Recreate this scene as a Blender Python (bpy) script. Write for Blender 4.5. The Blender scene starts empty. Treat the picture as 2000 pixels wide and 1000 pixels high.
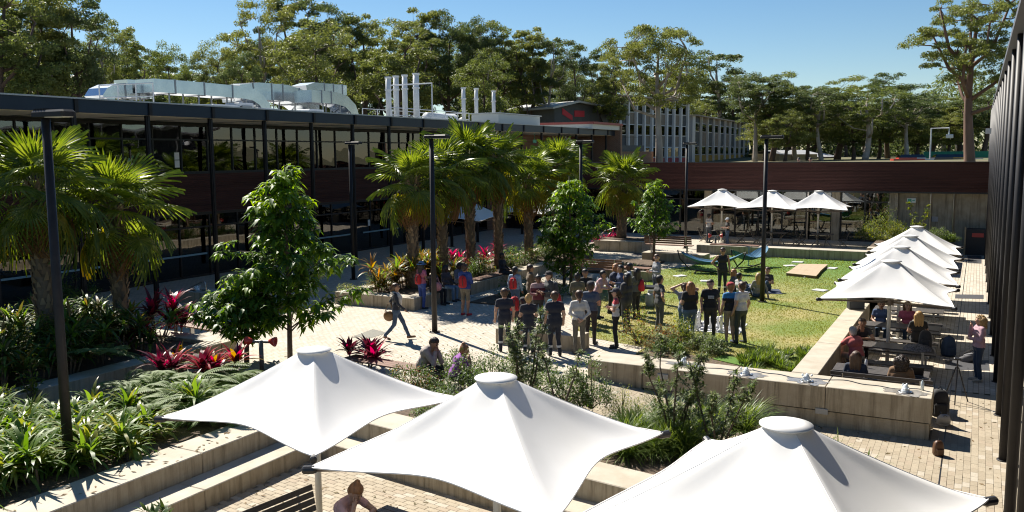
import bpy, bmesh, math, random
import numpy as np
from mathutils import Vector, Matrix
rnd = random.Random(7)
R_ = math.radians
SC = bpy.context.scene
COL = SC.collection

# ------------------------------------------------------------------ camera
FPX, CX, CY, CAM_H = 1700.0, 1000.0, 500.0, 5.5
def _axes():
    d1 = Vector(((1915-CX)/FPX, -(296-CY)/FPX, 1))
    d2 = Vector(((-2000-CX)/FPX, -(296+.007*3915-CY)/FPX, 1))
    n = d1.cross(d2).normalized()
    if n.y < 0: n = -n
    Y = d1.normalized(); X = n.cross(Y)
    if X.x < 0: X = -X
    return X, Y, n
AX, AY, AZ = _axes()
def ray(px, py):
    d = Vector(((px-CX)/FPX, -(py-CY)/FPX, 1))
    return Vector((AX.dot(d), AY.dot(d), AZ.dot(d)))
def G(px, py, z=0.0):
    """ground point (height z) seen at photograph position px,py"""
    w = ray(px, py); t = (z-CAM_H)/w.z
    return Vector((w.x*t, w.y*t, z))
def AtY(px, py, y):
    w = ray(px, py); t = y/w.y
    return Vector((w.x*t, y, CAM_H+w.z*t))
def AtX(px, py, x):
    w = ray(px, py); t = x/w.x
    return Vector((x, w.y*t, CAM_H+w.z*t))
cam = bpy.data.cameras.new('camera'); camo = bpy.data.objects.new('camera', cam); COL.objects.link(camo)
right = Vector((AX.x, AY.x, AZ.x)); up = Vector((AX.y, AY.y, AZ.y)); fwd = Vector((AX.z, AY.z, AZ.z))
m = Matrix((right, up, -fwd)).transposed().to_4x4(); m.translation = (0, 0, CAM_H)
camo.matrix_world = m
cam.sensor_width = 36; cam.lens = FPX/2000*36; cam.clip_start = .1; cam.clip_end = 3000
SC.camera = camo

# ------------------------------------------------------------------ light
SUN_EL = 46.0
sun_to = Vector((-.872, .49, 0)).normalized()*math.cos(R_(SUN_EL)) + Vector((0, 0, math.sin(R_(SUN_EL))))
sl = bpy.data.lights.new('sun', 'SUN'); so = bpy.data.objects.new('sun', sl); COL.objects.link(so)
sl.energy = 4.8; sl.angle = R_(.53); sl.color = (1, .94, .84)
so.rotation_euler = (-sun_to).to_track_quat('-Z', 'Y').to_euler(); so.location = (0, 0, 60)
W = bpy.data.worlds.new('World'); SC.world = W; W.use_nodes = True
nt = W.node_tree; sky = nt.nodes.new('ShaderNodeTexSky'); sky.sky_type = 'NISHITA'; sky.sun_disc = False
sky.sun_elevation = R_(SUN_EL); sky.sun_rotation = math.atan2(sun_to.x, sun_to.y)
sky.air_density = 1.0; sky.dust_density = .05; sky.ozone_density = 3.0; sky.altitude = 50
bg = nt.nodes['Background']; hs = nt.nodes.new('ShaderNodeHueSaturation'); hs.inputs['Saturation'].default_value = 1.2; nt.links.new(sky.outputs[0], hs.inputs['Color']); nt.links.new(hs.outputs[0], bg.inputs[0]); bg.inputs[1].default_value = .051
SC.view_settings.view_transform = 'Standard'; SC.view_settings.look = 'None'
SC.view_settings.exposure = 1.02; SC.view_settings.gamma = 1; SC.view_settings.use_curve_mapping = False
SC.cycles.use_denoising = True; SC.cycles.filter_width = 1.1
SC.cycles.max_bounces = 7; SC.cycles.transparent_max_bounces = 12
SC.cycles.diffuse_bounces = 5; SC.cycles.glossy_bounces = 3; SC.cycles.transmission_bounces = 4
SC.cycles.sample_clamp_indirect = 4

# ------------------------------------------------------------------ materials
MATS = {}
def _mix(nt, fac, a, b):
    n = nt.nodes.new('ShaderNodeMix'); n.data_type = 'RGBA'
    if isinstance(fac, float): n.inputs[0].default_value = fac
    else: nt.links.new(fac, n.inputs[0])
    for i, v in ((6, a), (7, b)):
        if isinstance(v, tuple): n.inputs[i].default_value = v
        else: nt.links.new(v, n.inputs[i])
    return n.outputs[2]
def c4(c): return (c[0], c[1], c[2], 1)
def _noise(nt, vec, scale, detail=4, rough=.55):
    n = nt.nodes.new('ShaderNodeTexNoise'); n.inputs['Scale'].default_value = scale
    n.inputs['Detail'].default_value = detail; n.inputs['Roughness'].default_value = rough
    if vec is not None: nt.links.new(vec, n.inputs['Vector'])
    return n.outputs['Fac']
def _ramp(nt, fac, lo, hi):
    n = nt.nodes.new('ShaderNodeMapRange'); n.inputs[1].default_value = lo; n.inputs[2].default_value = hi
    nt.links.new(fac, n.inputs[0]); return n.outputs[0]
def _coord(nt, scale=(1, 1, 1), kind='Object'):
    t = nt.nodes.new('ShaderNodeTexCoord'); mp = nt.nodes.new('ShaderNodeMapping'); mp.inputs['Scale'].default_value = scale
    nt.links.new(t.outputs[kind], mp.inputs[0]); return mp.outputs[0]
def mat(name, col, rough=.6, metal=0, col2=None, nscale=6, bump=0, bscale=40, spec=.5, stretch=(1, 1, 1), lo=.35, hi=.65, streak=None, island=None, sheen=0):
    """principled material: colour varied by noise towards col2, optional vertical streaks, fine bump"""
    if name in MATS: return MATS[name]
    M = bpy.data.materials.new(name); M.use_nodes = True; nt = M.node_tree; p = nt.nodes['Principled BSDF']
    p.inputs['Roughness'].default_value = rough; p.inputs['Metallic'].default_value = metal
    p.inputs['Specular IOR Level'].default_value = spec
    out = c4(col)
    vec = _coord(nt, stretch)
    if col2 is not None: out = _mix(nt, _ramp(nt, _noise(nt, vec, nscale), lo, hi), c4(col), c4(col2))
    if streak is not None:
        v2 = _coord(nt, (3.2, 3.2, .22)); s = _ramp(nt, _noise(nt, v2, 2.2, 6, .7), .47, .70)
        out = _mix(nt, s, out, c4(streak))
    if island is not None:
        gg = nt.nodes.new('ShaderNodeNewGeometry'); out = _mix(nt, gg.outputs['Random Per Island'], out, c4(island))
    if isinstance(out, tuple): p.inputs['Base Color'].default_value = out
    else: nt.links.new(out, p.inputs['Base Color'])
    if bump:
        b = nt.nodes.new('ShaderNodeBump'); b.inputs['Strength'].default_value = bump; b.inputs['Distance'].default_value = .02
        nt.links.new(_noise(nt, vec, bscale, 5), b.inputs['Height']); nt.links.new(b.outputs[0], p.inputs['Normal'])
    if sheen: p.inputs['Sheen Weight'].default_value = sheen
    MATS[name] = M; return M
def leafmat(name, a, b, trans=.45, rough=.45, tint=None, spec=.35):
    """leaf: glossy-diffuse face with light passing through; every leaf takes its own tone between a and b"""
    if name in MATS: return MATS[name]
    M = bpy.data.materials.new(name); M.use_nodes = True; nt = M.node_tree; p = nt.nodes['Principled BSDF']
    g = nt.nodes.new('ShaderNodeNewGeometry'); oi = nt.nodes.new('ShaderNodeObjectInfo')
    col = _mix(nt, g.outputs['Random Per Island'], c4(a), c4(b))
    if tint is not None: col = _mix(nt, _ramp(nt, oi.outputs['Random'], 0, 1.6), col, c4(tint))
    nt.links.new(col, p.inputs['Base Color']); p.inputs['Roughness'].default_value = rough; p.inputs['Specular IOR Level'].default_value = spec
    t = nt.nodes.new('ShaderNodeBsdfTranslucent'); mx = nt.nodes.new('ShaderNodeMixShader'); mx.inputs[0].default_value = trans
    hs = nt.nodes.new('ShaderNodeHueSaturation'); hs.inputs['Saturation'].default_value = 1.15; hs.inputs['Value'].default_value = 1.7; hs.inputs['Hue'].default_value = .485
    nt.links.new(col, hs.inputs['Color']); nt.links.new(hs.outputs[0], t.inputs[0])
    nt.links.new(p.outputs[0], mx.inputs[1]); nt.links.new(t.outputs[0], mx.inputs[2])
    nt.links.new(mx.outputs[0], nt.nodes['Material Output'].inputs[0])
    MATS[name] = M; return M
def glassmat(name, tint=(.8, .9, .9), refl=1.0):
    if name in MATS: return MATS[name]
    M = bpy.data.materials.new(name); M.use_nodes = True; nt = M.node_tree
    nt.nodes.remove(nt.nodes['Principled BSDF'])
    fr = nt.nodes.new('ShaderNodeFresnel'); fr.inputs[0].default_value = 1.52
    mul = nt.nodes.new('ShaderNodeMath'); mul.operation = 'MULTIPLY_ADD'; mul.inputs[1].default_value = 1.6*refl; mul.inputs[2].default_value = .05*refl; mul.use_clamp = True
    nt.links.new(fr.outputs[0], mul.inputs[0])
    tr = nt.nodes.new('ShaderNodeBsdfTransparent'); tr.inputs[0].default_value = c4(tint)
    gl = nt.nodes.new('ShaderNodeBsdfGlossy'); gl.inputs['Roughness'].default_value = .015
    b = nt.nodes.new('ShaderNodeBump'); b.inputs['Strength'].default_value = .06; b.inputs['Distance'].default_value = .05
    nt.links.new(_noise(nt, _coord(nt), .9, 1), b.inputs['Height']); nt.links.new(b.outputs[0], gl.inputs['Normal'])
    mx = nt.nodes.new('ShaderNodeMixShader'); nt.links.new(mul.outputs[0], mx.inputs[0])
    nt.links.new(tr.outputs[0], mx.inputs[1]); nt.links.new(gl.outputs[0], mx.inputs[2])
    nt.links.new(mx.outputs[0], nt.nodes['Material Output'].inputs[0]); MATS[name] = M; return M

# ------------------------------------------------------------------ mesh helpers
class MB:
    """collects faces; build() links them as one mesh object"""
    def __init__(s): s.v = []; s.f = []; s.mi = []; s.cur = 0
    def add(s, vs, fs):
        o = len(s.v); s.v += [tuple(v) for v in vs]
        for f in fs: s.f.append(tuple(i+o for i in f)); s.mi.append(s.cur)
        return s
    def box(s, x0, x1, y0, y1, z0, z1, M=None, bottom=True):
        vs = [Vector(p) for p in ((x0,y0,z0),(x1,y0,z0),(x1,y1,z0),(x0,y1,z0),(x0,y0,z1),(x1,y0,z1),(x1,y1,z1),(x0,y1,z1))]
        if M is not None: vs = [M @ v for v in vs]
        fs = [(4,5,6,7),(0,1,5,4),(1,2,6,5),(2,3,7,6),(3,0,4,7)]
        if bottom: fs.append((3,2,1,0))
        return s.add(vs, fs)
    def cbox(s, c, size, rz=0, bevel=0, M=None):
        """box centred on c; bevelled top and vertical edges when bevel > 0"""
        T = Matrix.Translation(c) @ Matrix.Rotation(rz, 4, 'Z')
        if M is not None: T = M @ T
        a, b, h = size[0]/2, size[1]/2, size[2]/2
        if not bevel: return s.box(-a, a, -b, b, -h, h, T)
        k = bevel
        ring = lambda a, b, k: [(a-k,-b),(a,-b+k),(a,b-k),(a-k,b),(-a+k,b),(-a,b-k),(-a,-b+k),(-a+k,-b)]
        vs = [(x,y,-h) for x,y in ring(a,b,k)]+[(x,y,h-k) for x,y in ring(a,b,k)]+[(x,y,h) for x,y in ring(a-k,b-k,k*.5)]
        fs = [tuple(range(7,-1,-1)), tuple(range(16,24))]
        for r in (0, 8):
            for i in range(8): j = (i+1) % 8; fs.append((r+i, r+j, r+8+j, r+8+i))
        return s.add([T @ Vector(v) for v in vs], fs)
    def tube(s, pts, rad, n=8, cap=True):
        pts = [Vector(p) for p in pts]
        if isinstance(rad, (int, float)): rad = [rad]*len(pts)
        vs = []; fs = []
        prev = None
        for i, p in enumerate(pts):
            d = (pts[min(i+1, len(pts)-1)]-pts[max(i-1, 0)])
            if d.length < 1e-9: d = Vector((0, 0, 1))
            d.normalize()
            if prev is None:
                a = Vector((0, 0, 1)) if abs(d.z) < .9 else Vector((1, 0, 0))
                u = d.cross(a).normalized()
            else:
                u = (prev-d*prev.dot(d))
                u = u.normalized() if u.length > 1e-6 else d.orthogonal().normalized()
            prev = u; w = d.cross(u)
            for k in range(n):
                t = 2*math.pi*k/n; vs.append(p+(u*math.cos(t)+w*math.sin(t))*rad[i])
        for i in range(len(pts)-1):
            for k in range(n):
                l = (k+1) % n; fs.append((i*n+k, i*n+l, (i+1)*n+l, (i+1)*n+k))
        if cap: fs += [tuple(range(n-1, -1, -1)), tuple(range((len(pts)-1)*n, len(pts)*n))]
        return s.add(vs, fs)
    def lathe(s, prof, c=(0, 0, 0), n=16, M=None):
        c = Vector(c); vs = []; fs = []
        for r, z in prof:
            for k in range(n): t = 2*math.pi*k/n; vs.append(c+Vector((r*math.cos(t), r*math.sin(t), z)))
        if M is not None: vs = [M @ v for v in vs]
        for i in range(len(prof)-1):
            for k in range(n): l = (k+1) % n; fs.append((i*n+k, i*n+l, (i+1)*n+l, (i+1)*n+k))
        fs += [tuple(range(n-1, -1, -1)), tuple(range((len(prof)-1)*n, len(prof)*n))]
        return s.add(vs, fs)
    def ball(s, c, r, n=10, m=6, sx=1, sy=1, sz=1, M=None):
        prof = [(max(1e-4, r*math.sin(math.pi*i/m)), -r*math.cos(math.pi*i/m)) for i in range(m+1)]
        T = Matrix.Translation(c) @ Matrix.Diagonal((sx, sy, sz, 1))
        if M is not None: T = M @ T
        return s.lathe(prof, n=n, M=T)
    def prism(s, poly, z0, z1, M=None):
        """vertical extrusion of a plan polygon (counter-clockwise); z may be callables"""
        f0 = z0 if callable(z0) else (lambda x, y: z0); f1 = z1 if callable(z1) else (lambda x, y: z1)
        n = len(poly)
        vs = [Vector((x, y, f0(x, y))) for x, y in poly]+[Vector((x, y, f1(x, y))) for x, y in poly]
        if M is not None: vs = [M @ v for v in vs]
        fs = [tuple(range(n-1, -1, -1)), tuple(range(n, 2*n))]+[(i, (i+1) % n, n+(i+1) % n, n+i) for i in range(n)]
        return s.add(vs, fs)
    def mesh(s, name, mats, smooth=False):
        me = bpy.data.meshes.new(name); me.from_pydata(s.v, [], s.f)
        if not isinstance(mats, (list, tuple)): mats = [mats]
        for k in mats: me.materials.append(k)
        if len(mats) > 1: me.polygons.foreach_set('material_index', s.mi)
        if smooth: me.polygons.foreach_set('use_smooth', [True]*len(me.polygons))
        me.update(); return me
    def build(s, name, mats, parent=None, smooth=False, loc=None, rz=0, kind=None):
        return link(name, s.mesh(name, mats, smooth), parent, loc, rz, kind)
def link(name, me, parent=None, loc=None, rz=0, kind=None):
    o = bpy.data.objects.new(name, me); COL.objects.link(o)
    if parent is not None: o.parent = parent
    if loc is not None: o.location = loc
    if rz: o.rotation_euler = (0, 0, rz)
    if kind: o['kind'] = kind
    return o
def tag(o, label, cat, group=None):
    o['label'] = label; o['category'] = cat
    if group: o['group'] = group
    return o
def thing(name, label, cat, loc=(0, 0, 0), rz=0, group=None):
    return tag(link(name, None, None, loc, rz), label, cat, group)
def struct(name, mb, mats, **k):
    o = mb.build(name, mats, **k); o['kind'] = 'structure'; return o
def dup(root, loc=None, rz=None, label=None, group=None):
    r = root.copy(); COL.objects.link(r)
    if loc is not None: r.location = loc
    if rz is not None: r.rotation_euler = (0, 0, rz)
    if label: r['label'] = label
    if group: r['group'] = group
    for ch in list(root.children):
        c = ch.copy(); COL.objects.link(c); c.parent = r
        for gch in list(ch.children):
            d = gch.copy(); COL.objects.link(d); d.parent = c
    return r
def sm(x): x = min(1, max(0, x)); return x*x*(3-2*x)
LOW = -.45
def gz(x, y):
    """height of the court floor"""
    if y < 13.2 and x > -11.4: return LOW
    if x > -3.04: return LOW
    if x > -8.4 and y < 20.5: return LOW*min(1, (x+8.4)/5.4)
    return 0.0
# ================================================================== surfaces
concrete = mat('concrete', (.44,.375,.275), .8, col2=(.36,.30,.21), nscale=3, bump=.25, bscale=30, streak=(.17,.135,.085))
concrete_top = mat('concrete_light', (.47,.42,.335), .8, col2=(.39,.34,.26), nscale=2.5, bump=.2, bscale=40)
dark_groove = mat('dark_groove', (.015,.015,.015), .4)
steel_black = mat('black_steel', (.017,.015,.015), .5, col2=(.024,.021,.020), nscale=8, spec=.3)
steel_rail = mat('stainless', (.55,.53,.5), .28, metal=1)
soil = mat('garden_soil', (.07,.048,.032), .95, col2=(.15,.105,.07), nscale=14, bump=.8, bscale=60)
joint = mat('joint_sand', (.22,.19,.15), .95)
timber_deck = mat('bench_timber', (.21,.105,.062), .6, col2=(.15,.075,.045), nscale=3, stretch=(1,12,12), bump=.2, bscale=20)

def brickmat(name, rot, bw, bh, c1, c2, mortar, msize=.004, rough=.85):
    M = bpy.data.materials.new(name); M.use_nodes = True; nt = M.node_tree; p = nt.nodes['Principled BSDF']; p.inputs['Roughness'].default_value = rough
    t = nt.nodes.new('ShaderNodeTexCoord'); mp = nt.nodes.new('ShaderNodeMapping'); mp.inputs['Rotation'].default_value = rot
    nt.links.new(t.outputs['Object'], mp.inputs[0])
    b = nt.nodes.new('ShaderNodeTexBrick'); nt.links.new(mp.outputs[0], b.inputs['Vector'])
    b.inputs['Color1'].default_value = c4(c1); b.inputs['Color2'].default_value = c4(c2); b.inputs['Mortar'].default_value = c4(mortar)
    b.inputs['Scale'].default_value = 1; b.inputs['Mortar Size'].default_value = msize; b.inputs['Brick Width'].default_value = bw; b.inputs['Row Height'].default_value = bh
    b.inputs['Bias'].default_value = -.1
    n1 = _ramp(nt, _noise(nt, _coord(nt), .55, 6, .65), .35, .7)
    col = _mix(nt, n1, b.outputs['Color'], _mix(nt, .7, (.26,.225,.17,1), b.outputs['Color']))
    n2 = _ramp(nt, _noise(nt, _coord(nt), 30, 3), .2, .8)
    col2 = _mix(nt, n2, col, _mix(nt, .9, (.7,.65,.55,1), col))
    nt.links.new(col2, p.inputs['Base Color'])
    bp = nt.nodes.new('ShaderNodeBump'); bp.inputs['Strength'].default_value = .5; bp.inputs['Distance'].default_value = .006; bp.invert = True
    nt.links.new(b.outputs['Fac'], bp.inputs['Height']); nt.links.new(bp.outputs[0], p.inputs['Normal'])
    return M
PC1, PC2 = (.56,.50,.41), (.43,.375,.29)
paver_tex = brickmat('clay_pavers', (0,0,R_(90)), .25, .125, PC1, PC2, (.17,.14,.10), .007)
paver_mats = [mat('paver_%s' % n, c, .85, col2=tuple(k*.88 for k in c), nscale=20, bump=.3, bscale=90) for n, c in
              (('sand',(.38,.32,.23)),('pale',(.45,.395,.31)),('buff',(.35,.29,.205)),('warm',(.37,.30,.215)),('honey',(.40,.335,.24)))]

# ground: one sheet to the horizon; the land behind the back building stands a storey higher
def terr(x, y):
    d = max(sm((y-61)/4.0), sm((-x-47)/6.0), sm((x-30)/20.0))
    z = -1.0 + 5.2*d
    if d > 0: z += d*(.35*math.sin(x*.05+1)*math.cos(y*.043)+.004*max(0, math.hypot(x, y)-120))
    return z
xs = [-1500,-900,-600,-400,-300]+[-240+8*i for i in range(24)]+[-52,-50,-48,-46,-40,-20,0,20,30,36,42,50,60,80,110,150,220,320,500,900,1500]
ys = [-600,-300,-100,-40,0,30,50,60,61,62,63,64,65,66,70]+[78+8*i for i in range(30)]+[340,400,500,700,1000,1600,2200]
mb = MB(); nx = len(xs)
mb.add([(x, y, terr(x, y)) for y in ys for x in xs], [(j*nx+i, j*nx+i+1, (j+1)*nx+i+1, (j+1)*nx+i) for j in range(len(ys)-1) for i in range(nx-1)])
ground_mat = mat('forest_floor', (.14,.115,.06), .95, col2=(.09,.10,.035), nscale=.12, bump=.6, bscale=2)
struct('ground', mb, ground_mat, smooth=True)

# court floor: upper court, ramp, promenade and sunken plaza; where pavers are laid one by one only the bedding lies below
mb = MB()
def sheet(poly, zf=0.0):
    f = zf if callable(zf) else (lambda x, y: zf); mb.add([(x, y, f(x, y)) for x, y in poly], [tuple(range(len(poly)))])
sheet([(-31.6,-8),(-12.9,-8),(-12.9,14.4),(-31.6,14.4)])
sheet([(-31.6,14.4),(-8.4,14.4),(-8.4,57.7),(-31.6,57.7)])
sheet([(-8.4,20.5),(-3.6,20.5),(-3.6,57.7),(-8.4,57.7)])
sheet([(-3.1,24),(6,24),(6,57.7),(-3.1,57.7)], LOW)
struct('pavement', mb, paver_tex)
ramp_z = lambda x, y: LOW*min(1, max(0, (x+8.4)/5.4))
mb = MB()
sheet([(-8.4,13.0),(-3.0,13.0),(-3.0,20.4),(-8.4,20.4)], lambda x, y: ramp_z(x, y)-.03)
sheet([(-3.0,-8),(6,-8),(6,24),(-3.0,24)], LOW-.03)
sheet([(-11.4,-8),(-3.0,-8),(-3.0,13.0),(-11.4,13.0)], LOW-.03)
beds = struct('paving_bed', mb, joint)
sheet_mb = MB()

def pave(name, x0, x1, y0, y1, along_y, rot, zf, keep, parts=300, L=.25, Wd=.125, vis=None):
    """pavers as blocks: the largest in view are parts, the rest one joined part"""
    root = link(name, None); root['kind'] = 'structure'
    cx, cy = (x0+x1)/2, (y0+y1)/2; pts = []
    nrow = int(((x1-x0) if along_y else (y1-y0))/Wd)+2; ncol = int(((y1-y0) if along_y else (x1-x0))/L)+2
    ca, sa = math.cos(rot), math.sin(rot)
    for i in range(-2, nrow):
        for j in range(-2, ncol):
            a = (i+.5)*Wd; b = (j+.5+(.5 if i % 2 else 0))*L
            u, v = (x0+a-cx, y0+b-cy) if along_y else (x0+b-cx, y0+a-cy)
            x, y = cx+u*ca-v*sa, cy+u*sa+v*ca
            if not keep(x, y): continue
            pts.append((x, y))
    def seen(p):
        d = Vector((p[0], p[1], zf(p[0], p[1])-CAM_H)); c = AX*d.x+AY*d.y+AZ*d.z
        return -1 if c.z < .5 else (CX+FPX*c.x/c.z, CY-FPX*c.y/c.z)
    def key(p):
        s = seen(p); ok = s != -1 and (vis is None or vis(*s)) and -20 < s[0] < 2010 and s[1] < 1010
        return (not ok, math.hypot(p[0], p[1]))
    pts.sort(key=key)
    r2 = random.Random(name)
    dims = (Wd-.005, L-.005) if along_y else (L-.005, Wd-.005)
    meshes = []
    for k, pm in enumerate(paver_mats):
        q = MB(); q.cbox((0,0,0), (dims[0], dims[1], .04), 0, .004); me = q.mesh('paver', pm); meshes.append(me)
    J = MB()
    for n_, (x, y) in enumerate(pts):
        k = r2.choice((0,0,0,1,2,2,3,4,4)); z = zf(x, y)-.02+r2.uniform(-.0012,.0012); a = rot+r2.uniform(-.006,.006)
        slope = math.atan2(zf(x+.1, y)-zf(x-.1, y), .2)
        if n_ < parts:
            o = link('paver', meshes[k], root, (x, y, z)); o.rotation_euler = (0, -slope, a)
        else:
            T = Matrix.Translation((x, y, z)) @ Matrix.Rotation(-slope, 4, 'Y') @ Matrix.Rotation(a, 4, 'Z'); J.cur = k
            J.box(-dims[0]/2, dims[0]/2, -dims[1]/2, dims[1]/2, -.02, .02, T, bottom=False)
    if J.f: J.build('paver_field', paver_mats, root, kind='stuff')
    return root
pave('plaza_paving', -11.35, -3.0, 5.6, 13.2, False, R_(-8.5), lambda x, y: LOW, lambda x, y: -11.33 < x < -3.0 and 6 < y < 12.9-.15*(x+10.9), 300, vis=lambda px, py: px < 900)
pave('promenade_paving', -3.0, .9, 5, 24.0, True, 0, lambda x, y: LOW, lambda x, y: -3.0 < x < .85 and y < 24 and not (-.62 > x and 19.5 < y < 20.4), 300, vis=lambda px, py: px > 1500 and py > 770)
pave('ramp_paving', -8.4, -3.0, 13.2, 19.5, True, 0, ramp_z, lambda x, y: -8.4 < x < -3.0 and 14.6 < y < 19.5, 300, vis=lambda px, py: True)
mb = MB(); mb.box(-.385,-.36,5,57,LOW-.01,LOW+.004); struct('drain_slot', mb, dark_groove)
mb = MB(); mb.prism([(-3.0,20.4),(-3.0,24),(-3.05,24),(-3.05,20.4)], -.6, LOW); 
# ------------------------------------------------------------------ lawn
lawn_pts = [(-12.3,47.0),(-12.3,41.2),(-13.6,39.0),(-13.6,31),(-12.6,30.5),(-12.2,27.0),(-10.6,24.0),(-8.2,23.3),(-8.0,20.55),(-3.66,20.55),(-3.66,47.0)][::-1]
mb = MB(); mb.prism(lawn_pts, -.1, .012)
grass_base = mat('lawn_turf', (.31,.27,.10), .95, col2=(.15,.20,.035), nscale=.35, bump=.7, bscale=50, lo=.40, hi=.60)
struct('lawn', mb, grass_base)
_lt = grass_base.node_tree; _p = _lt.nodes['Principled BSDF']; _src = _p.inputs['Base Color'].links[0].from_socket
_sx = _lt.nodes.new('ShaderNodeSeparateXYZ'); _lt.links.new(_coord(_lt), _sx.inputs[0]); _f = _ramp(_lt, _sx.outputs[1], 34, 42); _lt.links.new(_mix(_lt, _f, _src, (.10,.19,.028,1)), _p.inputs['Base Color'])
def inpoly(x, y, P):
    c = False; j = len(P)-1
    for i in range(len(P)):
        if (P[i][1] > y) != (P[j][1] > y) and x < (P[j][0]-P[i][0])*(y-P[i][1])/(P[j][1]-P[i][1])+P[i][0]: c = not c
        j = i
    return c
mb = MB(); r2 = random.Random(3); n = 0
while n < 60000:
    y = 20.6+26.3*r2.random()**1.5; x = r2.uniform(-13.5,-3.7)
    if not inpoly(x, y, lawn_pts): continue
    n += 1; h = r2.uniform(.018,.05)*(1+.3*math.sin(x*1.3)*math.cos(y*.9)); w = .006+.0003*y; a = r2.uniform(0,6.28); dx, dy = math.cos(a)*w, math.sin(a)*w; t = r2.uniform(-.03,.03), r2.uniform(-.03,.03)
    mb.add([(x-dx,y-dy,.01),(x+dx,y+dy,.01),(x+t[0],y+t[1],.01+h)], [(0,1,2)])
grass_blade = leafmat('grass_blade', (.19,.205,.04), (.30,.275,.075), .35, .6)
# greener under the patio wall and along the shrubs, straw-coloured in the middle
nt = grass_blade.node_tree
_f1 = _ramp(nt, _noise(nt, _coord(nt), .35), .40, .60); _sy = nt.nodes.new('ShaderNodeSeparateXYZ'); nt.links.new(_coord(nt), _sy.inputs[0])
_c = _mix(nt, _ramp(nt, _sy.outputs[1], 34, 42), _mix(nt, _f1, (.32,.285,.095,1), (.16,.21,.035,1)), (.11,.20,.03,1))
_gi = nt.nodes.new('ShaderNodeNewGeometry'); _c = _mix(nt, _ramp(nt, _gi.outputs['Random Per Island'], -1.2, 1.8), _c, (.23,.24,.06,1))
nt.links.new(_c, nt.nodes['Principled BSDF'].inputs['Base Color']); nt.links.new(_c, [n_ for n_ in nt.nodes if n_.type == 'HUE_SAT'][0].inputs['Color'])
o = mb.build('lawn_grass', grass_blade, kind='stuff'); tag(o, 'short mown green and straw grass of the courtyard lawn', 'grass')

# ------------------------------------------------------------------ concrete seat walls
def seat_wall(label, x0, x1, y0, y1, z0, z1, axis='x', seg=2.4, rz=0, org=None, group=None, top=None, name='concrete_seat_wall'):
    """low wall cast in lengths with open joints; axis tells the long direction"""
    c = Vector(((x0+x1)/2, (y0+y1)/2, 0)) if org is None else Vector(org)
    t = thing(name, label, 'wall', (c.x, c.y, 0), rz, group)
    Lx, Ly = x1-x0, y1-y0; n = max(1, round((Lx if axis == 'x' else Ly)/seg))
    for i in range(n):
        if axis == 'x': sx = Lx/n; cc = (-Lx/2+sx*(i+.5), 0); sz = (sx-.012, Ly)
        else: sy = Ly/n; cc = (0, -Ly/2+sy*(i+.5)); sz = (Lx, sy-.012)
        b = MB(); b.cbox((cc[0], cc[1], (z0+z1)/2), (sz[0], sz[1], z1-z0), 0, .012)
        me = b.mesh('concrete_block', [concrete, concrete_top])
        for p in me.polygons: p.material_index = 1 if p.normal.z > .5 else 0
        link('concrete_block', me, t)
    return t
# fountain wall along the ramp: upper course over a set-back lower course
w1 = seat_wall('long pale concrete fountain wall between ramp path and lawn', -6.9, -.63, 19.46, 20.46, -.08, .45)
b = MB(); b.box(-3.1, 3.1, -.46, .46, -.62, -.11); b.build('lower_course', concrete, w1)
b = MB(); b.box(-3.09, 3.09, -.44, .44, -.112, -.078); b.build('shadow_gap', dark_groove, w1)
seat_wall('low plain concrete block ending the fountain wall at the walkway', -8.34, -6.92, 19.5, 20.5, -.35, .45, seg=1.5)
for px, py in ((1605, 803), (1295, 735)):
    p = AtY(px, py, 19.46); b = MB(); q = p - w1.location; q.z = p.z
    b.cbox((q.x, -.515, q.z), (.26, .03, .12), 0, .004); o = b.build('wall_light', mat('light_cover', (.36,.36,.35), .5), w1)
# water channel cut into the top, with bubbling jets
b = MB(); pts = [(-3.0+.1*i, .12+.10*math.sin(i*.33)+.05*math.sin(i*.9)) for i in range(60)]
for i in range(59):
    (xa, ya), (xb, yb) = pts[i], pts[i+1]; wv = .035
    b.add([(xa,ya-wv,.454),(xb,yb-wv,.454),(xb,yb+wv,.454),(xa,ya+wv,.454)], [(0,1,2,3)])
b.build('water_channel', dark_groove, w1)
water_white = mat('splash', (.75,.8,.82), .15, spec=.8, bump=.6, bscale=30)
wet = mat('wet_concrete', (.20,.185,.165), .12, col2=(.28,.255,.22), nscale=6, spec=.7)
def fountain(p, label):
    t = thing('bubbling_fountain', label, 'fountain', p, group='bubbling jets on the fountain walls')
    b = MB(); n = 28; r = [.30+.06*math.sin(k*1.7)+.05*math.sin(k*.6) for k in range(n)]
    b.add([(0,0,.006)]+[(r[k]*1.3*math.cos(6.283*k/n), r[k]*.9*math.sin(6.283*k/n), .006) for k in range(n)], [(0,1+k,1+(k+1)%n) for k in range(n)]); b.build('wet_patch', wet, t)
    b = MB(); b.lathe([(.16,.007),(.15,.02),(.12,.022),(.11,.012)], n=20); b.build('basin_ring', steel_rail, t, smooth=True)
    b = MB(); rr = random.Random(label)
    b.lathe([(.10,.01),(.085,.05),(.055,.12),(.03,.17),(.01,.18)], n=12)
    for _ in range(18): b.ball((rr.gauss(0,.06), rr.gauss(0,.06), rr.uniform(.03,.17)), rr.uniform(.012,.03), 6, 4)
    b.build('water_jet', water_white, t, smooth=True)
for (px, py), lb in (((1335,712), 'small bubbling fountain jet nearest the sapling on the fountain wall'), ((1456,733), 'bubbling fountain jet in the middle of the long fountain wall'), ((1572,750), 'bubbling fountain jet above the dark streak on fountain wall'), ((1765,777), 'bubbling fountain jet in the round basin at the wall end')):
    p = G(px, py, .45); p.y = max(19.75, min(20.2, p.y)); p.x = max(-6.6, min(-.95, p.x)); fountain(p, lb)
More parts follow.
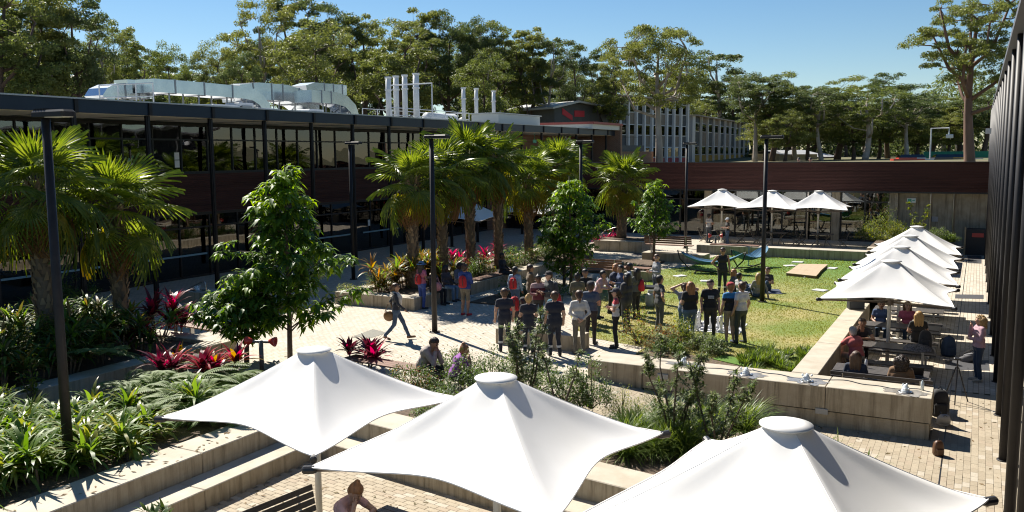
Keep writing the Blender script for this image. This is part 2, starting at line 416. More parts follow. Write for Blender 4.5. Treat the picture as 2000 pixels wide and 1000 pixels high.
seat_wall('long concrete retaining wall between lawn and picnic tables', -3.63, -3.04, 20.5, 31.2, -.6, .45, 'y', 3.5)
seat_wall('long low concrete patio wall along the far edge of lawn', -13.6, -4.6, 47.0, 47.9, -.2, .5, 'x', 3)
seat_wall('concrete wall at the far right end of the lawn behind umbrellas', -3.63, -3.04, 38.5, 47.0, -.6, .3, 'y', 4)
# planter of palms in the middle: front, right, left and back walls
seat_wall('front concrete wall of the palm planter behind the walking woman', -21.1, -17.5, 25.3, 25.9, -.1, .45, 'x', 1.8)
seat_wall('long right hand concrete wall of the palm planter people sit on', -18.1, -17.5, 25.92, 37.0, -.1, .45, 'y', 2.8)
seat_wall('left hand concrete wall of the middle palm planter', -21.1, -20.5, 25.92, 43.0, -.1, .45, 'y', 2.8)
seat_wall('concrete wall of the left palm garden beside the fern path', -18.5, -17.9, 2.0, 16.7, -.1, .48, 'y', 3)
seat_wall('concrete return wall of the left palm garden by the timber bench', -21.9, -17.9, 16.72, 17.3, -.1, .48, 'x', 2)
w0 = seat_wall('concrete fountain wall with a handrail by the left building', -26.7, -22.9, 22.9, 23.9, -.1, .45, 'x', 1.9)
b = MB(); pts = [(-1.8+.1*i, .08*math.sin(i*.5)) for i in range(37)]
for i in range(36):
    (xa, ya), (xb, yb) = pts[i], pts[i+1]; b.add([(xa,ya-.04,.454),(xb,yb-.04,.454),(xb,yb+.04,.454),(xa,ya+.04,.454)], [(0,1,2,3)])
b.build('water_channel', dark_groove, w0)
for x, lb in ((-26.1, 'bubbling jet beside the handrail on left fountain wall'), (-24.6, 'middle bubbling jet on the left fountain wall'), (-23.4, 'right bubbling jet on the left fountain wall')): fountain(Vector((x, 23.3, .45)), lb)
seat_wall('square concrete planter with handrail beyond the palm planter', -19.3, -16.4, 46.0, 48.2, -.1, .62, 'x', 3)
# low blocks round the young trees beside the lawn
seat_wall('concrete block carrying the dark timber bench near the hammock', -15.2, -11.9, 42.6, 43.6, -.1, .45, 'x', 3.4)
seat_wall('concrete block with a timber seat at the lawn edge', -14.6, -12.4, 35.6, 36.5, -.1, .45, 'x', 2.4)
seat_wall('short pale concrete block behind the low planting', -16.0, -14.9, 38.6, 39.3, -.1, .35, 'x', 2)
seat_wall('concrete block seat in the crowd beside the lawn', -12.3, -9.6, 21.9, 22.6, -.1, .45, 'x', 2.8)
seat_wall('concrete edge of the patio planter at the right', -5.0, -1.9, 48.6, 49.3, -.6, .55, 'x', 3.2)
seat_wall('concrete end wall of the patio planter by the promenade', -1.9, -1.3, 46.5, 53, -.6, .45, 'y', 3.2)

# amphitheatre steps of the plaza: two tiers at the left, two across
def tier(label, o, d, L, w, z0, z1):
    a = math.atan2(d[1], d[0]); t = thing('concrete_step', label, 'step', (o[0], o[1], 0), a, 'terraced concrete steps of the plaza')
    n = max(1, round(L/3.2)); s = L/n
    for i in range(n):
        b = MB(); b.cbox((s*(i+.5), w/2, (z0+z1)/2), (s-.01, w, z1-z0), 0, .014); me = b.mesh('concrete_block', [concrete, concrete_top])
        for p in me.polygons: p.material_index = 1 if p.normal.z > .5 else 0
        link('concrete_block', me, t)
tier('lower sunlit concrete step at the left of the plaza', (-11.35,-2), (0,1), 15.1, .65, -.6, -.12)
tier('upper sunlit concrete step edging the fern bed', (-12.0,-2), (0,1), 15.8, .8, -.6, .25)
dd = (math.cos(R_(-8.6)), math.sin(R_(-8.6)))
tier('lower concrete step across the back of the plaza', (-11.32,12.96), dd, 8.4, .56, -.6, -.12)
tier('upper concrete step across the back in front of shrubs', (-11.98,13.62), dd, 9.2, .8, -.6, .25)
# planting beds
mb = MB()
mb.prism([(-16.6,-2),(-12.82,-2),(-12.82,14.2),(-13.6,15.6),(-15.4,16.2),(-16.6,13.5)], -.3, .2)
mb.prism([(-12.2,14.5),(-2.9,13.12),(-2.9,14.6),(-5.5,15.4),(-8.2,16.0),(-11.5,16.6)], -.6, .16)
mb.prism([(-29,-4),(-18.5,-4),(-18.5,16.72),(-21.9,16.72),(-26,15)], -.1, .38)
mb.prism([(-20.5,25.9),(-18.1,25.9),(-18.1,43),(-20.5,43)], -.1, .36)
mb.prism([(-8.2,20.52),(-3.66,20.52),(-3.66,21.0),(-5.5,22.6),(-8.0,23.2)], -.1, .03)
mb.prism([(-19.2,46.6),(-16.5,46.6),(-16.5,48.1),(-19.2,48.1)], -.1, .66)
mb.prism([(-16.2,37.2),(-13.9,37.2),(-13.9,42.4),(-16.2,42.4)], -.1, .1)
mb.prism([(-5.0,49.3),(-1.9,49.3),(-1.9,56),(-5.0,56)], -.6, .5)
mb.prism([(-16.6,27.6),(-14.5,27.6),(-14.5,31.0),(-16.6,31.0)], -.1, .05)
struct('garden_bed', mb, soil)

# fallen leaves on paving, walls and steps
rng0 = random.Random(91); mb = MB()
for k in range(900):
    zone = rng0.random()
    if zone < .35: x, y = rng0.uniform(-17,-8.5), rng0.uniform(16.5,26); z = 0
    elif zone < .6: x, y = rng0.uniform(-3,.6), rng0.uniform(12,34); z = LOW
    elif zone < .75: x, y = rng0.uniform(-8.3,-3.2), rng0.uniform(15.5,19.3); z = ramp_z(x,y)
    elif zone < .85: x, y = rng0.uniform(-12.75,-12.05), rng0.uniform(5,13.3); z = .25
    else: x, y = rng0.uniform(-11.2,-7), rng0.uniform(8,12.2); z = LOW
    a = rng0.uniform(0,6.28); L = rng0.uniform(.03,.075); w = L*.35; c, s_ = math.cos(a), math.sin(a); u = rng0.uniform(.006,.02)
    mb.add([(x-c*L,y-s_*L,z+.004),(x-s_*w,y+c*w,z+u),(x+c*L,y+s_*L,z+.006),(x+s_*w,y-c*w,z+.005)], [(0,3,2,1)])
o = mb.build('leaf_litter', mat('dry_leaf', (.20,.12,.05), .8, island=(.12,.10,.04)), kind='stuff'); tag(o, 'scattered dry fallen leaves on the paving and steps', 'leaves')
# ================================================================== left building
fascia_m = mat('fascia_sky_tint', (.012,.022,.040), .35, col2=(.015,.027,.046), nscale=1.5, spec=.35)  # dark fascia; the blue of the reflected sky is put into its colour
flash_m = mat('roof_flashing', (.45,.45,.44), .4, metal=.4)
soffit_m = mat('soffit', (.88,.80,.66), .75, col2=(.84,.75,.60), nscale=1)
roof_m = mat('roof_sheet', (.42,.42,.42), .5, col2=(.34,.34,.34), nscale=.6)
board_m = mat('merbau_board', (.074,.030,.024), .6, col2=(.042,.018,.014), nscale=2.2, stretch=(.35,.35,9), island=(.088,.038,.030), bump=.1, bscale=12, spec=.15)
frame_m = mat('window_frame', (.014,.014,.016), .4)
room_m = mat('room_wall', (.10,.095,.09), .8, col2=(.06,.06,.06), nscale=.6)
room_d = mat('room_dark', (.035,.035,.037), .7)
brick_m = brickmat('red_brick', (R_(90),0,0), .24, .086, (.25,.105,.052), (.19,.075,.036), (.28,.22,.17), .008)
brick_m2 = brickmat('red_brick_side', (R_(90),0,R_(90)), .24, .086, (.25,.105,.052), (.19,.075,.036), (.28,.22,.17), .008)
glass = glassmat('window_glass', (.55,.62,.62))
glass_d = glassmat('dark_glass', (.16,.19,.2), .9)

LB = thing('glazed_building', 'long two storey glazed building with timber band and black posts at left', 'building', (-31.6,30,0))
LBo = Vector((-31.6,30,0))
def lb(mb, name, m, parent=LB, **k):
    mb.v = [tuple(Vector(v)-LBo) for v in mb.v]; return mb.build(name, m, parent, **k)
Y0, Y1 = -6.0, 70.6
b = MB(); b.box(-62,-27.8,Y0,Y1,7.10,7.50); roof = lb(b, 'roof', [roof_m])
b = MB(); b.box(-31.62,-27.95,Y0,Y1,7.06,7.098); s = lb(b, 'soffit', soffit_m, LB)
for k in range(25): y = 4.45+3.075*k; b = MB(); b.box(-31.55,-28.0,y-.02,y+.02,7.045,7.058); lb(b, 'soffit_joint', frame_m)
b = MB(); b.box(-27.8,-27.72,Y0,Y1,7.07,7.53); lb(b, 'fascia', fascia_m)
b = MB(); b.box(-28.0,-27.66,Y0,Y1+.05,7.532,7.585); lb(b, 'roof_flashing', flash_m)
colm = MB(); colm.box(-.075,.075,-.035,.035,-.02,7.06); colm.box(-.05,-.03,-.09,.09,-.02,7.06); colm.box(.03,.05,-.09,.09,-.02,7.06); colm.cbox((0,0,.01),(.26,.26,.02))
colmesh = colm.mesh('post', steel_black)
fm = MB(); fm.box(-.02,.06,-.07,.07,0,.47); stub = fm.mesh('fascia_rib', steel_black)
for k in range(-6, 18):
    y = 16.75+3.075*k
    link('post', colmesh, LB, Vector((-27.9,y,0))-LBo); link('fascia_rib', stub, LB, Vector((-27.72,y,7.06))-LBo)
# timber band: boards one over another, proud of each other by a hair
b = MB(); n = 20; z0, z1 = 2.98, 4.74; h = (z1-z0)/n; rr = random.Random(5)
for i in range(n):
    y = Y0
    while y < 57.0:
        e = min(57.0, y+rr.uniform(3.2,5.4)); d = rr.uniform(0,.006); b.box(-31.7,-31.50+d,y+.002,e-.002,z0+i*h+.004,z0+(i+1)*h-.004); y = e
lb(b, 'timber_boards', board_m, kind='stuff')
b = MB(); b.box(-31.88,-31.705,Y0,57.0,2.98,4.74); lb(b, 'band_backing', frame_m)
b = MB(); b.box(-31.9,-31.52,Y0,57.0,2.90,2.978); b.box(-31.9,-31.5,Y0,57.0,4.742,4.80); lb(b, 'band_edge', frame_m)
# brick end with its pier
b = MB(); b.box(-31.9,-31.55,55.2,Y1,0,7.05); lb(b, 'brick_wall', brick_m2)
b = MB(); b.box(-31.9,-27.2,Y1+.02,Y1+.4,0,7.9); lb(b, 'brick_end_wall', brick_m)
b = MB(); b.box(-48,-27.15,Y1-6.0,Y1+.45,7.9,8.08); b.cur = 1; b.box(-47.9,-27.3,Y1-5.9,Y1+.3,7.52,7.895); 
lb(b, 'raised_roof', [mat('red_capping', (.33,.075,.055), .5), mat('cream_panel', (.62,.62,.55), .6)])
# glazing: every pane is a piece of its own, frames between
def glaze_y(x, ya, yb, z0, z1, w, trans, gm, parent, conv, seed, fd=.06):
    """a row of panes in a wall of constant x"""
    n = round((yb-ya)/w); s = (yb-ya)/n; fr = MB(); zs = [z0]+trans+[z1]; r3 = random.Random(seed)
    for z in zs: fr.box(x-fd, x+fd, ya, yb, z-.035, z+.035)
    for i in range(n+1): fr.box(x-fd-.004, x+fd+.004, ya+i*s-.03, ya+i*s+.03, z0+.036, z1-.036)
    conv(fr, 'window_frame', frame_m, parent)
    for j in range(len(zs)-1):
        p = MB(); p.box(-.006,.006,-s/2+.028,s/2-.028,-(zs[j+1]-zs[j])/2+.03,(zs[j+1]-zs[j])/2-.03); me = p.mesh('pane', gm)
        for i in range(n):
            o = link('pane', me, parent, Vector((x, ya+(i+.5)*s, (zs[j]+zs[j+1])/2))-(LBo if parent is LB else BBo)); o.rotation_euler = (0, r3.uniform(-.006,.006), r3.uniform(-.006,.006))
glaze_y(-31.6, Y0+.2, 55.0, 4.82, 6.92, 1.53, [6.28], glass, LB, lb, 1)
glaze_y(-31.62, Y0+.2, 57.0, .06, 2.88, 1.75, [2.3], glass_d, LB, lb, 2)
b = MB(); b.box(-31.62,-31.5,Y0,55.2,6.93,7.05); lb(b, 'window_head', frame_m)
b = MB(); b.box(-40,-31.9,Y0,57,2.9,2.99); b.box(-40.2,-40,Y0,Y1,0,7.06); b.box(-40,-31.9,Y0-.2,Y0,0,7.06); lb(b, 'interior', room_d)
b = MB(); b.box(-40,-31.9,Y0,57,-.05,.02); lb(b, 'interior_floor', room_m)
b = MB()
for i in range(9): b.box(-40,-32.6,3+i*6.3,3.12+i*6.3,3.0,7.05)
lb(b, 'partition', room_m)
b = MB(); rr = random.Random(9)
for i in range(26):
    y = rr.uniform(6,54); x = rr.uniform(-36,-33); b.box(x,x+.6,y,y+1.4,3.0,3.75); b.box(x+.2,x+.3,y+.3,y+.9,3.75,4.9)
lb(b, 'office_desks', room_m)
b = MB()
for ya, yb in ((18.5,24.5),(25.2,28.8),(36.5,39.8),(40.5,44.0)): b.box(-31.53,-31.5,ya,yb,1.02,1.10)
lb(b, 'door_push_bar', mat('frosted_strip', (.25,.42,.48), .4))
for y, z in ((27.4,5.55),(27.4,5.2)):
    b = MB(); b.box(-31.59,-31.58,y-.13,y+.13,z-.16,z+.16); lb(b, 'paper_notice', mat('paper', (.75,.75,.72), .8))
p = AtX(722, 435, -31.5); b = MB(); b.box(-31.55,-31.54,p.y-.1,p.y+.1,p.z-.18,p.z+.18); lb(b, 'paper_notice', MATS['paper'])
# hanging exit sign and cameras under the soffit by the brick wall
b = MB(); p = AtX(1044,276,-29.5); b.box(-29.52,-29.48,p.y-.28,p.y+.28,p.z-.12,p.z+.12); b.box(-29.51,-29.49,p.y-.01,p.y+.01,p.z+.12,7.05)
lb(b, 'exit_sign', mat('sign_green', (.10,.42,.28), .5))
b = MB(); p = AtX(1107,273,-29.5); b.box(-29.6,-29.3,p.y-.3,p.y+.3,p.z-.1,p.z+.15); b.box(-29.5,-29.4,p.y-.4,p.y-.3,p.z-.3,7.05); lb(b, 'security_camera', mat('camera_grey', (.4,.4,.4), .5))

# ------------------------------------------------------------------ plant on the roof
galv = mat('galvanised_sheet', (.66,.70,.72), .2, metal=.96, col2=(.52,.57,.61), nscale=1.2, bump=.05, bscale=2)
galv_d = mat('duct_seam', (.30,.31,.32), .4, metal=.8)
white_pipe = mat('flue_white', (.66,.68,.68), .45, col2=(.55,.57,.58), nscale=2)
def duct(label, pts, w, h, seams=1.2):
    """rectangular sheet duct along a path, with standing seams"""
    t = thing('ventilation_duct', label, 'duct', pts[0], group='sheet metal ducts on the roof'); o = Vector(pts[0]); P = [Vector(p)-o for p in pts]
    body = MB(); rings = []
    for i, p in enumerate(P):
        d = (P[min(i+1,len(P)-1)]-P[max(i-1,0)]).normalized(); sd = Vector((0,0,1)).cross(d)
        if sd.length < .1: sd = Vector((0,1,0))
        sd.normalize(); u = d.cross(sd)
        rings.append([p+sd*a*w/2+u*c*h/2 for a, c in ((-1,-1),(1,-1),(1,1),(-1,1))])
    vs = [v for r in rings for v in r]; fs = [(i*4+k, i*4+(k+1)%4, i*4+4+(k+1)%4, i*4+4+k) for i in range(len(P)-1) for k in range(4)]
    fs += [(3,2,1,0), tuple(range(len(vs)-4, len(vs)))]
    body.add(vs, fs); body.build('duct_body', galv, t)
    for i in range(len(P)-1):
        L = (P[i+1]-P[i]).length; n = int(L/seams)
        for k in range(1, n+1):
            s = MB(); q = P[i].lerp(P[i+1], k/(n+.5)); d = (P[i+1]-P[i]).normalized(); sd = Vector((0,0,1)).cross(d)
            if sd.length < .1: sd = Vector((0,1,0))
            sd.normalize(); u = d.cross(sd); ww, hh = w/2+.035, h/2+.035
            c = [q+d*e+sd*a*ww+u*cc*hh for e in (-.03,.03) for a, cc in ((-1,-1),(1,-1),(1,1),(-1,1))]
            s.add(c, [(3,2,1,0),(4,5,6,7)]+[(j,(j+1)%4,4+(j+1)%4,4+j) for j in range(4)]); s.build('seam_flange', galv_d, t)
    for i in range(0, len(P)-1):
        q = (P[i]+P[i+1])/2
        if q.z+o.z-h/2 > 7.7:
            s = MB()
            for e in (-w*.42, w*.42):
                s = MB(); s.box(q.x+e-.03,q.x+e+.03,q.y-.03,q.y+.03,7.5-o.z,q.z-h/2); s.build('support_leg', galv_d, t)
    return t
A = lambda px, py, x=-35: AtX(px, py, x)
def ya(px, x=-35): return AtX(px, 195, x).y
duct('curved galvanised intake duct at the left end of the roof plant', [(-36,ya(192,-36),8.15),(-36,ya(200,-36),8.45),(-36,ya(213,-36),8.6),(-36,ya(235,-36),8.62),(-36,ya(282,-36),8.62)], 1.3, .6, .55)
duct('long raised galvanised duct running along the roof centre', [(-34.6,ya(284,-34.6),8.82),(-34.6,ya(345,-34.6),8.84),(-34.6,ya(400,-34.6),8.84),(-34.6,ya(455,-34.6),8.82),(-34.6,ya(478,-34.6),8.75),(-34.6,ya(493,-34.6),8.5),(-34.6,ya(502,-34.6),8.15),(-34.6,ya(505,-34.6),7.7)], 1.3, .62, .95)
duct('wide galvanised duct with square bend behind the long duct', [(-37,ya(452,-37),9.0),(-37,ya(490,-37),9.2),(-37,ya(545,-37),9.22),(-37,ya(575,-37),9.0),(-37,ya(592,-37),8.6),(-37,ya(598,-37),7.9)], 1.5, .95, .9)
duct('galvanised duct curving down at the right end of roof plant', [(-34.8,ya(592,-34.8),8.95),(-34.8,ya(640,-34.8),8.95),(-34.8,ya(660,-34.8),8.8),(-34.8,ya(673,-34.8),8.4),(-34.8,ya(679,-34.8),7.75)], 1.3, .7, 1.0)
duct('upper galvanised duct above the right hand bend', [(-38,ya(586,-38),9.6),(-38,ya(602,-38),9.82),(-38,ya(664,-38),9.85)], 1.2, .65, .9)
duct('small square galvanised duct end standing at left of long duct', [(-37.5,ya(238,-37.5),8.95),(-37.5,ya(300,-37.5),9.0)], 1.0, .7, .8)
for i, (px, w, h) in enumerate(((335,1.4,.5),(385,2.0,.55),(420,1.0,.7),(465,1.6,.5),(525,1.8,.45),(560,1.2,.6),(615,1.3,.4))):
    y = ya(px); t = thing('roof_unit', 'small pale plant unit low on the roof, %s along the duct run' % ('first','second','third','fourth','fifth','sixth','last')[i], 'roof unit', (-33.3,y,7.5), group='small plant units under the ducts')
    b = MB(); b.cbox((0,0,h/2),(1.0,w,h),0,.03); b.build('casing', white_pipe, t)
    b = MB(); b.cbox((.52,0,h/2),(.03,w*.7,h*.6)); b.build('grille', galv_d, t)
    b = MB(); b.tube([(0,-w/2,h*.6),(0,-w/2-.5,h*.6),(0,-w/2-.5,.05)],.06,8); b.build('pipe', white_pipe, t)
# railing over the first ducts
t = thing('roof_railing', 'thin white pipe railing along the ducts at roof left', 'railing', (-33.2,ya(195,-33.2),7.5)); yb = ya(300,-33.2)-ya(195,-33.2)
b = MB(); b.tube([(0,0,1.05),(0,yb,1.35)],.03,6); b.tube([(0,0,.55),(0,yb,.75)],.025,6); b.build('rail', white_pipe, t)
for k in range(4): b = MB(); b.tube([(0,yb*k/3,0),(0,yb*k/3,1.05+.1*k)],.03,6); b.build('post', white_pipe, t)
# flues on their platform
pl_x = -36.5
t = thing('roof_platform', 'white railed service platform round the tall flues', 'platform', (pl_x,ya(735,pl_x),7.5)); yL = ya(890,pl_x)-ya(735,pl_x)
b = MB(); b.box(-1.2,1.2,0,yL,.25,.33); b.build('deck', galv_d, t)
for zz in (.75,1.25): b = MB(); b.tube([(1.2,0,zz),(1.2,yL,zz)],.03,6); b.tube([(-1.2,0,zz),(-1.2,yL,zz)],.03,6); b.tube([(1.2,yL,zz),(-1.2,yL,zz)],.03,6); b.build('rail', white_pipe, t)
for k in range(7):
    b = MB(); y = yL*k/6; b.tube([(1.2,y,0),(1.2,y,1.25)],.035,6); b.tube([(-1.2,y,0),(-1.2,y,1.25)],.035,6); b.build('post', white_pipe, t)
b = MB(); ym = ya(817,pl_x)-ya(735,pl_x); b.tube([(1.2,0,.3),(1.2,0,2.7),(1.2,ym,3.2),(1.2,ym,.3)],.05,6); b.build('high_frame', white_pipe, t)
b = MB(); b.tube([(.3,ym+.6,.75),(.3,yL-.8,.75)],.42,14); b.build('fan_drum', white_pipe, t, smooth=True)
def flue(px, ytop, ybase, x, r, label):
    pt = AtX(px, ytop, x); t = thing('exhaust_flue', label, 'flue', (x, pt.y, 7.5), group='white exhaust flues on the roof'); hh = pt.z-7.5
    b = MB(); b.tube([(0,0,.3),(0,0,hh)], r, 14); b.build('stack', white_pipe, t, smooth=True)
    b = MB(); b.lathe([(r+.06,hh*.72),(r+.06,hh*.72+.1),(r+.01,hh*.72+.1)], n=14); b.lathe([(r+.05,hh-.12),(r+.05,hh),(r,hh)], n=14); b.build('collar', white_pipe, t)
    b = MB(); b.cbox((0,0,.25),(r*3,r*3,.5),0,.03); b.build('fan_base', white_pipe, t)
for i, (px, yt) in enumerate(((758,150),(773,148),(790,146),(812,143))): flue(px, yt, 215, pl_x, .19+.03*(i==3), ('leftmost','second','third','tallest rightmost')[i]+' of the four thick white flues on the railed platform')
for i, (px, yt) in enumerate(((905,171),(930,172),(964,177))): flue(px, yt, 228, -35.5, .15, ('left','middle','right')[i]+' one of the three thin white flues beyond the platform')
t = thing('roof_cowl', 'squat round white ventilator between the thin flues', 'ventilator', (-34.5,ya(945,-34.5),7.5))
b = MB(); b.lathe([(.3,0),(.3,.5),(.55,.6),(.6,.9),(.35,1.15),(.05,1.2)], n=14); b.build('cowl', white_pipe, t, smooth=True); b = MB(); b.cbox((0,0,.1),(.9,.9,.2),0,.02); b.build('kerb', white_pipe, t)
t = thing('roof_box', 'long low grey green box on the roof before the raised roof', 'roof box', (-31,ya(990,-31),7.5)); L = ya(1046,-31)-ya(966,-31)
b = MB(); b.cbox((0,0,.45),(2.2,L,.9),0,.03); b.build('casing', mat('box_grey', (.46,.49,.46), .6), t); b = MB(); b.cbox((0,0,.93),(2.4,L+.2,.06)); b.build('lid', MATS['box_grey'], t)

# ================================================================== back building
BBo = Vector((-13,57.4,0))
BB = thing('timber_clad_building', 'low back building with dark timber parapet over glass and concrete', 'building', BBo)
def bb(mb, name, m, parent=BB, **k):
    mb.v = [tuple(Vector(v)-BBo) for v in mb.v]; return mb.build(name, m, parent, **k)
b = MB(); z0, z1 = 3.14, 4.88; n = 19; h = (z1-z0)/n; rr = random.Random(8)
for i in range(n):
    x = -31.4
    while x < 5:
        e = min(5, x+rr.uniform(3,5.5)); d = rr.uniform(0,.006); b.box(x+.002,e-.002,57.2-d,57.4,z0+i*h+.004,z0+(i+1)*h-.004); x = e
bb(b, 'timber_boards', board_m, kind='stuff')
b = MB(); b.box(-31.4,5,57.405,57.5,3.14,4.88); bb(b, 'parapet_backing', frame_m)
b = MB(); b.box(-31.4,5,57.14,57.5,4.884,4.93); bb(b, 'parapet_cap', mat('cap_dark', (.03,.022,.02), .5))
b = MB(); b.box(-31.4,5,57.16,57.9,3.05,3.136); bb(b, 'soffit', frame_m)
b = MB(); b.box(-31.4,5,57.5,75,3.2,3.4); bb(b, 'roof_terrace', mat('terrace_floor', (.35,.32,.28), .8))
def glaze_x(y, xa, xb, z0, z1, w, trans, gm):
    n = round((xb-xa)/w); s = (xb-xa)/n; fr = MB(); zs = [z0]+trans+[z1]; r3 = random.Random(xa)
    for z in zs: fr.box(xa, xb, y-.06, y+.06, z-.035, z+.035)
    for i in range(n+1): fr.box(xa+i*s-.05, xa+i*s+.05, y-.065, y+.065, z0+.036, z1-.036)
    bb(fr, 'window_frame', frame_m)
    for j in range(len(zs)-1):
        p = MB(); p.box(-s/2+.048,s/2-.048,-.006,.006,-(zs[j+1]-zs[j])/2+.03,(zs[j+1]-zs[j])/2-.03); me = p.mesh('pane', gm)
        for i in range(n):
            o = link('pane', me, BB, Vector((xa+(i+.5)*s, y, (zs[j]+zs[j+1])/2))-BBo); o.rotation_euler = (r3.uniform(-.008,.008), 0, r3.uniform(-.008,.008))
XX = lambda px: AtY(px, 420, 57.8).x
cols = [XX(1384), XX(1633), XX(1745)]
glass_b = glassmat('shop_glass', (.42,.5,.5), 1.15)
glaze_x(57.85, -31.3, cols[0]-.3, .06, 3.04, 1.75, [2.45], glass_d)
glaze_x(57.85, cols[0]+.25, cols[1]-.28, .06, 3.04, 1.66, [2.5], glass_b)
glaze_x(57.85, cols[1]+.28, cols[2]-.25, .06, 3.04, 1.8, [2.45], glass_b)
for c in cols:
    b = MB(); b.box(c-.24,c+.24,57.55,58.1,-.1,3.05); bb(b, 'concrete_column', concrete)
b = MB(); b.box(cols[2]+.25,5,57.8,58.1,-.6,3.05); bb(b, 'concrete_wall', concrete)
for px in (1817, 1862): b = MB(); x = XX(px); b.tube([(x,57.72,LOW),(x,57.72,3.05)],.045,8); bb(b, 'downpipe', steel_rail)
b = MB(); x = XX(1579); b.tube([(x,57.5,0),(x,57.5,3.05)],.05,8); bb(b, 'downpipe', steel_rail)
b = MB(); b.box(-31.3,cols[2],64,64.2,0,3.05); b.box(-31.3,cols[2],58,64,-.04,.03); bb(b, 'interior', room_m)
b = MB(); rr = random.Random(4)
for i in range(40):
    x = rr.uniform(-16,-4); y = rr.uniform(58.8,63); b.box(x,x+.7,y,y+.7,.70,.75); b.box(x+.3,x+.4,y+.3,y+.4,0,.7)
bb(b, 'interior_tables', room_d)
b = MB(); x = XX(1780); p = AtY(1780,391.5,57.5); b.box(p.x-.24,p.x+.24,57.5,57.54,p.z-.13,p.z+.13); bb(b, 'exit_sign', mat('sign_white', (.75,.8,.76), .5))
b = MB(); b.cbox((p.x-.1,57.49,p.z),(.2,.012,.18)); b.cbox((p.x+.13,57.49,p.z),(.12,.012,.05)); b.tube([(p.x+.02,57.49,p.z-.07),(p.x+.1,57.49,p.z+.05)],.012,5); bb(b, 'exit_pictogram', MATS['sign_green'])
p = AtY(1823,428,57.75); b = MB(); b.cbox((p.x,57.77,p.z),(.5,.05,.3)); bb(b, 'wall_notice', mat('notice_grey', (.4,.38,.38), .6)); b = MB(); b.cbox((p.x-.17,57.74,p.z),(.15,.02,.3)); bb(b, 'notice_panel', room_d)
p = AtY(1362,395,58.6); b = MB()
b.lathe([(.02,0),(.02,.55),(.10,.56),(.13,.3),(.12,.0)][::-1], (p.x,58.6,p.z-.4), 10); bb(b, 'pendant_lamp', mat('lamp_white', (.6,.6,.58), .5))

# bin shelter at the end of the promenade
t = thing('bin_enclosure', 'dark bin enclosure with tan posts against the concrete wall', 'bin', (.25,57.0,LOW))
b = MB(); b.box(-.75,.75,-.35,.55,0,1.5); b.build('casing', room_d, t)
for x in (-.8,.3,.85): b = MB(); b.box(x-.04,x+.04,-.42,-.36,0,1.62); b.build('post', mat('tan_post', (.42,.31,.18), .6), t)
b = MB(); b.box(-.45,.15,-.40,-.37,1.05,1.28); b.build('red_sign', mat('sign_red', (.5,.06,.05), .5), t)

# ================================================================== right building: row of black posts, cap and dark wall
RB = thing('louvred_building', 'tall building edged with a row of round black posts at right', 'building', (0.65,20,0)); RBo = Vector((.65,20,0))
def rb(mb, name, m, **k):
    mb.v = [tuple(Vector(v)-RBo) for v in mb.v]; return mb.build(name, m, RB, **k)
black_post = mat('black_post', (.016,.015,.016), .5, col2=(.022,.020,.021), nscale=3, spec=.28)
b = MB(); b.tube([(0,0,LOW-.02),(0,0,8.02)], .085, 16, True); b.lathe([(.12,LOW-.01),(.12,LOW+.02),(.085,LOW+.02)], n=16); pm = b.mesh('post', black_post, True)
for k in range(-4, 14):
    y = 18.85+3.28*k; link('post', pm, RB, Vector((.68-.0035*(y-18.8),y,0))-RBo)
b = MB(); b.box(.48,1.3,6,61,8.02,8.16); rb(b, 'roof_edge', mat('edge_grey', (.12,.12,.13), .5))
b = MB(); b.box(1.3,12,2,61,7.9,8.1); rb(b, 'roof', roof_m)
b = MB(); b.box(3.0,3.2,3,61,LOW-.1,7.9); rb(b, 'dark_wall', room_d)
b = MB(); b.box(1.0,3.0,6,61,3.0,3.3); rb(b, 'floor_edge', steel_black)
b = MB(); b.tube([(.55,56.5,6.6),(.55,56.5,7.6)],.03,6); b.box(.2,.5,56.3,56.7,6.5,6.8); rb(b, 'antenna_box', mat('box_white', (.7,.7,.7), .5))
# ================================================================== umbrellas
def canvas_mat():
    M = bpy.data.materials.new('white_canopy'); M.use_nodes = True; nt = M.node_tree; p = nt.nodes['Principled BSDF']
    p.inputs['Base Color'].default_value = (.80,.79,.77,1); p.inputs['Roughness'].default_value = .55
    b = nt.nodes.new('ShaderNodeBump'); b.inputs['Strength'].default_value = .12; b.inputs['Distance'].default_value = .02
    nt.links.new(_noise(nt, _coord(nt), 2.2, 2), b.inputs['Height']); nt.links.new(b.outputs[0], p.inputs['Normal'])
    col = _mix(nt, _ramp(nt, _noise(nt, _coord(nt), 1.1, 4), .35, .8), (.83,.82,.80,1), (.75,.735,.70,1)); nt.links.new(col, p.inputs['Base Color'])
    t = nt.nodes.new('ShaderNodeBsdfTranslucent'); t.inputs[0].default_value = (.7,.67,.6,1)
    mx = nt.nodes.new('ShaderNodeMixShader'); mx.inputs[0].default_value = .12
    nt.links.new(p.outputs[0], mx.inputs[1]); nt.links.new(t.outputs[0], mx.inputs[2]); nt.links.new(mx.outputs[0], nt.nodes['Material Output'].inputs[0]); return M
canvas = canvas_mat(); canvas_seam = mat('canopy_seam', (.80,.78,.75), .6)
pole_white = mat('pole_white', (.68,.66,.60), .4)
cap_black = mat('cap_black', (.03,.028,.028), .35)
strut_grey = mat('strut_bronze', (.16,.13,.11), .4, metal=.5)
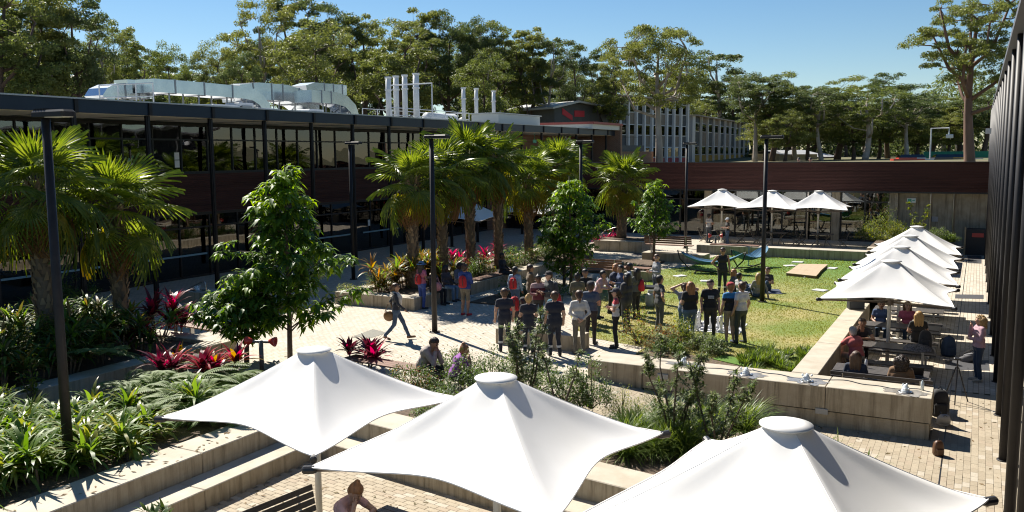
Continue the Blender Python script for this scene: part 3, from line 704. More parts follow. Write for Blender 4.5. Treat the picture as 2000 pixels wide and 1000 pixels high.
def make_umbrella(a=1.62, ze=2.05, rise=.90, N=96, T=26):
    parts = []
    def zt(r, th):
        k = th % (math.pi/2) - math.pi/4                    # 0 at the middle of an edge
        re = a/math.cos(k)*(1-.20*math.cos(2*k)**1.5 if abs(k) < math.pi/4-1e-6 else 1)
        return re, k
    V = []; F = []; r0 = .20
    for j in range(T+1):
        t = (j/T)**1.25
        for i in range(N):
            th = 2*math.pi*i/N + math.pi/4
            k = (2*math.pi*i/N) % (math.pi/2)-math.pi/4; c = max(0, math.cos(2*k))
            re = a/math.cos(k)*(1-.13*c**1.2)
            r = r0+(re-r0)*t; edge = .10*c**1.1
            prof = (1-t)**1.42
            z = ze+edge*t**1.4+rise*prof
            ridge = .05*math.exp(-((abs(abs(k)-math.pi/4))*6)**2)*math.sin(math.pi*t)
            V.append((r*math.cos(th), r*math.sin(th), z+ridge))
    for j in range(T):
        for i in range(N): l = (i+1) % N; F.append((j*N+i, (j+1)*N+i, (j+1)*N+l, j*N+l))
    cm = MB(); cm.add(V, F)
    me = cm.mesh('canopy', canvas, True); parts.append(('canopy', me, None))
    b = MB(); b.lathe([(.18,ze+rise-.03),(.268,ze+rise+.012),(.268,ze+rise+.022),(.15,ze+rise+.042),(.06,ze+rise+.056),(.005,ze+rise+.06)], n=32); parts.append(('vent_cap', b.mesh('vent_cap', canvas, True), None))
    for q in range(4):                                        # sewn seams along the four ridges
        i = (N//4*q) % N; b = MB(); b.tube([Vector(V[j*N+i])-Vector((0,0,.002)) for j in range(0, T+1)], .0045, 5); parts.append(('seam', b.mesh('seam', canvas_seam, True), None))
    b = MB(); b.tube([Vector(V[T*N+i % N]) for i in range(N+1)], .011, 6, False); parts.append(('edge_hem', b.mesh('edge_hem', canvas_seam, True), None))
    b = MB(); b.tube([(0,0,0),(0,0,ze+rise)], .052, 14); b.lathe([(.16,0),(.16,.02),(.06,.03)], n=16); parts.append(('pole', b.mesh('pole', pole_white, True), None))
    b = MB(); b.lathe([(.06,ze-.32),(.11,ze-.3),(.11,ze-.16),(.06,ze-.14)], n=14); parts.append(('hub', b.mesh('hub', strut_grey), None))
    for q in range(4):
        th = math.pi/4+q*math.pi/2; R = a*math.sqrt(2)-.02; e = Vector((math.cos(th)*R, math.sin(th)*R, ze-.03))
        b = MB(); s = Vector((math.cos(th)*.08, math.sin(th)*.08, ze-.22)); b.tube([s, e], .028, 8); parts.append(('strut', b.mesh('strut', strut_grey, True), 'strut'))
        c = MB(); d = (e-s).normalized(); c.tube([e-d*.06, e-d*.02, e+d*.09, e+d*.11], [.036,.05,.05,.03], 10); parts.append(('end_cap', c.mesh('end_cap', cap_black), 'cap'))
    return parts
UP = make_umbrella()
def umbrella(loc, rz, label, group, scale=1):
    t = thing('market_umbrella', label, 'umbrella', loc, rz, group)
    last = None
    for n, me, k in UP:
        o = link(n, me, last if k == 'cap' else t)
        if k == 'strut': last = o
    t.scale = (scale,)*3; return t
UG = 'white square market umbrellas'
umbrella((-8.97,10.22,LOW), R_(-5), 'large white umbrella at lower left above the seated woman', UG)
umbrella((-5.39,9.6,LOW), R_(-1.5), 'large white umbrella in the middle of the foreground', UG, 1.04)
umbrella((-1.68,9.28,LOW), R_(-10), 'large white umbrella cut by the bottom right of the picture', UG, 1.04)
for i, (x, y) in enumerate(((-2.02,25.95),(-2.06,30.0),(-2.06,34.1),(-2.1,38.5))):
    umbrella((x,y,LOW), R_((0,1.5,-1,1)[i]), ('nearest','second','third','farthest')[i]+' white umbrella of the row over the picnic tables', UG)
for i, (x, y) in enumerate(((-14.1,54.2),(-10.97,53.9),(-8.33,54.2))):
    umbrella((x,y,0), R_((3,-2,2)[i]), ('left','middle','right')[i]+' white umbrella on the far patio', UG, 1.09 if i else 1.1)
for i, (px, py) in enumerate(((905,410),(1000,412))):
    p = G(px, py, 2.2); p.z = 0
    umbrella((-24.6+i*.6, (41,47)[i], 0), R_(4*i), ('left','right')[i]+' white umbrella half hidden behind the palm trunks', UG, 1.0)

# ================================================================== lamp posts
def make_lamp():
    b = MB(); b.tube([(0,0,0),(0,0,2.0),(0,0,6.0)], [.09,.08,.07], 16); b1 = b.mesh('post', steel_black, True)
    b = MB(); b.lathe([(.17,0),(.17,.02),(.10,.03)], n=16)
    for q in range(4): b.lathe([(.018,.02),(.018,.06)], (.135*math.cos(q*1.571+.78), .135*math.sin(q*1.571+.78), 0), 6)
    b2 = b.mesh('base_plate', steel_black)
    b = MB(); b.cbox((.2,0,6.07), (.82,.26,.11), 0, .035); 
    for i in range(8): b.box(-.16+i*.04,-.145+i*.04,-.10,.10,6.125,6.15)
    b3 = b.mesh('lamp_head', steel_black)
    b = MB(); b.cbox((.34,0,6.008), (.44,.2,.016)); b4 = b.mesh('diffuser', mat('lamp_lens', (.55,.53,.48), .3))
    return [('post',b1),('base_plate',b2),('lamp_head',b3),('diffuser',b4)]
LP = make_lamp()
for x, y, z, lb_ in ((-13.5,9.1,.15,'tall black lamp post rising close at the left of the picture'), (-14.78,22.45,0,'black lamp post in the paved court beside the walking woman'), (-15.75,36.0,0,'black lamp post behind the middle palms'), (-14.95,49.4,0,'black lamp post behind the young tree near the patio'),
                     (-6.88,32.5,.012,'black lamp post standing on the lawn'), (-24.5,30.7,0,'black lamp post beside the left building posts')):
    t = thing('lamp_post', lb_, 'lamp post', (x,y,z), 0, 'black court lamp posts')
    for n, me in LP: link(n, me, t)

# ================================================================== tables, benches
slat_dark = mat('dark_slat', (.055,.048,.044), .5, col2=(.085,.075,.07), nscale=4, stretch=(1,10,10))
alu = mat('aluminium', (.45,.45,.45), .35, metal=.9)
def slat_set(t, L, W, z, n, m, axis='x', name='slat', th=.035, off=(0, 0), tilt=None):
    w = W/n
    b = MB(); b.cbox((0,0,0), (L, w-.012, th) if axis == 'x' else (w-.012, L, th), 0, .004); me = b.mesh(name, m)
    for i in range(n):
        e = -W/2+w*(i+.5); p = (off[0], off[1]+e, z) if axis == 'x' else (off[0]+e, off[1], z)
        link(name, me, t, p)
def picnic(loc, label, L=2.1, rz=0):
    t = thing('picnic_table', label, 'table', loc, rz, 'dark slatted picnic tables under the umbrella row')
    slat_set(t, L, .78, .735, 6, slat_dark, name='table_slat')
    for x in (-L*.36, L*.36):
        b = MB(); b.box(x-.03,x+.03,-.32,.32,.66,.715); b.box(x-.03,x+.03,-.05,.05,.03,.66); b.box(x-.03,x+.03,-.34,.34,0,.03); b.build('leg', alu, t)
    return t
def bench(loc, label, L=2.1, rz=0, back=False, m=None, group='slatted benches', h=.44, W=.42):
    m = m or slat_dark
    t = thing('slatted_bench', label, 'bench', loc, rz, group); slat_set(t, L, W, h, 4, m, name='seat_slat')
    for x in (-L*.38, L*.38):
        b = MB(); b.box(x-.03,x+.03,-W*.4,W*.4,h-.06,h-.018); b.box(x-.03,x+.03,-.06,.06,0,h-.06); b.box(x-.03,x+.03,-W*.45,W*.45,0,.025); b.build('leg', alu, t)
        if back: b = MB(); b.tube([(x,-W/2+.02,h-.04),(x,-W/2-.10,h+.46)],.022,6); b.build('back_support', alu, t)
    if back:
        for k in range(4):
            b = MB(); b.cbox((0,0,0),(L,.03,.085),0,.004); o = link('back_slat', b.mesh('back_slat', m), t, (0,-W/2-.01-.022*k,h+.13+.105*k)); o.rotation_euler = (R_(12),0,0)
    return t
ords = ('nearest','second','third','fourth','fifth')
for i, y in enumerate((22.15,25.2,28.3,31.4,35.0)):
    picnic((-1.85,y,LOW), ords[i]+' dark slatted picnic table from the fountain wall')
    if i == 0: bench((-1.75,21.2,LOW), 'slatted bench with a backrest facing away beside the fountain wall', 2.15, 0, True)
    else: bench((-1.85,y-.82,LOW), 'slatted bench on the near side of the %s picnic table' % ords[i])
    bench((-1.85,y+.82,LOW), 'slatted bench on the far side of the %s picnic table' % ords[i])
# timber benches of the court
tb = 'reddish timber benches'
bench((-12.3,16.95,.0), 'reddish timber slat bench behind the red cordyline near the umbrella', 3.2, R_(-6), m=timber_deck, group=tb, W=.55)
bench((-20.0,18.25,.0), 'reddish timber slat bench by the left palm garden', 2.3, R_(-6), m=timber_deck, group=tb, W=.55)
bench((-13.5,36.05,.46), 'timber slat seat fixed on the concrete block at lawn edge', 2.1, 0, m=timber_deck, group=tb, h=.07, W=.6)
bench((-13.9,43.1,.40), 'dark timber bench with backrest on the block near hammock', 2.5, 0, True, m=timber_deck, group=tb)
p = G(1150,548,0); bench((p.x,p.y+.6,0), 'dark timber bench with backrest behind the food table', 2.7, R_(4), True, m=timber_deck, group=tb)
bench((-11.6,47.45,.46), 'timber slat seat on the far patio wall', 2.6, 0, m=timber_deck, group=tb, h=.07, W=.6)
p = G(915,560,0); bench((-17.8,31.5,.42), 'timber slat seat on the palm planter wall', 3.0, R_(90), m=timber_deck, group=tb, h=.07, W=.5)
# plaza table and bench under the first umbrella
t = thing('plaza_table', 'black slatted table at which the woman rests her head', 'table', (-7.2,9.35,LOW), R_(-8)); slat_set(t, 1.0, 1.5, .735, 11, slat_dark, name='table_slat')
for y in (-.5,.5): b = MB(); b.box(-.4,.4,y-.03,y+.03,.66,.715); b.box(-.05,.05,y-.03,y+.03,0,.66); b.box(-.35,.35,y-.04,y+.04,0,.03); b.build('leg', alu, t)
bench((-8.72,8.75,LOW), 'dark slatted bench with backrest behind the umbrella pole', 2.3, R_(-98), True, group='plaza benches')

# patio tables with fixed seats
frame_tan = mat('cast_frame', (.30,.26,.20), .45, metal=.5)
def patio_set(i, x, y):
    t = thing('patio_table', ('left','middle','right')[i]+' square patio table under its white umbrella', 'table', (x,y,0), 0, 'patio tables'); slat_set(t, 1.25, .8, .73, 7, slat_dark, name='table_slat')
    for sx in (-.38,.38):
        b = MB(); b.tube([(sx-.22,-.25,0),(sx*.6,0,.4),(sx+.1,.3,.7)],.03,6); b.tube([(sx+.22,-.25,0),(sx*.6,0,.4),(sx-.1,.3,.7)],.03,6); b.build('leg', frame_tan, t)
    for k, sx in enumerate((-1,1)):
        c = thing('patio_chair', ('left','right')[k]+' cross framed chair at the %s patio table' % ('left','middle','right')[i], 'chair', (x+sx*1.15,y,0), 0 if sx > 0 else math.pi, 'patio chairs')
        slat_set(c, .5, .5, .44, 5, slat_dark, 'y', 'seat_slat')
        for yy in (-.2,.2): b = MB(); b.tube([(-.25,yy,0),(.22,yy,.43)],.022,6); b.tube([(.25,yy,0),(-.22,yy,.43)],.022,6); b.build('leg', frame_tan, c)
        for q in range(4): b = MB(); b.cbox((0,0,0),(.03,.5,.085),0,.004); link('back_slat', b.mesh('back_slat', slat_dark), c, (.24+.035*q,0,.52+.105*q))
        for yy in (-.2,.2): b = MB(); b.tube([(.2,yy,.43),(.38,yy,.9)],.02,6); b.build('back_support', frame_tan, c)
for i, (x, y) in enumerate(((-13.9,53.7),(-10.6,53.5),(-8.0,53.7))): patio_set(i, x, y)

# stainless handrails
def handrail(loc, rz, label, L=.95, H=.95):
    t = thing('handrail', label, 'handrail', loc, rz, 'stainless handrails'); b = MB()
    pts = [(0,0,0),(0,0,H-.12),(.04,0,H-.03),(.13,0,H),(L-.3,0,H-.28),(L-.1,0,H-.45),(L,0,H-.5)]
    b.tube(pts, .024, 10); b.build('rail', steel_rail, t, smooth=True); b = MB(); b.lathe([(.05,0),(.05,.012),(.025,.014)], n=12); b.build('foot', steel_rail, t)
p = G(404,600,0); handrail((p.x,p.y,0), R_(175), 'bent stainless handrail at the left fountain wall', 1.2)
p = G(1215,485,0); handrail((p.x,p.y,0), R_(180), 'bent stainless handrail beside the square planter', 1.35, 1.3)

# red listening tubes
red_gloss = mat('red_plastic', (.50,.045,.03), .35)
def talk_tube(loc, label, h):
    t = thing('talk_tube', label, 'play post', loc, R_(20), 'posts with red speaking cups'); b = MB(); b.tube([(0,0,0),(0,0,h)],.055,12); b.build('post', mat('post_green_grey', (.10,.11,.10), .5), t, smooth=True)
    b = MB(); b.tube([(-.22,0,h),(.22,0,h)],.035,8); b.build('cross_tube', MATS['post_green_grey'], t)
    for s in (-1,1):
        b = MB(); M = Matrix.Translation((s*.22,0,h+.02)) @ Matrix.Rotation(s*R_(95),4,'Y'); b.lathe([(.03,-.02),(.07,.04),(.115,.12),(.125,.16),(.10,.155),(.05,.06)], n=18, M=M); b.build('red_cup', red_gloss, t, smooth=True)
p = G(512,728,.2); talk_tube((p.x,p.y,.0), 'post with two red cups behind the left umbrella', .98)
p = G(1397,494,0); talk_tube((p.x,p.y,0), 'post with red cups beside the far patio wall', .95)

# pit covers and dark panels in the paving
cover_m = mat('cover_green', (.16,.155,.115), .6, col2=(.12,.115,.09), nscale=8, bump=.2)
panel_m = mat('panel_dark', (.055,.055,.06), .6, col2=(.075,.075,.08), nscale=10)
def cover(name, label, cs, z, m, group=None):
    P = [G(px, py, z) for px, py in cs]; c = sum(P, Vector())/4; b = MB(); b.prism([(q.x-c.x, q.y-c.y) for q in P], -.02, .006); b.build('temp', m) if 0 else None
    o = b.build(name, m, loc=(c.x,c.y,z)); tag(o, label, 'cover', group)
cover('pit_cover', 'flat square grey green pit cover left of the walking woman', [(690,657),(722,661),(757,650),(728,643)], 0, cover_m)
cover('pit_cover', 'small dark pit cover near the far handrail', [(1232,498),(1247,500),(1257,496),(1240,494)], 0, panel_m)
for k, cs in enumerate(([(1846,702),(1846,722),(1933,724),(1931,704)][::1], [(1866,575),(1865,583),(1921,584),(1921,576)], [(1891,499),(1890,514),(1917,515),(1917,500)])):
    cover('floor_panel', ('nearest','middle','farthest')[k]+' dark rectangular floor panel in the promenade paving', [cs[1],cs[2],cs[3],cs[0]], LOW, panel_m, 'dark floor panels')

# hammock on its stand
ham_b = mat('hammock_blue', (.05,.20,.33), .8, col2=(.02,.07,.13), nscale=1.2, stretch=(0,14,0), lo=.45, hi=.55)
def hammock(loc, rz, label):
    t = thing('hammock', label, 'hammock', loc, rz, 'blue hammocks'); L = 1.55
    b = MB(); pts = [(-L,0,1.02),(-L*.93,0,.62),(-L*.62,0,.12),(0,0,.035),(L*.62,0,.12),(L*.93,0,.62),(L,0,1.02)]; b.tube(pts,.03,8); b.build('stand', steel_black, t, smooth=True)
    for x in (-.7,.7): b = MB(); b.tube([(x,-.55,.02),(x,.55,.02)],.03,8); b.build('foot_bar', steel_black, t)
    V = []; n = 24; m = 8
    for i in range(n+1):
        u = -1+2*i/n
        for j in range(m+1):
            v = -1+2*j/m; w = .42*(1-u*u)**.5+.03; V.append((u*(L-.12), v*w, .98-.42*(1-u*u)-.18*(1-v*v)*(1-u*u)**.5))
    b = MB(); b.add(V, [(i*(m+1)+j,(i+1)*(m+1)+j,(i+1)*(m+1)+j+1,i*(m+1)+j+1) for i in range(n) for j in range(m)]); b.build('sling', ham_b, t, smooth=True)
    for s in (-1,1): b = MB(); b.tube([(s*(L-.13),0,.98),(s*L,0,1.02)],.012,5); b.build('rope', pole_white, t)
p = G(1385,535,0); hammock((p.x,p.y+.3,.012), R_(8), 'blue hammock slung on a curved black stand beside the man')
p = G(1425,525,0); hammock((p.x+.8,p.y+.6,.012), R_(70), 'second blue hammock end on behind the standing man')

# plywood boards and white pads on the lawn
ply = mat('plywood', (.47,.36,.24), .7, col2=(.40,.30,.19), nscale=3, stretch=(1,6,1)); 
for k, (cs) in enumerate(([(1546,526),(1601,530),(1617,516),(1561,515)], [(1535,533),(1594,539),(1602,530),(1546,526)])):
    P = [G(px, py, .14) for px, py in cs]; c = sum(P, Vector())/4
    t = thing('game_board', ('far','near')[k]+' plywood game board lying on the lawn', 'board', (c.x,c.y,0), 0, 'plywood game boards')
    for q in range(4):
        lo = [P[0].lerp(P[1],q/4), P[0].lerp(P[1],(q+1)/4), P[3].lerp(P[2],(q+1)/4), P[3].lerp(P[2],q/4)]; ins = lambda v, w: v+(w-v)*.01
        ctr = sum(lo, Vector())/4; b = MB(); b.prism([(ins(v,ctr).x-c.x, ins(v,ctr).y-c.y) for v in lo], .115, .14); b.build('panel', ply, t)
    b = MB(); b.prism([(v.x*.98+c.x*.02-c.x, v.y*.98+c.y*.02-c.y) for v in P], .012, .113); b.build('base_frame', timber_deck, t)
pad_m = mat('pad_pale', (.55,.55,.53), .7)
for k, (px, py) in enumerate(((1558,512),(1543,519),(1626,524),(1575,540),(1602,567),(1381,549),(1328,539),(1437,496),(1722,445))):
    if k == 8: continue
    p = G(px, py, .03); t = MB(); t.cbox((0,0,.02),(.55,.4,.05),0,.02)
    o = t.build('lawn_pad', pad_m, loc=(p.x,p.y,.012), rz=k*.7); tag(o, ('flat pale pad behind the far game board','flat pale pad left of the far game board','flat pale pad right of the game boards','flat pale pad in front of the near game board','lone pale pad on lawn near the umbrella','pale pad under the hammock','pale pad by the concrete block at lawn edge','pale pad behind the man at hammock')[k], 'pad', 'pale pads on the lawn')
t = MB(); t.tube([(0,0,0),(0,0,.95)],.018,6); p = G(1462,520,0); o = t.build('croquet_stake', mat('stake_blue', (.03,.22,.45), .5), loc=(p.x,p.y,.01)); tag(o, 'thin blue stake standing on lawn before the patio wall', 'stake')

# speaker, tripod
p = G(1675,598,.45); t = thing('loudspeaker', 'black loudspeaker tilted back on the lawn retaining wall', 'speaker', (-3.36,29.9,.45), R_(25)); b = MB()
b.prism([(-.24,-.2),(.24,-.2),(.2,.2),(-.2,.2)], 0, .45); b.build('cabinet', mat('speaker_black', (.03,.03,.032), .6), t); b = MB(); b.cbox((0,-.205,.23),(.42,.015,.38),0,.003); b.build('grille', mat('speaker_grille', (.06,.065,.07), .5), t)
b = MB(); b.box(.16,.28,-.02,.1,.06,.40); b.build('side_panel', alu, t)
p = G(1866,785,LOW); t = thing('camera_tripod', 'black camera tripod standing in the promenade', 'tripod', (p.x,p.y,LOW)); 
for q in range(3): b = MB(); a = q*2.094+.5; b.tube([(.3*math.cos(a),.3*math.sin(a),0),(.03*math.cos(a),.03*math.sin(a),.85)],.016,6); b.build('leg', cap_black, t)
b = MB(); b.tube([(0,0,.6),(0,0,1.02)],.018,8); b.build('centre_post', cap_black, t); b = MB(); b.cbox((0,0,1.05),(.16,.08,.05),0,.01); b.tube([(0,0,1.05),(-.22,-.1,1.0)],.012,6); b.build('head', cap_black, t)

# bags, boxes and things on tables
def backpack(loc, rz, label, m, s=1.0, lean=0, group='bags'):
    t = thing('backpack', label, 'bag', loc, rz, group); t.scale = (s,)*3; t.rotation_euler = (R_(lean),0,rz)
    V = []; n = 14
    prof = [(.02,0),(.8,.0),(1,.06),(1,.2),(.95,.32),(.8,.42),(.5,.475),(.1,.49)]
    for r, z in prof:
        for k in range(n): a = 6.283*k/n; cx_, sy_ = math.cos(a), math.sin(a); V.append((.165*r*math.copysign(abs(cx_)**.6,cx_), .11*r*math.copysign(abs(sy_)**.6,sy_)*(1.15 if z < .25 else 1), z))
    b = MB(); b.add(V, [(i*n+k,i*n+(k+1)%n,(i+1)*n+(k+1)%n,(i+1)*n+k) for i in range(len(prof)-1) for k in range(n)]+[tuple(range(n-1,-1,-1)), tuple(range((len(prof)-1)*n,len(prof)*n))]); b.build('body', m, t, smooth=True)
    b = MB(); b.cbox((0,-.125,.15),(.24,.07,.2),0,.03); b.build('front_pocket', m, t)
    for x in (-.09,.09): b = MB(); b.tube([(x,.10,.42),(x,.17,.36),(x,.17,.2),(x,.11,.06)],.016,6); b.build('strap', cap_black, t)
    b = MB(); b.tube([(-.04,0,.48),(0,0,.53),(.04,0,.48)],.01,5); b.build('handle', cap_black, t)
    return t
black_cloth = mat('black_cloth', (.02,.02,.022), .85, col2=(.035,.035,.037), nscale=10, sheen=.2)
grey_cloth = mat('grey_cloth', (.11,.11,.12), .85, col2=(.16,.16,.17), nscale=12)
backpack((-.55,21.55,LOW), R_(20), 'black backpack on the paving beside the tripod', black_cloth, 1.25)
backpack((-1.05,25.2,LOW+.76), R_(5), 'black backpack standing on the second picnic table', black_cloth, 1.0)
backpack((-.55,28.1,LOW), R_(40), 'dark blue bag leaning at the third picnic table', mat('navy_bag', (.03,.06,.12), .7), 1.2)
backpack((-.2,27.6,LOW), R_(80), 'dark grey bag lying on paving behind the third table', grey_cloth, 1.0, 60)
backpack((-.45,20.9,LOW), R_(10), 'grey crumpled bag on the paving by the fountain wall end', mat('pale_bag', (.35,.35,.36), .8), .8, 50)
backpack((-.45,18.6,LOW), R_(30), 'brown leather bag standing in the shade of fountain wall', mat('brown_leather', (.10,.045,.02), .5), .62)
b = MB(); rr = random.Random(2); n = 12
b.add([(0,0,.16)]+[(.30*math.cos(6.283*k/n)*rr.uniform(.7,1.1),.2*math.sin(6.283*k/n)*rr.uniform(.7,1.1),.10+rr.uniform(-.02,.04)) for k in range(n)]+[(.38*math.cos(6.283*k/n),.27*math.sin(6.283*k/n),0) for k in range(n)], [(0,1+k,1+(k+1)%n) for k in range(n)]+[(1+k,13+k,13+(k+1)%n,1+(k+1)%n) for k in range(n)])
tag(b.build('folded_jacket', mat('check_cloth', (.20,.19,.19), .9, col2=(.04,.04,.04), nscale=30), loc=(-1.2,24.95,LOW+.755)), 'crumpled black and white jacket on the second picnic table', 'jacket')
t = thing('laptop', 'open laptop with blue screen on the nearest picnic table', 'laptop', (-1.1,22.05,LOW+.756), R_(190)); b = MB(); b.cbox((0,0,.008),(.33,.23,.016),0,.004); b.build('keyboard_base', alu, t)
b = MB(); b.cbox((0,0,0),(.33,.012,.22),0,.003); o = link('screen_lid', b.mesh('screen_lid', cap_black), t, (0,.14,.12)); o.rotation_euler = (R_(-18),0,0)
b = MB(); b.cbox((0,-.008,0),(.30,.004,.19)); link('screen', b.mesh('screen', mat('screen_blue', (.03,.12,.35), .2)), o)
def bottle(loc, m, label, h=.24, r=.035, group='bottles and cups'):
    t = thing('bottle', label, 'bottle', loc, 0, group); b = MB(); b.lathe([(r,0),(r,h*.65),(r*.45,h*.82),(r*.42,h*.92)], n=12); b.build('body', m, t, smooth=True); b = MB(); b.lathe([(r*.5,h*.92),(r*.5,h)], n=10); b.build('cap', cap_black, t)
clear = mat('clear_plastic', (.6,.68,.7), .1, spec=.8); green_b = mat('green_bottle', (.05,.28,.08), .2); red_b = mat('red_bottle', (.4,.03,.03), .3); white_p = mat('white_plastic', (.75,.75,.74), .4); blue_b = mat('blue_bottle', (.05,.15,.5), .3)
bottle((-2.2,22.3,LOW+.756), white_p, 'white and blue bottle on the nearest picnic table'); bottle((-.85,20.1,.455), clear, 'clear water bottle standing at the end of fountain wall')
# food table in the crowd
p = G(1197,622,0); fx, fy = -11.0, 27.3
fp = G(1195,600,0); fx, fy = fp.x, fp.y+.6
t = thing('folding_table', 'white folding table covered with food and drinks in the crowd', 'table', (fx,fy,0), R_(10)); b = MB(); b.cbox((0,0,.73),(1.8,.75,.04),0,.015); b.build('table_top', white_p, t)
for x in (-.75,.75): b = MB(); b.tube([(x,-.3,0),(x,-.3,.71)],.015,6); b.tube([(x,.3,0),(x,.3,.71)],.015,6); b.tube([(x,-.3,.1),(x,.3,.1)],.012,6); b.build('leg', alu, t)
rr = random.Random(12); ms = [clear,green_b,red_b,white_p,green_b,clear]; nm = ['clear','green','red','white','green','clear']
cp, sp = math.cos(R_(10)), math.sin(R_(10))
for k in range(14):
    x, y = -.75+.115*k, rr.uniform(-.25,.25); q = k % 6
    bottle((fx+x*cp-y*sp, fy+x*sp+y*cp, .752), ms[q], '%s drink bottle, number %d from the left on the food table' % (nm[q], k+1), rr.uniform(.2,.32), rr.uniform(.035,.05))
for k in range(6):
    x, y = -.7+.28*k, -.12+.2*(k % 2); b = MB(); b.lathe([(.13,0),(.15,.03),(.13,.035),(.11,.06),(.02,.07)] if k % 2 else [(.1,0),(.14,.05),(.13,.05),(.09,.01)], n=14)
    o = b.build('food_plate', [white_p, mat('food_brown', (.25,.13,.05), .7)][k % 2], loc=(fx+x*cp-y*sp, fy+x*sp+y*cp, .752)); tag(o, ('leftmost white bowl','second plate with brown bread','third white bowl','fourth plate with brown bread','fifth white bowl','rightmost plate with brown bread')[k]+' on the food table', 'plate', 'plates on the food table')
p = G(1258,606,0); t = thing('barbecue', 'black barbecue plate on thin legs at the right of the crowd', 'barbecue', (p.x,p.y,0), R_(10)); b = MB(); b.cbox((0,0,.84),(.9,.5,.08),0,.02); b.build('hot_plate', cap_black, t)
for x in (-.38,.38):
    for y in (-.2,.2): b = MB(); b.tube([(x,y,0),(x,y,.8)],.018,6); b.build('leg', cap_black, t)
p = G(1271,598,0); t = thing('gas_bottle', 'pale gas bottle standing on lawn beside the barbecue', 'gas bottle', (p.x,p.y,.012)); b = MB(); b.lathe([(.17,0),(.2,.05),(.2,.38),(.15,.46),(.05,.48)], n=18); b.build('tank', mat('gas_white', (.42,.44,.42), .45), t, smooth=True)
b = MB(); b.lathe([(.12,.46),(.12,.58),(.10,.58),(.10,.46)], n=14); b.build('collar', MATS['gas_white'], t); b = MB(); b.lathe([(.03,.47),(.03,.55)], n=8); b.build('valve', alu, t)
# giant chess on the lawn
cp0 = G(1397,640,0); board_t = thing('chess_mat', 'chequered chess mat lying on the lawn', 'mat', (cp0.x,cp0.y,.03), R_(5))
wm, km = mat('chess_white', (.72,.72,.70), .5), mat('chess_black', (.03,.03,.03), .5)
b = MB(); b.cbox((0,0,-.004),(1.75,1.75,.012)); b.build('base', wm, board_t)
for i in range(8):
    for j in range(8):
        if (i+j) % 2: q = MB(); q.box(-.1,.1,-.1,.1,0,.003); link('dark_square', bpy.data.meshes.get('dark_square') or q.mesh('dark_square', mat('chess_grey', (.12,.13,.17), .7)), board_t, (-.7+.2*i,-.7+.2*j,.004))
prof_p = [(.08,0),(.08,.03),(.045,.06),(.03,.2),(.05,.22),(.03,.24),(.055,.29),(.04,.34),(.005,.36)]
prof_k = [(.09,0),(.09,.04),(.05,.08),(.035,.3),(.06,.33),(.04,.36),(.07,.46),(.05,.48),(.015,.5),(.015,.55),(.003,.56)]
mp = {}
for side, m in (('white',wm),('black',km)):
    for kind, pr_ in (('pawn',prof_p),('king',prof_k)): q = MB(); q.lathe(pr_, n=14); mp[side,kind] = q.mesh('chess_piece', m, True)
rr = random.Random(6); used = set()
for k in range(22):
    side = 'white' if k < 14 else 'black'; kind = 'king' if k % 4 == 0 else 'pawn'
    while True:
        i, j = (rr.randrange(0,8), rr.randrange(0,4)) if side == 'white' else (rr.randrange(0,8), rr.randrange(4,8))
        if (i,j) not in used: used.add((i,j)); break
    x, y = -.7+.2*i, -.7+.2*j; a = R_(5)
    o = link('chess_piece', mp[side,kind], None, (cp0.x+x*math.cos(a)-y*math.sin(a), cp0.y+x*math.sin(a)+y*math.cos(a), .038))
    tag(o, 'large %s %s chess piece standing on the lawn mat' % (('tall','short')[kind == 'pawn'], side), 'chess piece', '%s %s chess pieces on the mat' % (('tall','short')[kind == 'pawn'], side))
b = MB(); b.prism([(-.8,-.6),(.8,-.6),(.8,.6),(-.8,.6)], 0, .02); p = G(1484,570,0); tag(b.build('picnic_rug', mat('rug_navy', (.03,.04,.07), .9, col2=(.06,.08,.12), nscale=8), loc=(p.x,p.y,.02), rz=.3), 'dark picnic rug under the people sitting at the lawn lamp', 'rug')
# ================================================================== planting helpers
NR = np.random.default_rng(11)
def npmesh(name, V, F, mats, mi=None, smooth=False):
    """mesh from arrays; F is (n,3) or (n,4)"""
    V = np.asarray(V, np.float32); F = np.asarray(F, np.int32); me = bpy.data.meshes.new(name); k = F.shape[1]
    me.vertices.add(len(V)); me.vertices.foreach_set('co', V.ravel()); me.loops.add(F.size); me.loops.foreach_set('vertex_index', F.ravel())
    me.polygons.add(len(F)); me.polygons.foreach_set('loop_start', np.arange(0, F.size, k, dtype=np.int32)); me.polygons.foreach_set('loop_total', np.full(len(F), k, np.int32))
    if not isinstance(mats, (list, tuple)): mats = [mats]
    for m_ in mats: me.materials.append(m_)
    if mi is not None: me.polygons.foreach_set('material_index', np.asarray(mi, np.int32))
    if smooth: me.polygons.foreach_set('use_smooth', np.ones(len(F), bool))
    me.update(calc_edges=True); return me
def unit(a): return a/np.maximum(1e-9, np.linalg.norm(a, axis=-1, keepdims=True))
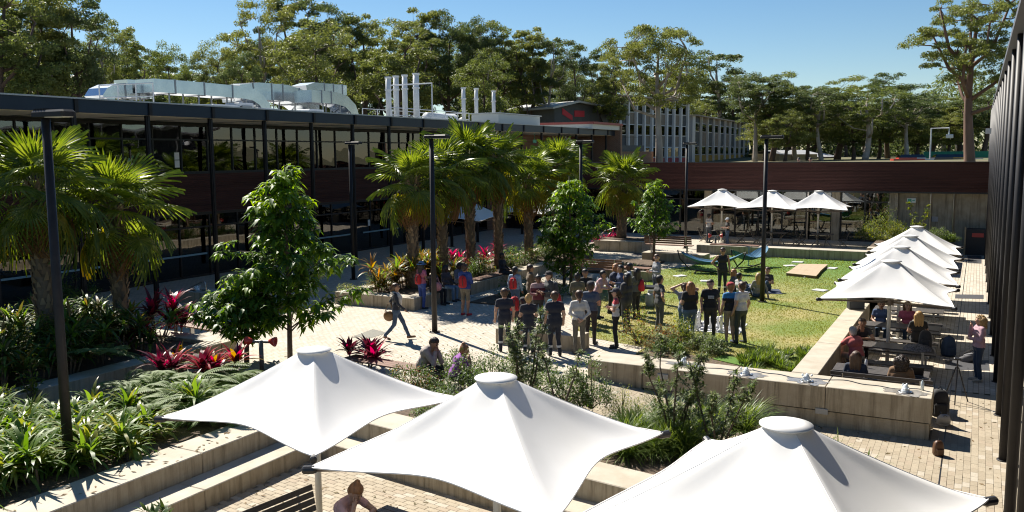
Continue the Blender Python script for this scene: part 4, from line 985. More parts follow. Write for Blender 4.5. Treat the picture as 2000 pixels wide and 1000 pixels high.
def leaf_batch(P, D, L, Wd, droop=.3, fold=.15, N=None):
    """pointed leaves: four triangles round a folded midrib. P base, D direction (unit), L length, Wd width"""
    n = len(P); L = np.broadcast_to(np.asarray(L, float), (n,))[:, None]; Wd = np.broadcast_to(np.asarray(Wd, float), (n,))[:, None]
    upv = np.tile(np.array([0, 0, 1.]), (n, 1)) if N is None else N
    S = np.cross(D, upv); bad = np.linalg.norm(S, axis=1) < .05; S[bad] = [1, 0, 0]; S = unit(S); U = unit(np.cross(S, D))
    dn = np.array([0, 0, -1.])
    mid = P+D*L*.5+dn*L*droop*.25; tip = P+D*L+dn*L*droop
    l = mid-S*Wd*.5+U*Wd*fold; r = mid+S*Wd*.5+U*Wd*fold
    V = np.stack([P, l, mid, r, tip], 1).reshape(-1, 3); b = (np.arange(n)*5)[:, None]
    F = np.concatenate([b+np.array([0, 2, 1]), b+np.array([0, 3, 2]), b+np.array([1, 2, 4]), b+np.array([2, 3, 4])], 0)
    return V, F
def strap_batch(P, D, L, Wd, droop, seg=5, N=None, fold=.2):
    """strap leaves that arch over: strips of quads, widest a third along"""
    n = len(P); L = np.broadcast_to(np.asarray(L, float), (n,)); Wd = np.broadcast_to(np.asarray(Wd, float), (n,)); droop = np.broadcast_to(np.asarray(droop, float), (n,))
    H = D.copy(); H[:, 2] = 0; H = unit(H); S = np.stack([-H[:, 1], H[:, 0], np.zeros(n)], 1)
    el = np.arcsin(np.clip(D[:, 2], -1, 1)); pos = P.copy(); rows = []
    for k in range(seg+1):
        t = k/seg; w = Wd*(np.sin(math.pi*min(1, .12+t*.88)**.75) if t < 1 else .02)
        rows.append(np.stack([pos-S*(w/2)[:, None], pos+S*(w/2)[:, None]], 1))
        a = el-droop*t*1.0; pos = pos+(H*np.cos(a)[:, None]+np.array([0, 0, 1.])*np.sin(a)[:, None])*(L/seg)[:, None]
    V = np.stack(rows, 1).reshape(-1, 3); st = (seg+1)*2; b = (np.arange(n)*st)[:, None]
    F = np.concatenate([b+np.array([2*k, 2*k+1, 2*k+3, 2*k+2]) for k in range(seg)], 0); return V, F
def rdir(n, zlo=-1, zhi=1, rng=NR):
    z = rng.uniform(zlo, zhi, n); a = rng.uniform(0, 2*math.pi, n); r = np.sqrt(np.maximum(0, 1-z*z)); return np.stack([r*np.cos(a), r*np.sin(a), z], 1)

bark_palm = mat('palm_trunk', (.20,.145,.095), .9, col2=(.12,.085,.055), nscale=5, bump=.6, bscale=20)
thatch = mat('palm_leaf_base', (.30,.215,.13), .85, island=(.15,.10,.06))
palm_leaf = leafmat('palm_leaf', (.085,.135,.02), (.19,.235,.042), .48, .36, spec=.5)
palm_dead = leafmat('palm_dead', (.30,.17,.06), (.20,.11,.05), .3, .7)
palm_yel = leafmat('palm_yellow', (.30,.25,.03), (.22,.24,.03), .5, .45)
def make_frond(seed, pet=.8, fan=.78, bend=.5, droop=.5, m=palm_leaf, seg=34):
    r = random.Random(seed); V = []; F = []; MI = []
    # petiole arching along +X
    pts = [Vector((pet*t, 0, .10*math.sin(t*2)-bend*.35*t*t)) for t in (0,.25,.5,.75,1)]
    b = MB(); b.tube(pts, [.022,.018,.015,.013,.011], 5)
    b.cur = 1; c = pts[-1]; ax0 = math.atan2(-bend*.7, 1.0)
    A = Vector((math.cos(ax0), 0, math.sin(ax0))); Nn = Vector((-math.sin(ax0), 0, math.cos(ax0))); B = Vector((0, 1, 0))
    for k in range(seg):
        ph = R_(-140+280*(k+.5)/seg)+r.uniform(-.02,.02); Lg = fan*(.72+.28*math.cos(ph*.8))*r.uniform(.9,1.06)
        hw = R_(280/seg)*.5
        d = lambda a: A*math.cos(a)+B*math.sin(a)
        rows = []; dr = droop*r.uniform(.7,1.4)
        for t, wf in ((.04,1),(.45,1.0),(.68,.62),(.86,.36),(1.0,.04)):
            rr_ = Lg*t; w = hw*min(t,.45)*wf/.45*.45*Lg/ max(rr_,1e-6) if t > .45 else hw
            zb = -dr*max(0,t-.38)**1.6*Lg*1.3-.10*Lg*(math.sin(ph)**2)*t
            ctr = c+d(ph)*rr_+Nn*(.035*t*Lg)+Vector((0,0,zb)); lft = c+d(ph-w)*rr_+Vector((0,0,zb))-Nn*(.02*t); rgt = c+d(ph+w)*rr_+Vector((0,0,zb))-Nn*(.02*t)
            rows.append((lft, ctr, rgt))
        for i in range(4):
            o = len(b.v); b.v += [tuple(q) for q in rows[i]+rows[i+1]]; b.f += [(o,o+1,o+4,o+3),(o+1,o+2,o+5,o+4)]; b.mi += [1,1]
    return b.mesh('frond', [mat('palm_petiole', (.16,.17,.05), .5), m])
FRONDS = {'up':[make_frond(s,.8,.95,.1,.22,seg=28) for s in (1,2)], 'mid':[make_frond(s,.9,.95,.35,.42,seg=28) for s in (3,4,5)], 'low':[make_frond(s,.95,.9,.7,.8,seg=28) for s in (6,7)], 'yel':[make_frond(8,.9,.75,.8,.9,palm_yel)], 'dead':[make_frond(s,.85,.6,1.1,1.5,palm_dead,24) for s in (9,10)]}
def palm(loc, ztop, label, seed, n=30, dead=5, s=1.0, r=.19):
    rr = random.Random(seed); t = thing('fan_palm', label, 'palm tree', loc, rr.uniform(0,6), 'fan palms'); h = ztop-loc[2]; lean = (rr.uniform(-.1,.1), rr.uniform(-.1,.1))
    b = MB(); pts = [(lean[0]*k/6, lean[1]*k/6, h*k/6-.1) for k in range(7)]; b.tube(pts, [r*1.15,r*1.02,r*.95,r,r*1.1,r*1.1,r*.8], 14); b.build('trunk', bark_palm, t, smooth=True)
    # old leaf bases clothing the trunk
    b = MB(); nb = int(h*46)
    for k in range(nb):
        f = (k+.5)/nb; z = h*f; a = k*2.4+rr.uniform(-.3,.3); R0 = r*(.92+.25*f); ca, sa = math.cos(a), math.sin(a); w = rr.uniform(.05,.085); L = rr.uniform(.12,.2)*(1+f*.5); out = rr.uniform(.03,.085)*(1+f*.6)
        cx_, cy_ = lean[0]*f, lean[1]*f; T = (-sa*w, ca*w)
        b.add([(cx_+ca*R0-T[0],cy_+sa*R0-T[1],z),(cx_+ca*R0+T[0],cy_+sa*R0+T[1],z),(cx_+ca*(R0+out)+T[0]*.25,cy_+sa*(R0+out)+T[1]*.25,z+L),(cx_+ca*(R0+out)-T[0]*.25,cy_+sa*(R0+out)-T[1]*.25,z+L),(cx_+ca*(R0+.01),cy_+sa*(R0+.01),z+L*.8)], [(0,1,2,3),(1,4,2),(4,0,3)])
    o = b.build('leaf_bases', thatch, t); o['kind'] = 'stuff'
    for k in range(n+dead):
        f = k/(n-1) if k < n else 1.0
        el = R_(82-128*f**1.1)+rr.uniform(-.12,.12); az = k*2.39996+rr.uniform(-.25,.25)
        kind = 'up' if f < .25 else 'mid' if f < .68 else 'low'
        if k >= n: kind = 'dead'; el = R_(rr.uniform(-58,-30))
        elif f > .72 and rr.random() < .5: kind = 'yel'
        o = link('frond', rr.choice(FRONDS[kind]), t, (lean[0]+math.cos(az)*.08, lean[1]+math.sin(az)*.08, h-.12*f)); o.rotation_euler = (rr.uniform(-.25,.25), -el, az); q = s*rr.uniform(.88,1.08)*(.8 if f < .1 else 1); o.scale = (q,q,q)
    return t
palm((-21.5,14.1,.35), 4.75, 'fan palm at the far left behind the tall lamp post', 21, 36, 16, 1.05, .23)
palm((-21.5,17.2-.75,.35), 4.05, 'fan palm with arching bright fronds right of the left lamp post', 22, 33, 9, 1.08, .21)
palm((-24.6,12.0,.35), 4.9, 'fan palm behind the leftmost palm against the glass', 23, 32, 4, 1.1)
mid = [(-19.3,27.8,4.5,8,'leftmost palm of the middle planter with brown hanging fronds'),(-19.2,29.9,4.75,6,'second palm of the middle planter behind the lamp post'),(-19.5,32.6,5.35,4,'tallest palm of the middle planter with thick trunk'),(-19.1,34.4,5.2,4,'palm right of the tallest one in the middle planter'),(-19.5,38.2,4.3,5,'lower palm half hidden behind the broadleaf tree'),(-19.3,41.2,5.0,3,'palm whose crown shows above the middle broadleaf tree')]
for k, (x, y, zt_, d, lb_) in enumerate(mid): palm((x,y,.33), zt_, lb_, 30+k, 32+k % 3*3, d+3, (1.0,1.08,1.12,.98,1.05,1.0)[k])
palm((-21.5,45.5,.0), 4.9, 'palm behind the right side of the middle broadleaf tree', 41, 32, 3, 1.1)
palm((-18.2,47.5,.6), 4.0, 'lone fan palm in the square planter before the back building', 42, 38, 7, 1.15, .27)

# ------------------------------------------------------------------ broadleaf trees
bark_b = mat('smooth_bark', (.15,.11,.08), .85, col2=(.09,.07,.05), nscale=8, bump=.4)
broad_leaf = leafmat('broad_leaf', (.045,.10,.016), (.10,.19,.028), .42, .42, spec=.35)
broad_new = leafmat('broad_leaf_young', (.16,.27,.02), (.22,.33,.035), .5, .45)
def broad_tree(loc, h, w, z0, label, seed, ncl=330, leafL=.22, shape='cone', stems=1, group='young broadleaf trees'):
    rng = np.random.default_rng(seed); t = thing('broadleaf_tree', label, 'tree', loc, 0, group)
    b = MB(); top = Vector((rng.uniform(-.1,.1), rng.uniform(-.1,.1), h*.96)); b.tube([(0,0,-.1),(.03,.02,h*.3),(top.x*.6,top.y*.6,h*.65),top], [.075,.06,.04,.012], 9)
    C = []; tops = []
    nb = 46
    for k in range(nb):
        f = (k+.5)/nb; z = z0+(h*.93-z0)*f; a = k*2.4+rng.uniform(-.4,.4)
        R = w*(1-f)**.6*(.62+.55*rng.random())*(.9+.25*math.sin(f*17+seed)) if shape == 'cone' else w*math.sin(math.pi*min(1,.22+f*.78))**.8*(.7+.45*rng.random())
        R = max(R, .18); e = Vector((math.cos(a)*R, math.sin(a)*R, z-.10*R+.25*(1-f)*R)); s = Vector((top.x*f*.5, top.y*f*.5, max(.5*z0, z-.35*R))); md = s.lerp(e,.55)+Vector((0,0,.14*R))
        b.tube([s, md, e], [.022*(1.1-f),.014,.006], 5)
        m_ = max(2, int(round(ncl/nb*(.5+R/w*.9))))
        for q in range(m_):
            u = rng.uniform(.35,1.04) if m_ > 2 else rng.uniform(.6,1); p = (s.lerp(md,u/.55) if u < .55 else md.lerp(e,(u-.55)/.45)); C.append((p.x+rng.normal(0,.12), p.y+rng.normal(0,.12), p.z+rng.normal(0,.10))); tops.append(f)
    b.build('trunk', bark_b, t, smooth=True)
    C = np.array(C); nl = 8; P = np.repeat(C, nl, 0)+rng.normal(0,.025,(len(C)*nl,3)); D = rdir(len(P),-.35,.55,rng); out = P.copy(); out[:,2] = 0; D = unit(D+unit(out)*.35)
    tt = np.repeat(np.array(tops), nl)
    L = leafL*rng.uniform(.75,1.25,len(P)); V, F = leaf_batch(P, D, L, L*.40, .45+.3*rng.random(len(P))[:,None], .12)
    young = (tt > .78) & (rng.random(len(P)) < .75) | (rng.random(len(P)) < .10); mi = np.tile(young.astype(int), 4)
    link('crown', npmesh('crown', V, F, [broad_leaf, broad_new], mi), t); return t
broad_tree((-16.3,17.6,.05), 5.45, 2.0, 1.2, 'dense young broadleaf tree behind the left umbrella', 51, 640, .26)
broad_tree((-16.9,16.6,.05), 2.5, 1.3, .8, 'low leafy side tree joined to the left broadleaf tree', 52, 260, .25, 'round')
broad_tree((-14.75,32.7,.05), 4.75, 1.45, 1.5, 'young broadleaf tree in the centre behind the crowd', 53, 430, .21, 'round')
broad_tree((-15.15,32.9,.05), 3.1, 1.1, .5, 'bushy lower tree beside the central broadleaf tree', 54, 260, .2, 'round')
broad_tree((-14.35,42.0,.1), 4.35, 1.55, 1.35, 'small round headed tree near the far patio', 55, 330, .21, 'cone')

# ------------------------------------------------------------------ cordylines and strap plants
def strap_plant(name, loc, label, cat, m, n, L, Wd, seed, stem=0, el=(.3,1.4), droop=(.6,1.5), group=None, parts=False, heads=1, spread=.2):
    rng = np.random.default_rng(seed); t = thing(name, label, cat, loc, rng.uniform(0,6), group)
    P = []; D = []
    for hd in range(heads):
        hx, hy = (0,0) if heads == 1 else (rng.normal(0,spread), rng.normal(0,spread)); hz = stem*(1 if heads == 1 else rng.uniform(.45,1.1))
        if stem: b = MB(); b.tube([(hx*.4,hy*.4,-.05),(hx,hy,hz)],.022,6); b.build('stem', bark_palm, t)
        for k in range(n):
            e = rng.uniform(*el); a = k*2.4+rng.uniform(-.3,.3); P.append((hx+.02*math.cos(a),hy+.02*math.sin(a),hz+(.02 if not stem else rng.uniform(-.28,.02)*min(1,stem)))); D.append((math.cos(e)*math.cos(a),math.cos(e)*math.sin(a),math.sin(e)))
    P, D = np.array(P), np.array(D); k_ = len(P)
    if parts:
        for q in range(k_):
            V, F = strap_batch(P[q:q+1], D[q:q+1], L*rng.uniform(.75,1.15), Wd*rng.uniform(.8,1.2), rng.uniform(*droop)); mm = m if not isinstance(m, list) else m[int(rng.integers(len(m)))]
            link('leaf', npmesh('leaf', V, F, mm, smooth=True), t)
    else:
        V, F = strap_batch(P, D, L*rng.uniform(.75,1.15,k_), Wd*rng.uniform(.8,1.2,k_), rng.uniform(*droop,k_)); ms = m if isinstance(m, list) else [m]
        mi = np.tile(rng.integers(0,len(ms),k_), 5); link('foliage', npmesh('foliage', V, F, ms, mi, True), t)
    return t
cord_red = leafmat('cordyline_red', (.26,.010,.022), (.44,.028,.055), .42, .4); cord_dark = leafmat('cordyline_dark', (.055,.012,.016), (.10,.02,.025), .35, .35); cord_or = leafmat('cordyline_orange', (.38,.16,.03), (.26,.22,.03), .45, .4)
CG = 'red cordylines'
def cordy(px, py, z, label, seed, s=1, dark=0, n=24, heads=2, stem=.45):
    p = G(px, py, z); ms = [[cord_red,cord_dark,cord_red,cord_dark],[cord_dark,cord_dark,cord_red],[cord_red,cord_or,cord_dark,cord_or]][dark]
    strap_plant('cordyline', (p.x,p.y,z-.02), label, 'cordyline', ms, n, .58*s, .105*s, seed, stem*s, (.25,1.45), (.5,1.5), CG, True, heads, .18)
cordy(330,757,.2,'bright red cordyline at the left end of the red group in fern bed',61,1.15)
cordy(395,758,.2,'bright red cordyline in the front of the red group in fern bed',62,1.15,0,24,2,.55)
cordy(365,735,.2,'dark orange cordyline at the back of the red group',63,1.1,2)
cordy(440,742,.2,'orange and maroon cordyline under the left broadleaf tree',64,1.1,2)
cordy(715,722,.1,'dark red cordyline between umbrella and timber bench',65,1.15,0,26)
cordy(690,712,.1,'maroon cordyline behind the left umbrella top',66,1.0,1)
cordy(345,655,.4,'maroon cordyline at the right end of left palm garden',67,1.25,1,24,3,.7)
cordy(310,665,.4,'dark maroon cordyline beside the second palm',68,1.2,1,24,3,.7)
cordy(280,680,.4,'low maroon cordyline under the second palm',69,1.1,1)
cordy(445,575,.1,'small dark cordyline behind the left fountain wall',70,.9,1,20,1)
for k, (px, py, lb_) in enumerate(((893,500,'bright pink cordyline left of the thick palm trunk'),(940,488,'bright pink cordyline behind the thick palm trunk'),(975,497,'bright pink cordyline right of the palm trunks'))):
    p = AtX(px, py, -19.9); strap_plant('cordyline', (p.x,p.y,.33), lb_, 'cordyline', [cord_red,cord_red,cord_red,cord_dark], 24, .62, .10, 71+k, .75, (.35,1.45), (.4,1.3), CG, True, 3, .3)
for k, (px, py, lb_) in enumerate(((1165,478,'red cordyline beyond the planter by the central tree'),(1190,475,'red and white cordyline before the back palm'))):
    p = G(px, py, .3); strap_plant('cordyline', (p.x,p.y,.1), lb_, 'cordyline', [cord_red,cord_dark], 22, .6, .10, 81+k, .55, (.3,1.4), (.5,1.3), CG, True, 3, .3)
ginger = leafmat('ginger_leaf', (.07,.14,.02), (.16,.25,.045), .45, .45, spec=.35); ging_y = leafmat('ginger_yellow', (.16,.20,.03), (.24,.24,.05), .45, .35)
bird = leafmat('bronze_strap', (.07,.08,.018), (.20,.14,.04), .4, .4)
rr = random.Random(77); k = 0
for row in range(10):
    for i in range(19):
        x = -16.3+.36*row+rr.uniform(-.18,.18); y = 3.4+.58*i+rr.uniform(-.25,.25)
        if x > -12.95 or (y > 10.6 and rr.random() < .45+.2*(y-10.6)) or y > 13.9: continue
        k += 1; s = rr.uniform(.8,1.25)
        strap_plant('strap_leaf_plant', (x,y,.15), 'green strap leaved plant massed in the fern bed beside the steps', 'plant', [ginger,ginger,ginger,ging_y], 28, .66*s, .075, 500+k, .34*s, (.15,1.45), (.8,2.2), 'strap leaved plants massed in the fern bed', False, 2, .14)
# ferns
fern_m = leafmat('fern_leaf', (.12,.19,.06), (.23,.30,.11), .5, .55)
def fern(loc, label, seed, nf=11, L=.75, group='tree ferns in the bed'):
    rng = np.random.default_rng(seed); t = thing('fern', label, 'fern', loc, 0, group); Vs = []; Fs = []; o = 0
    for q in range(nf):
        a = q*2.4+rng.uniform(-.3,.3); e = rng.uniform(.35,1.05); n = 26; pos = np.zeros(3); P = []; D = []; Lq = L*rng.uniform(.8,1.15)
        H = np.array([math.cos(a),math.sin(a),0]); S = np.array([-math.sin(a),math.cos(a),0]); ang = e
        for k in range(n):
            u = k/n; ang = e-1.35*u; d = H*math.cos(ang)+np.array([0,0,math.sin(ang)]); pos = pos+d*Lq/n
            if u < .12: continue
            for sg in (-1,1): P.append(pos.copy()); D.append(unit(S*sg+d*.35)); 
        P = np.array(P); D = np.array(D); u = np.linspace(.12,1,len(P)); V, F = leaf_batch(P, D, .24*L*np.sin(math.pi*(u*.82+.14)), .034*L/.75*1.3, .12, .1); Vs.append(V); Fs.append(F+o); o += len(V)
    link('fronds', npmesh('fronds', np.concatenate(Vs), np.concatenate(Fs), fern_m), t)
for k, (px, py, L) in enumerate(((205,745,1.0),(285,790,.95),(330,795,1.0),(370,780,1.05),(420,775,1.0),(455,765,.95),(400,815,.9),(430,825,.85),(380,835,.85),(300,825,.85),(250,785,.9),(410,755,1.0),(340,765,1.0),(360,810,.9),(445,790,.9),(310,775,.9),(465,785,.8))):
    p = G(px, py, .2); p.x = min(-13.0, p.x); fern((p.x,p.y,.42 if k else .8), ('tall upright fern against the garden wall' if k == 0 else 'pale green arching fern massed at the right of the fern bed'), 90+k, 11, L)
# upright leafy shoots and bromeliad-like dark shrubs of the left palm garden
dark_leaf = leafmat('shade_leaf', (.04,.08,.018), (.085,.14,.028), .4, .45); yel_leaf = leafmat('euphorbia', (.15,.20,.03), (.30,.30,.04), .45, .45); olive_leaf = leafmat('olive_leaf', (.11,.14,.065), (.21,.235,.125), .35, .5); mid_leaf = leafmat('shrub_leaf', (.05,.095,.02), (.12,.175,.035), .4, .45)
red_tip = leafmat('red_tip_leaf', (.16,.12,.03), (.28,.13,.05), .4, .5)
def bush(loc, label, seed, r, h, n, m, leafL=.09, wr=.35, name='shrub', group=None, stems=5, ncl=40, zlo=-.3, up=.4, low=.1):
    """shrub: stems that fork into leaf clusters, denser towards the outside"""
    rng = np.random.default_rng(seed); t = thing(name, label, 'shrub', loc, rng.uniform(0,6), group)
    c = rdir(ncl, -.15, 1, rng)*np.array([r,r,h*.92-low])*(rng.random((ncl,1))**.4)*np.array([1,1,1]); c[:,2] = np.abs(c[:,2])+low
    c *= (1+.18*np.sin(c[:,[1]]*5+seed)); b = MB()
    for k in range(min(ncl, max(stems*3, 10))): q = c[k]; b.tube([(q[0]*.08,q[1]*.08,-.05),(q[0]*.45,q[1]*.45,q[2]*.55),tuple(q)], [.012+.006*h,.009,.004], 5)
    b.build('stems', bark_b, t)
    P = np.repeat(c, max(1, n//ncl), 0); P = P+rng.normal(0,.10*(r+h)/2,P.shape); P[:,2] = np.maximum(P[:,2],.03); D = rdir(len(P), zlo, 1, rng); D = unit(D+np.array([0,0,up]))
    L = leafL*rng.uniform(.7,1.3,len(P)); V, F = leaf_batch(P, D, L, L*wr, .25, .15); ms = m if isinstance(m, list) else [m]; mi = np.tile(rng.integers(0,len(ms),len(P)), 4)
    link('foliage', npmesh('foliage', V, F, ms, mi), t); return t
def gb(px, py, z, *a, **k): p = G(px, py, z); return bush((p.x,p.y,z-.03), *a, **k)
rr = random.Random(31); k = 0
for i in range(12):
    for j in range(6):
        k += 1; x, y = -19.0-.85*j+rr.uniform(-.3,.3), 5.4+.95*i+rr.uniform(-.35,.35)
        if y > 16.0: continue
        strap_plant('shade_plant', (x,y,.35), 'dark leafy plant massed in the shade under the left palms', 'plant', [dark_leaf,ginger,dark_leaf,bird], 30, .62, .08, 700+k, .95, (.1,1.3), (.6,1.8), 'dark plants massed under the left palms', False, 4, .35)
gb(75,700,.4,'yellow green airy shrub at the left foot of the lamp post',101,.9,1.2,1500,[yel_leaf,mid_leaf],.11)
gb(20,690,.4,'yellow green shrub at the left edge of the picture',102,.9,1.1,1400,[yel_leaf,mid_leaf],.11)
gb(62,790,.2,'upright yellow tipped shoot in front of the garden wall',103,.25,.95,260,[mid_leaf,yel_leaf],.16,.3,ncl=14,up=.2)
gb(12,820,.2,'yellow tipped shoot at the left edge of the fern bed',104,.3,.9,260,[mid_leaf,yel_leaf],.16,.3,ncl=14,up=.2)
gb(150,590,.4,'pale green low shrub behind the second palm trunk',105,.8,1.0,900,[mid_leaf],.12)
# planter in the middle
rr = random.Random(41)
for k in range(9):
    x, y = -19.9+rr.uniform(-.4,.9), 26.5+.5*k+rr.uniform(-.3,.3)
    strap_plant('bronze_strap_plant', (x,y,.34), 'bronze and green strap leaved clump at the front of the middle planter', 'plant', [bird,bird,ginger,cord_or], 34, .75, .07, 800+k, .9, (.1,1.35), (.4,1.5), 'bronze strap leaved clumps in the middle planter', False, 4, .3)
for k in range(16):
    x, y = -19.3+rr.uniform(-.9,.9), 30.4+.78*k; bush((x,y,.33), 'green leafy shrub filling the middle planter under the palms', 850+k, rr.uniform(.5,.8), rr.uniform(.6,1.1), 700, [mid_leaf,dark_leaf,red_tip][:2+(k % 3 == 0)], .12, group='green shrubs under the middle palms')
bush((-20.7,25.65,.42), 'low yellow green shrub at the left corner of the middle planter', 871, .5, .35, 500, [yel_leaf,mid_leaf], .07)
bush((-20.2,26.3,.34), 'small round leaved shrub beside the front wall of middle planter', 872, .6, .55, 900, [mid_leaf,olive_leaf], .07)
for k in range(6): p = (-15.6+.35*k, 29.0+.9*(k % 3), .03); bush(p, 'low dark shrub round the foot of the central tree', 880+k, .6, .7, 500, [dark_leaf,mid_leaf], .11, group='low shrubs round the central tree')
for k in range(5): bush((-15.8+.45*k,37.9+.5*(k % 2),.06), 'low silvery plant in the small bed by the lawn', 890+k, .4, .38, 380, [olive_leaf,mid_leaf], .10, group='silvery plants in the small lawn bed')
# front garden: banksia-like saplings, grasses
grass_m = leafmat('tuft_grass', (.075,.13,.02), (.17,.22,.045), .45, .4); ban = [olive_leaf,mid_leaf,olive_leaf]
def sapling(loc, label, seed, h, nst=3, lean=.35, ncl=60, leafL=.11, m=None, per=13):
    rng = np.random.default_rng(seed); t = thing('sapling', label, 'sapling', loc, 0, 'thin saplings of the front garden'); b = MB(); C = []
    for s in range(nst):
        a = 6.283*s/nst+rng.uniform(-.5,.5); ex, ey = math.cos(a)*lean*h*rng.uniform(.5,1.2), math.sin(a)*lean*h*rng.uniform(.5,1.2); hh = h*rng.uniform(.75,1); pts = [Vector((0,0,-.1)),Vector((ex*.35+rng.normal(0,.04),ey*.35+rng.normal(0,.04),hh*.38)),Vector((ex*.7+rng.normal(0,.05),ey*.7,hh*.72)),Vector((ex,ey,hh))]
        b.tube(pts,[.026,.02,.013,.005],6)
        for k in range(ncl//nst):
            u = rng.uniform(.22,1.0)*3; i = min(2,int(u)); p = pts[i].lerp(pts[i+1],u-i); tw = Vector(rdir(1,-.1,.8,rng)[0])*rng.uniform(.05,.16)*h*(1.15-u/3.4); q = p+tw; b.tube([p,q],[.007,.003],4); C.append(tuple(q)); C.append(tuple(p.lerp(q,.6)))
    b.build('stems', bark_b, t, smooth=True); C = np.array(C); P = np.repeat(C,per,0)+rng.normal(0,.015,(len(C)*per,3)); D = rdir(len(P),-.3,1,rng); L = leafL*rng.uniform(.7,1.3,len(P)); V, F = leaf_batch(P,D,L,L*.26,.15,.15); ms = m or ban; mi = np.tile(rng.integers(0,len(ms),len(P)),4); link('foliage', npmesh('foliage',V,F,ms,mi), t)
sapling((-8.3,16.0,.1), 'grey green sapling in front of the men in navy uniforms', 201, 2.15, 5, .26, 110, .12)
sapling((-7.1,15.3,.1), 'leaning bare stemmed sapling right of the middle umbrella top', 202, 1.75, 2, .3, 20)
sapling((-4.7,15.0,.1), 'tall thin sapling before the fountain wall', 203, 2.2, 5, .30, 110, .11)
sapling((-3.9,14.9,.1), 'second thin sapling right of the tall one at the fountain wall', 204, 1.8, 4, .36, 80, .11)
for k, (px, py, r, h, lb_) in enumerate(((905,745,.55,.55,'low green shrub behind the middle umbrella below the seated women'),(850,740,.55,.5,'low green shrub at the left of the front garden'),(960,745,.6,.65,'bushy shrub left of the grey green sapling'),(1040,765,.6,.7,'bushy shrub right of the middle umbrella top'),(1100,790,.5,.6,'dark shrub beyond the middle umbrella'),(1155,790,.42,.75,'upright small leaved shrub beside the path'),(870,820,.6,.5,'low shrub in the gap between the two umbrellas'))):
    gb(px, py, .15, lb_, 210+k, r*1.25, h*1.3, 2200, [mid_leaf,dark_leaf,mid_leaf,olive_leaf], .085, ncl=50)
bush((-11.1,15.9,.12), 'dense green shrub hiding the legs of the woman in beige jacket', 221, .75, .75, 2600, [mid_leaf,mid_leaf,dark_leaf,red_tip], .08, ncl=60)
bush((-9.75,15.75,.12), 'dense green shrub hiding the girl in purple up to the shoulders', 222, .85, .95, 3000, [mid_leaf,dark_leaf,mid_leaf], .08, ncl=64)
gb(1215,812,.1,'feathery yellow green shrub beside the path',220,.45,.6,1500,[yel_leaf,olive_leaf],.08,.12,ncl=50)
def tuft(px, py, z, label, seed, n=90, L=.75, g='grass tufts of the front garden'):
    p = G(px, py, z); strap_plant('grass_tuft', (p.x,p.y,z-.02), label, 'grass tuft', [grass_m,grass_m,mid_leaf], n, L, .02, seed, 0, (.5,1.5), (.7,2.0), g, False, 3, .12)
for k, (px, py) in enumerate(((1250,850),(1290,865),(1330,850),(1215,870),(1270,885),(1320,880),(1365,860),(1410,850),(1450,845),(1235,890),(1380,835),(1300,835),(1480,838),(1345,890))): tuft(px, py, .15, 'arching green grass tuft massed in the front garden above the step', 230+k, 110, .8)
for k, (px, py) in enumerate(((1560,800),(1600,905),(1690,925),(1625,890))): tuft(px, py, -.3, 'stray thin grass blades rising beside the right umbrella', 250+k, 9, .6, 'stray grass blades')
# bed at the near edge of the lawn
for k, (px, py, r, h, ms, lb_) in enumerate(((1248,668,.55,.95,[red_tip,mid_leaf,yel_leaf],'rusty yellow shrub at the left end of the lawn bed'),(1290,680,.5,.7,[olive_leaf,red_tip],'silvery shrub in the lawn bed next to the rusty one'),(1335,672,.5,.95,[mid_leaf,yel_leaf],'bright green upright shrub in front of woman in black'),(1370,680,.5,.6,[olive_leaf,olive_leaf,mid_leaf],'silvery shrub below the chess pieces'),(1400,690,.4,.5,[olive_leaf,mid_leaf],'small silvery shrub at the right of the lawn bed'),(1310,690,.5,.4,[mid_leaf],'low green shrub behind the fountain wall'))):
    gb(px, py, .05, lb_, 260+k, r, h, 1500, ms, .085, ncl=55)
rr = random.Random(88)
for k in range(26):
    p = G(rr.uniform(1455,1585), rr.uniform(693,728), .03)
    if p.x > -3.75 or p.y < 20.6: continue
    strap_plant('edging_plant', (p.x,p.y,.02), 'spiky green edging plant in the lawn corner by the retaining wall', 'plant', [grass_m,mid_leaf], 30, .32, .035, 300+k, 0, (.6,1.5), (.2,.9), 'spiky edging plants at the lawn corner', False, 3, .12)
# far patio planter
for k, (px, py, r, h, ms) in enumerate(((1722,462,1.3,1.9,[yel_leaf,olive_leaf,mid_leaf]),(1700,466,1.0,1.0,[yel_leaf,mid_leaf]),(1760,455,1.0,1.3,[mid_leaf,yel_leaf]),(1745,470,.9,.8,[olive_leaf,yel_leaf]),(1825,468,.7,.9,[mid_leaf,olive_leaf]),(1850,472,.6,.6,[mid_leaf]))):
    p = G(px, py, .5); p.y = min(p.y, 54.5); bush((p.x,p.y,.45), ('large feathery yellow green shrub at the patio right','yellow green grassy shrub at the front of the patio planter','green shrub behind the umbrella row','low feathery shrub beside the umbrella tops','green shrub right of the far umbrella','small green shrub near the promenade end')[k], 320+k, r, h, 2200, ms, .14, .2, ncl=70)
sapling((-2.9,54.0,.4), 'crooked small tree with orange fruit before the concrete wall', 330, 2.7, 2, .2, 40, .14, [mid_leaf,yel_leaf])
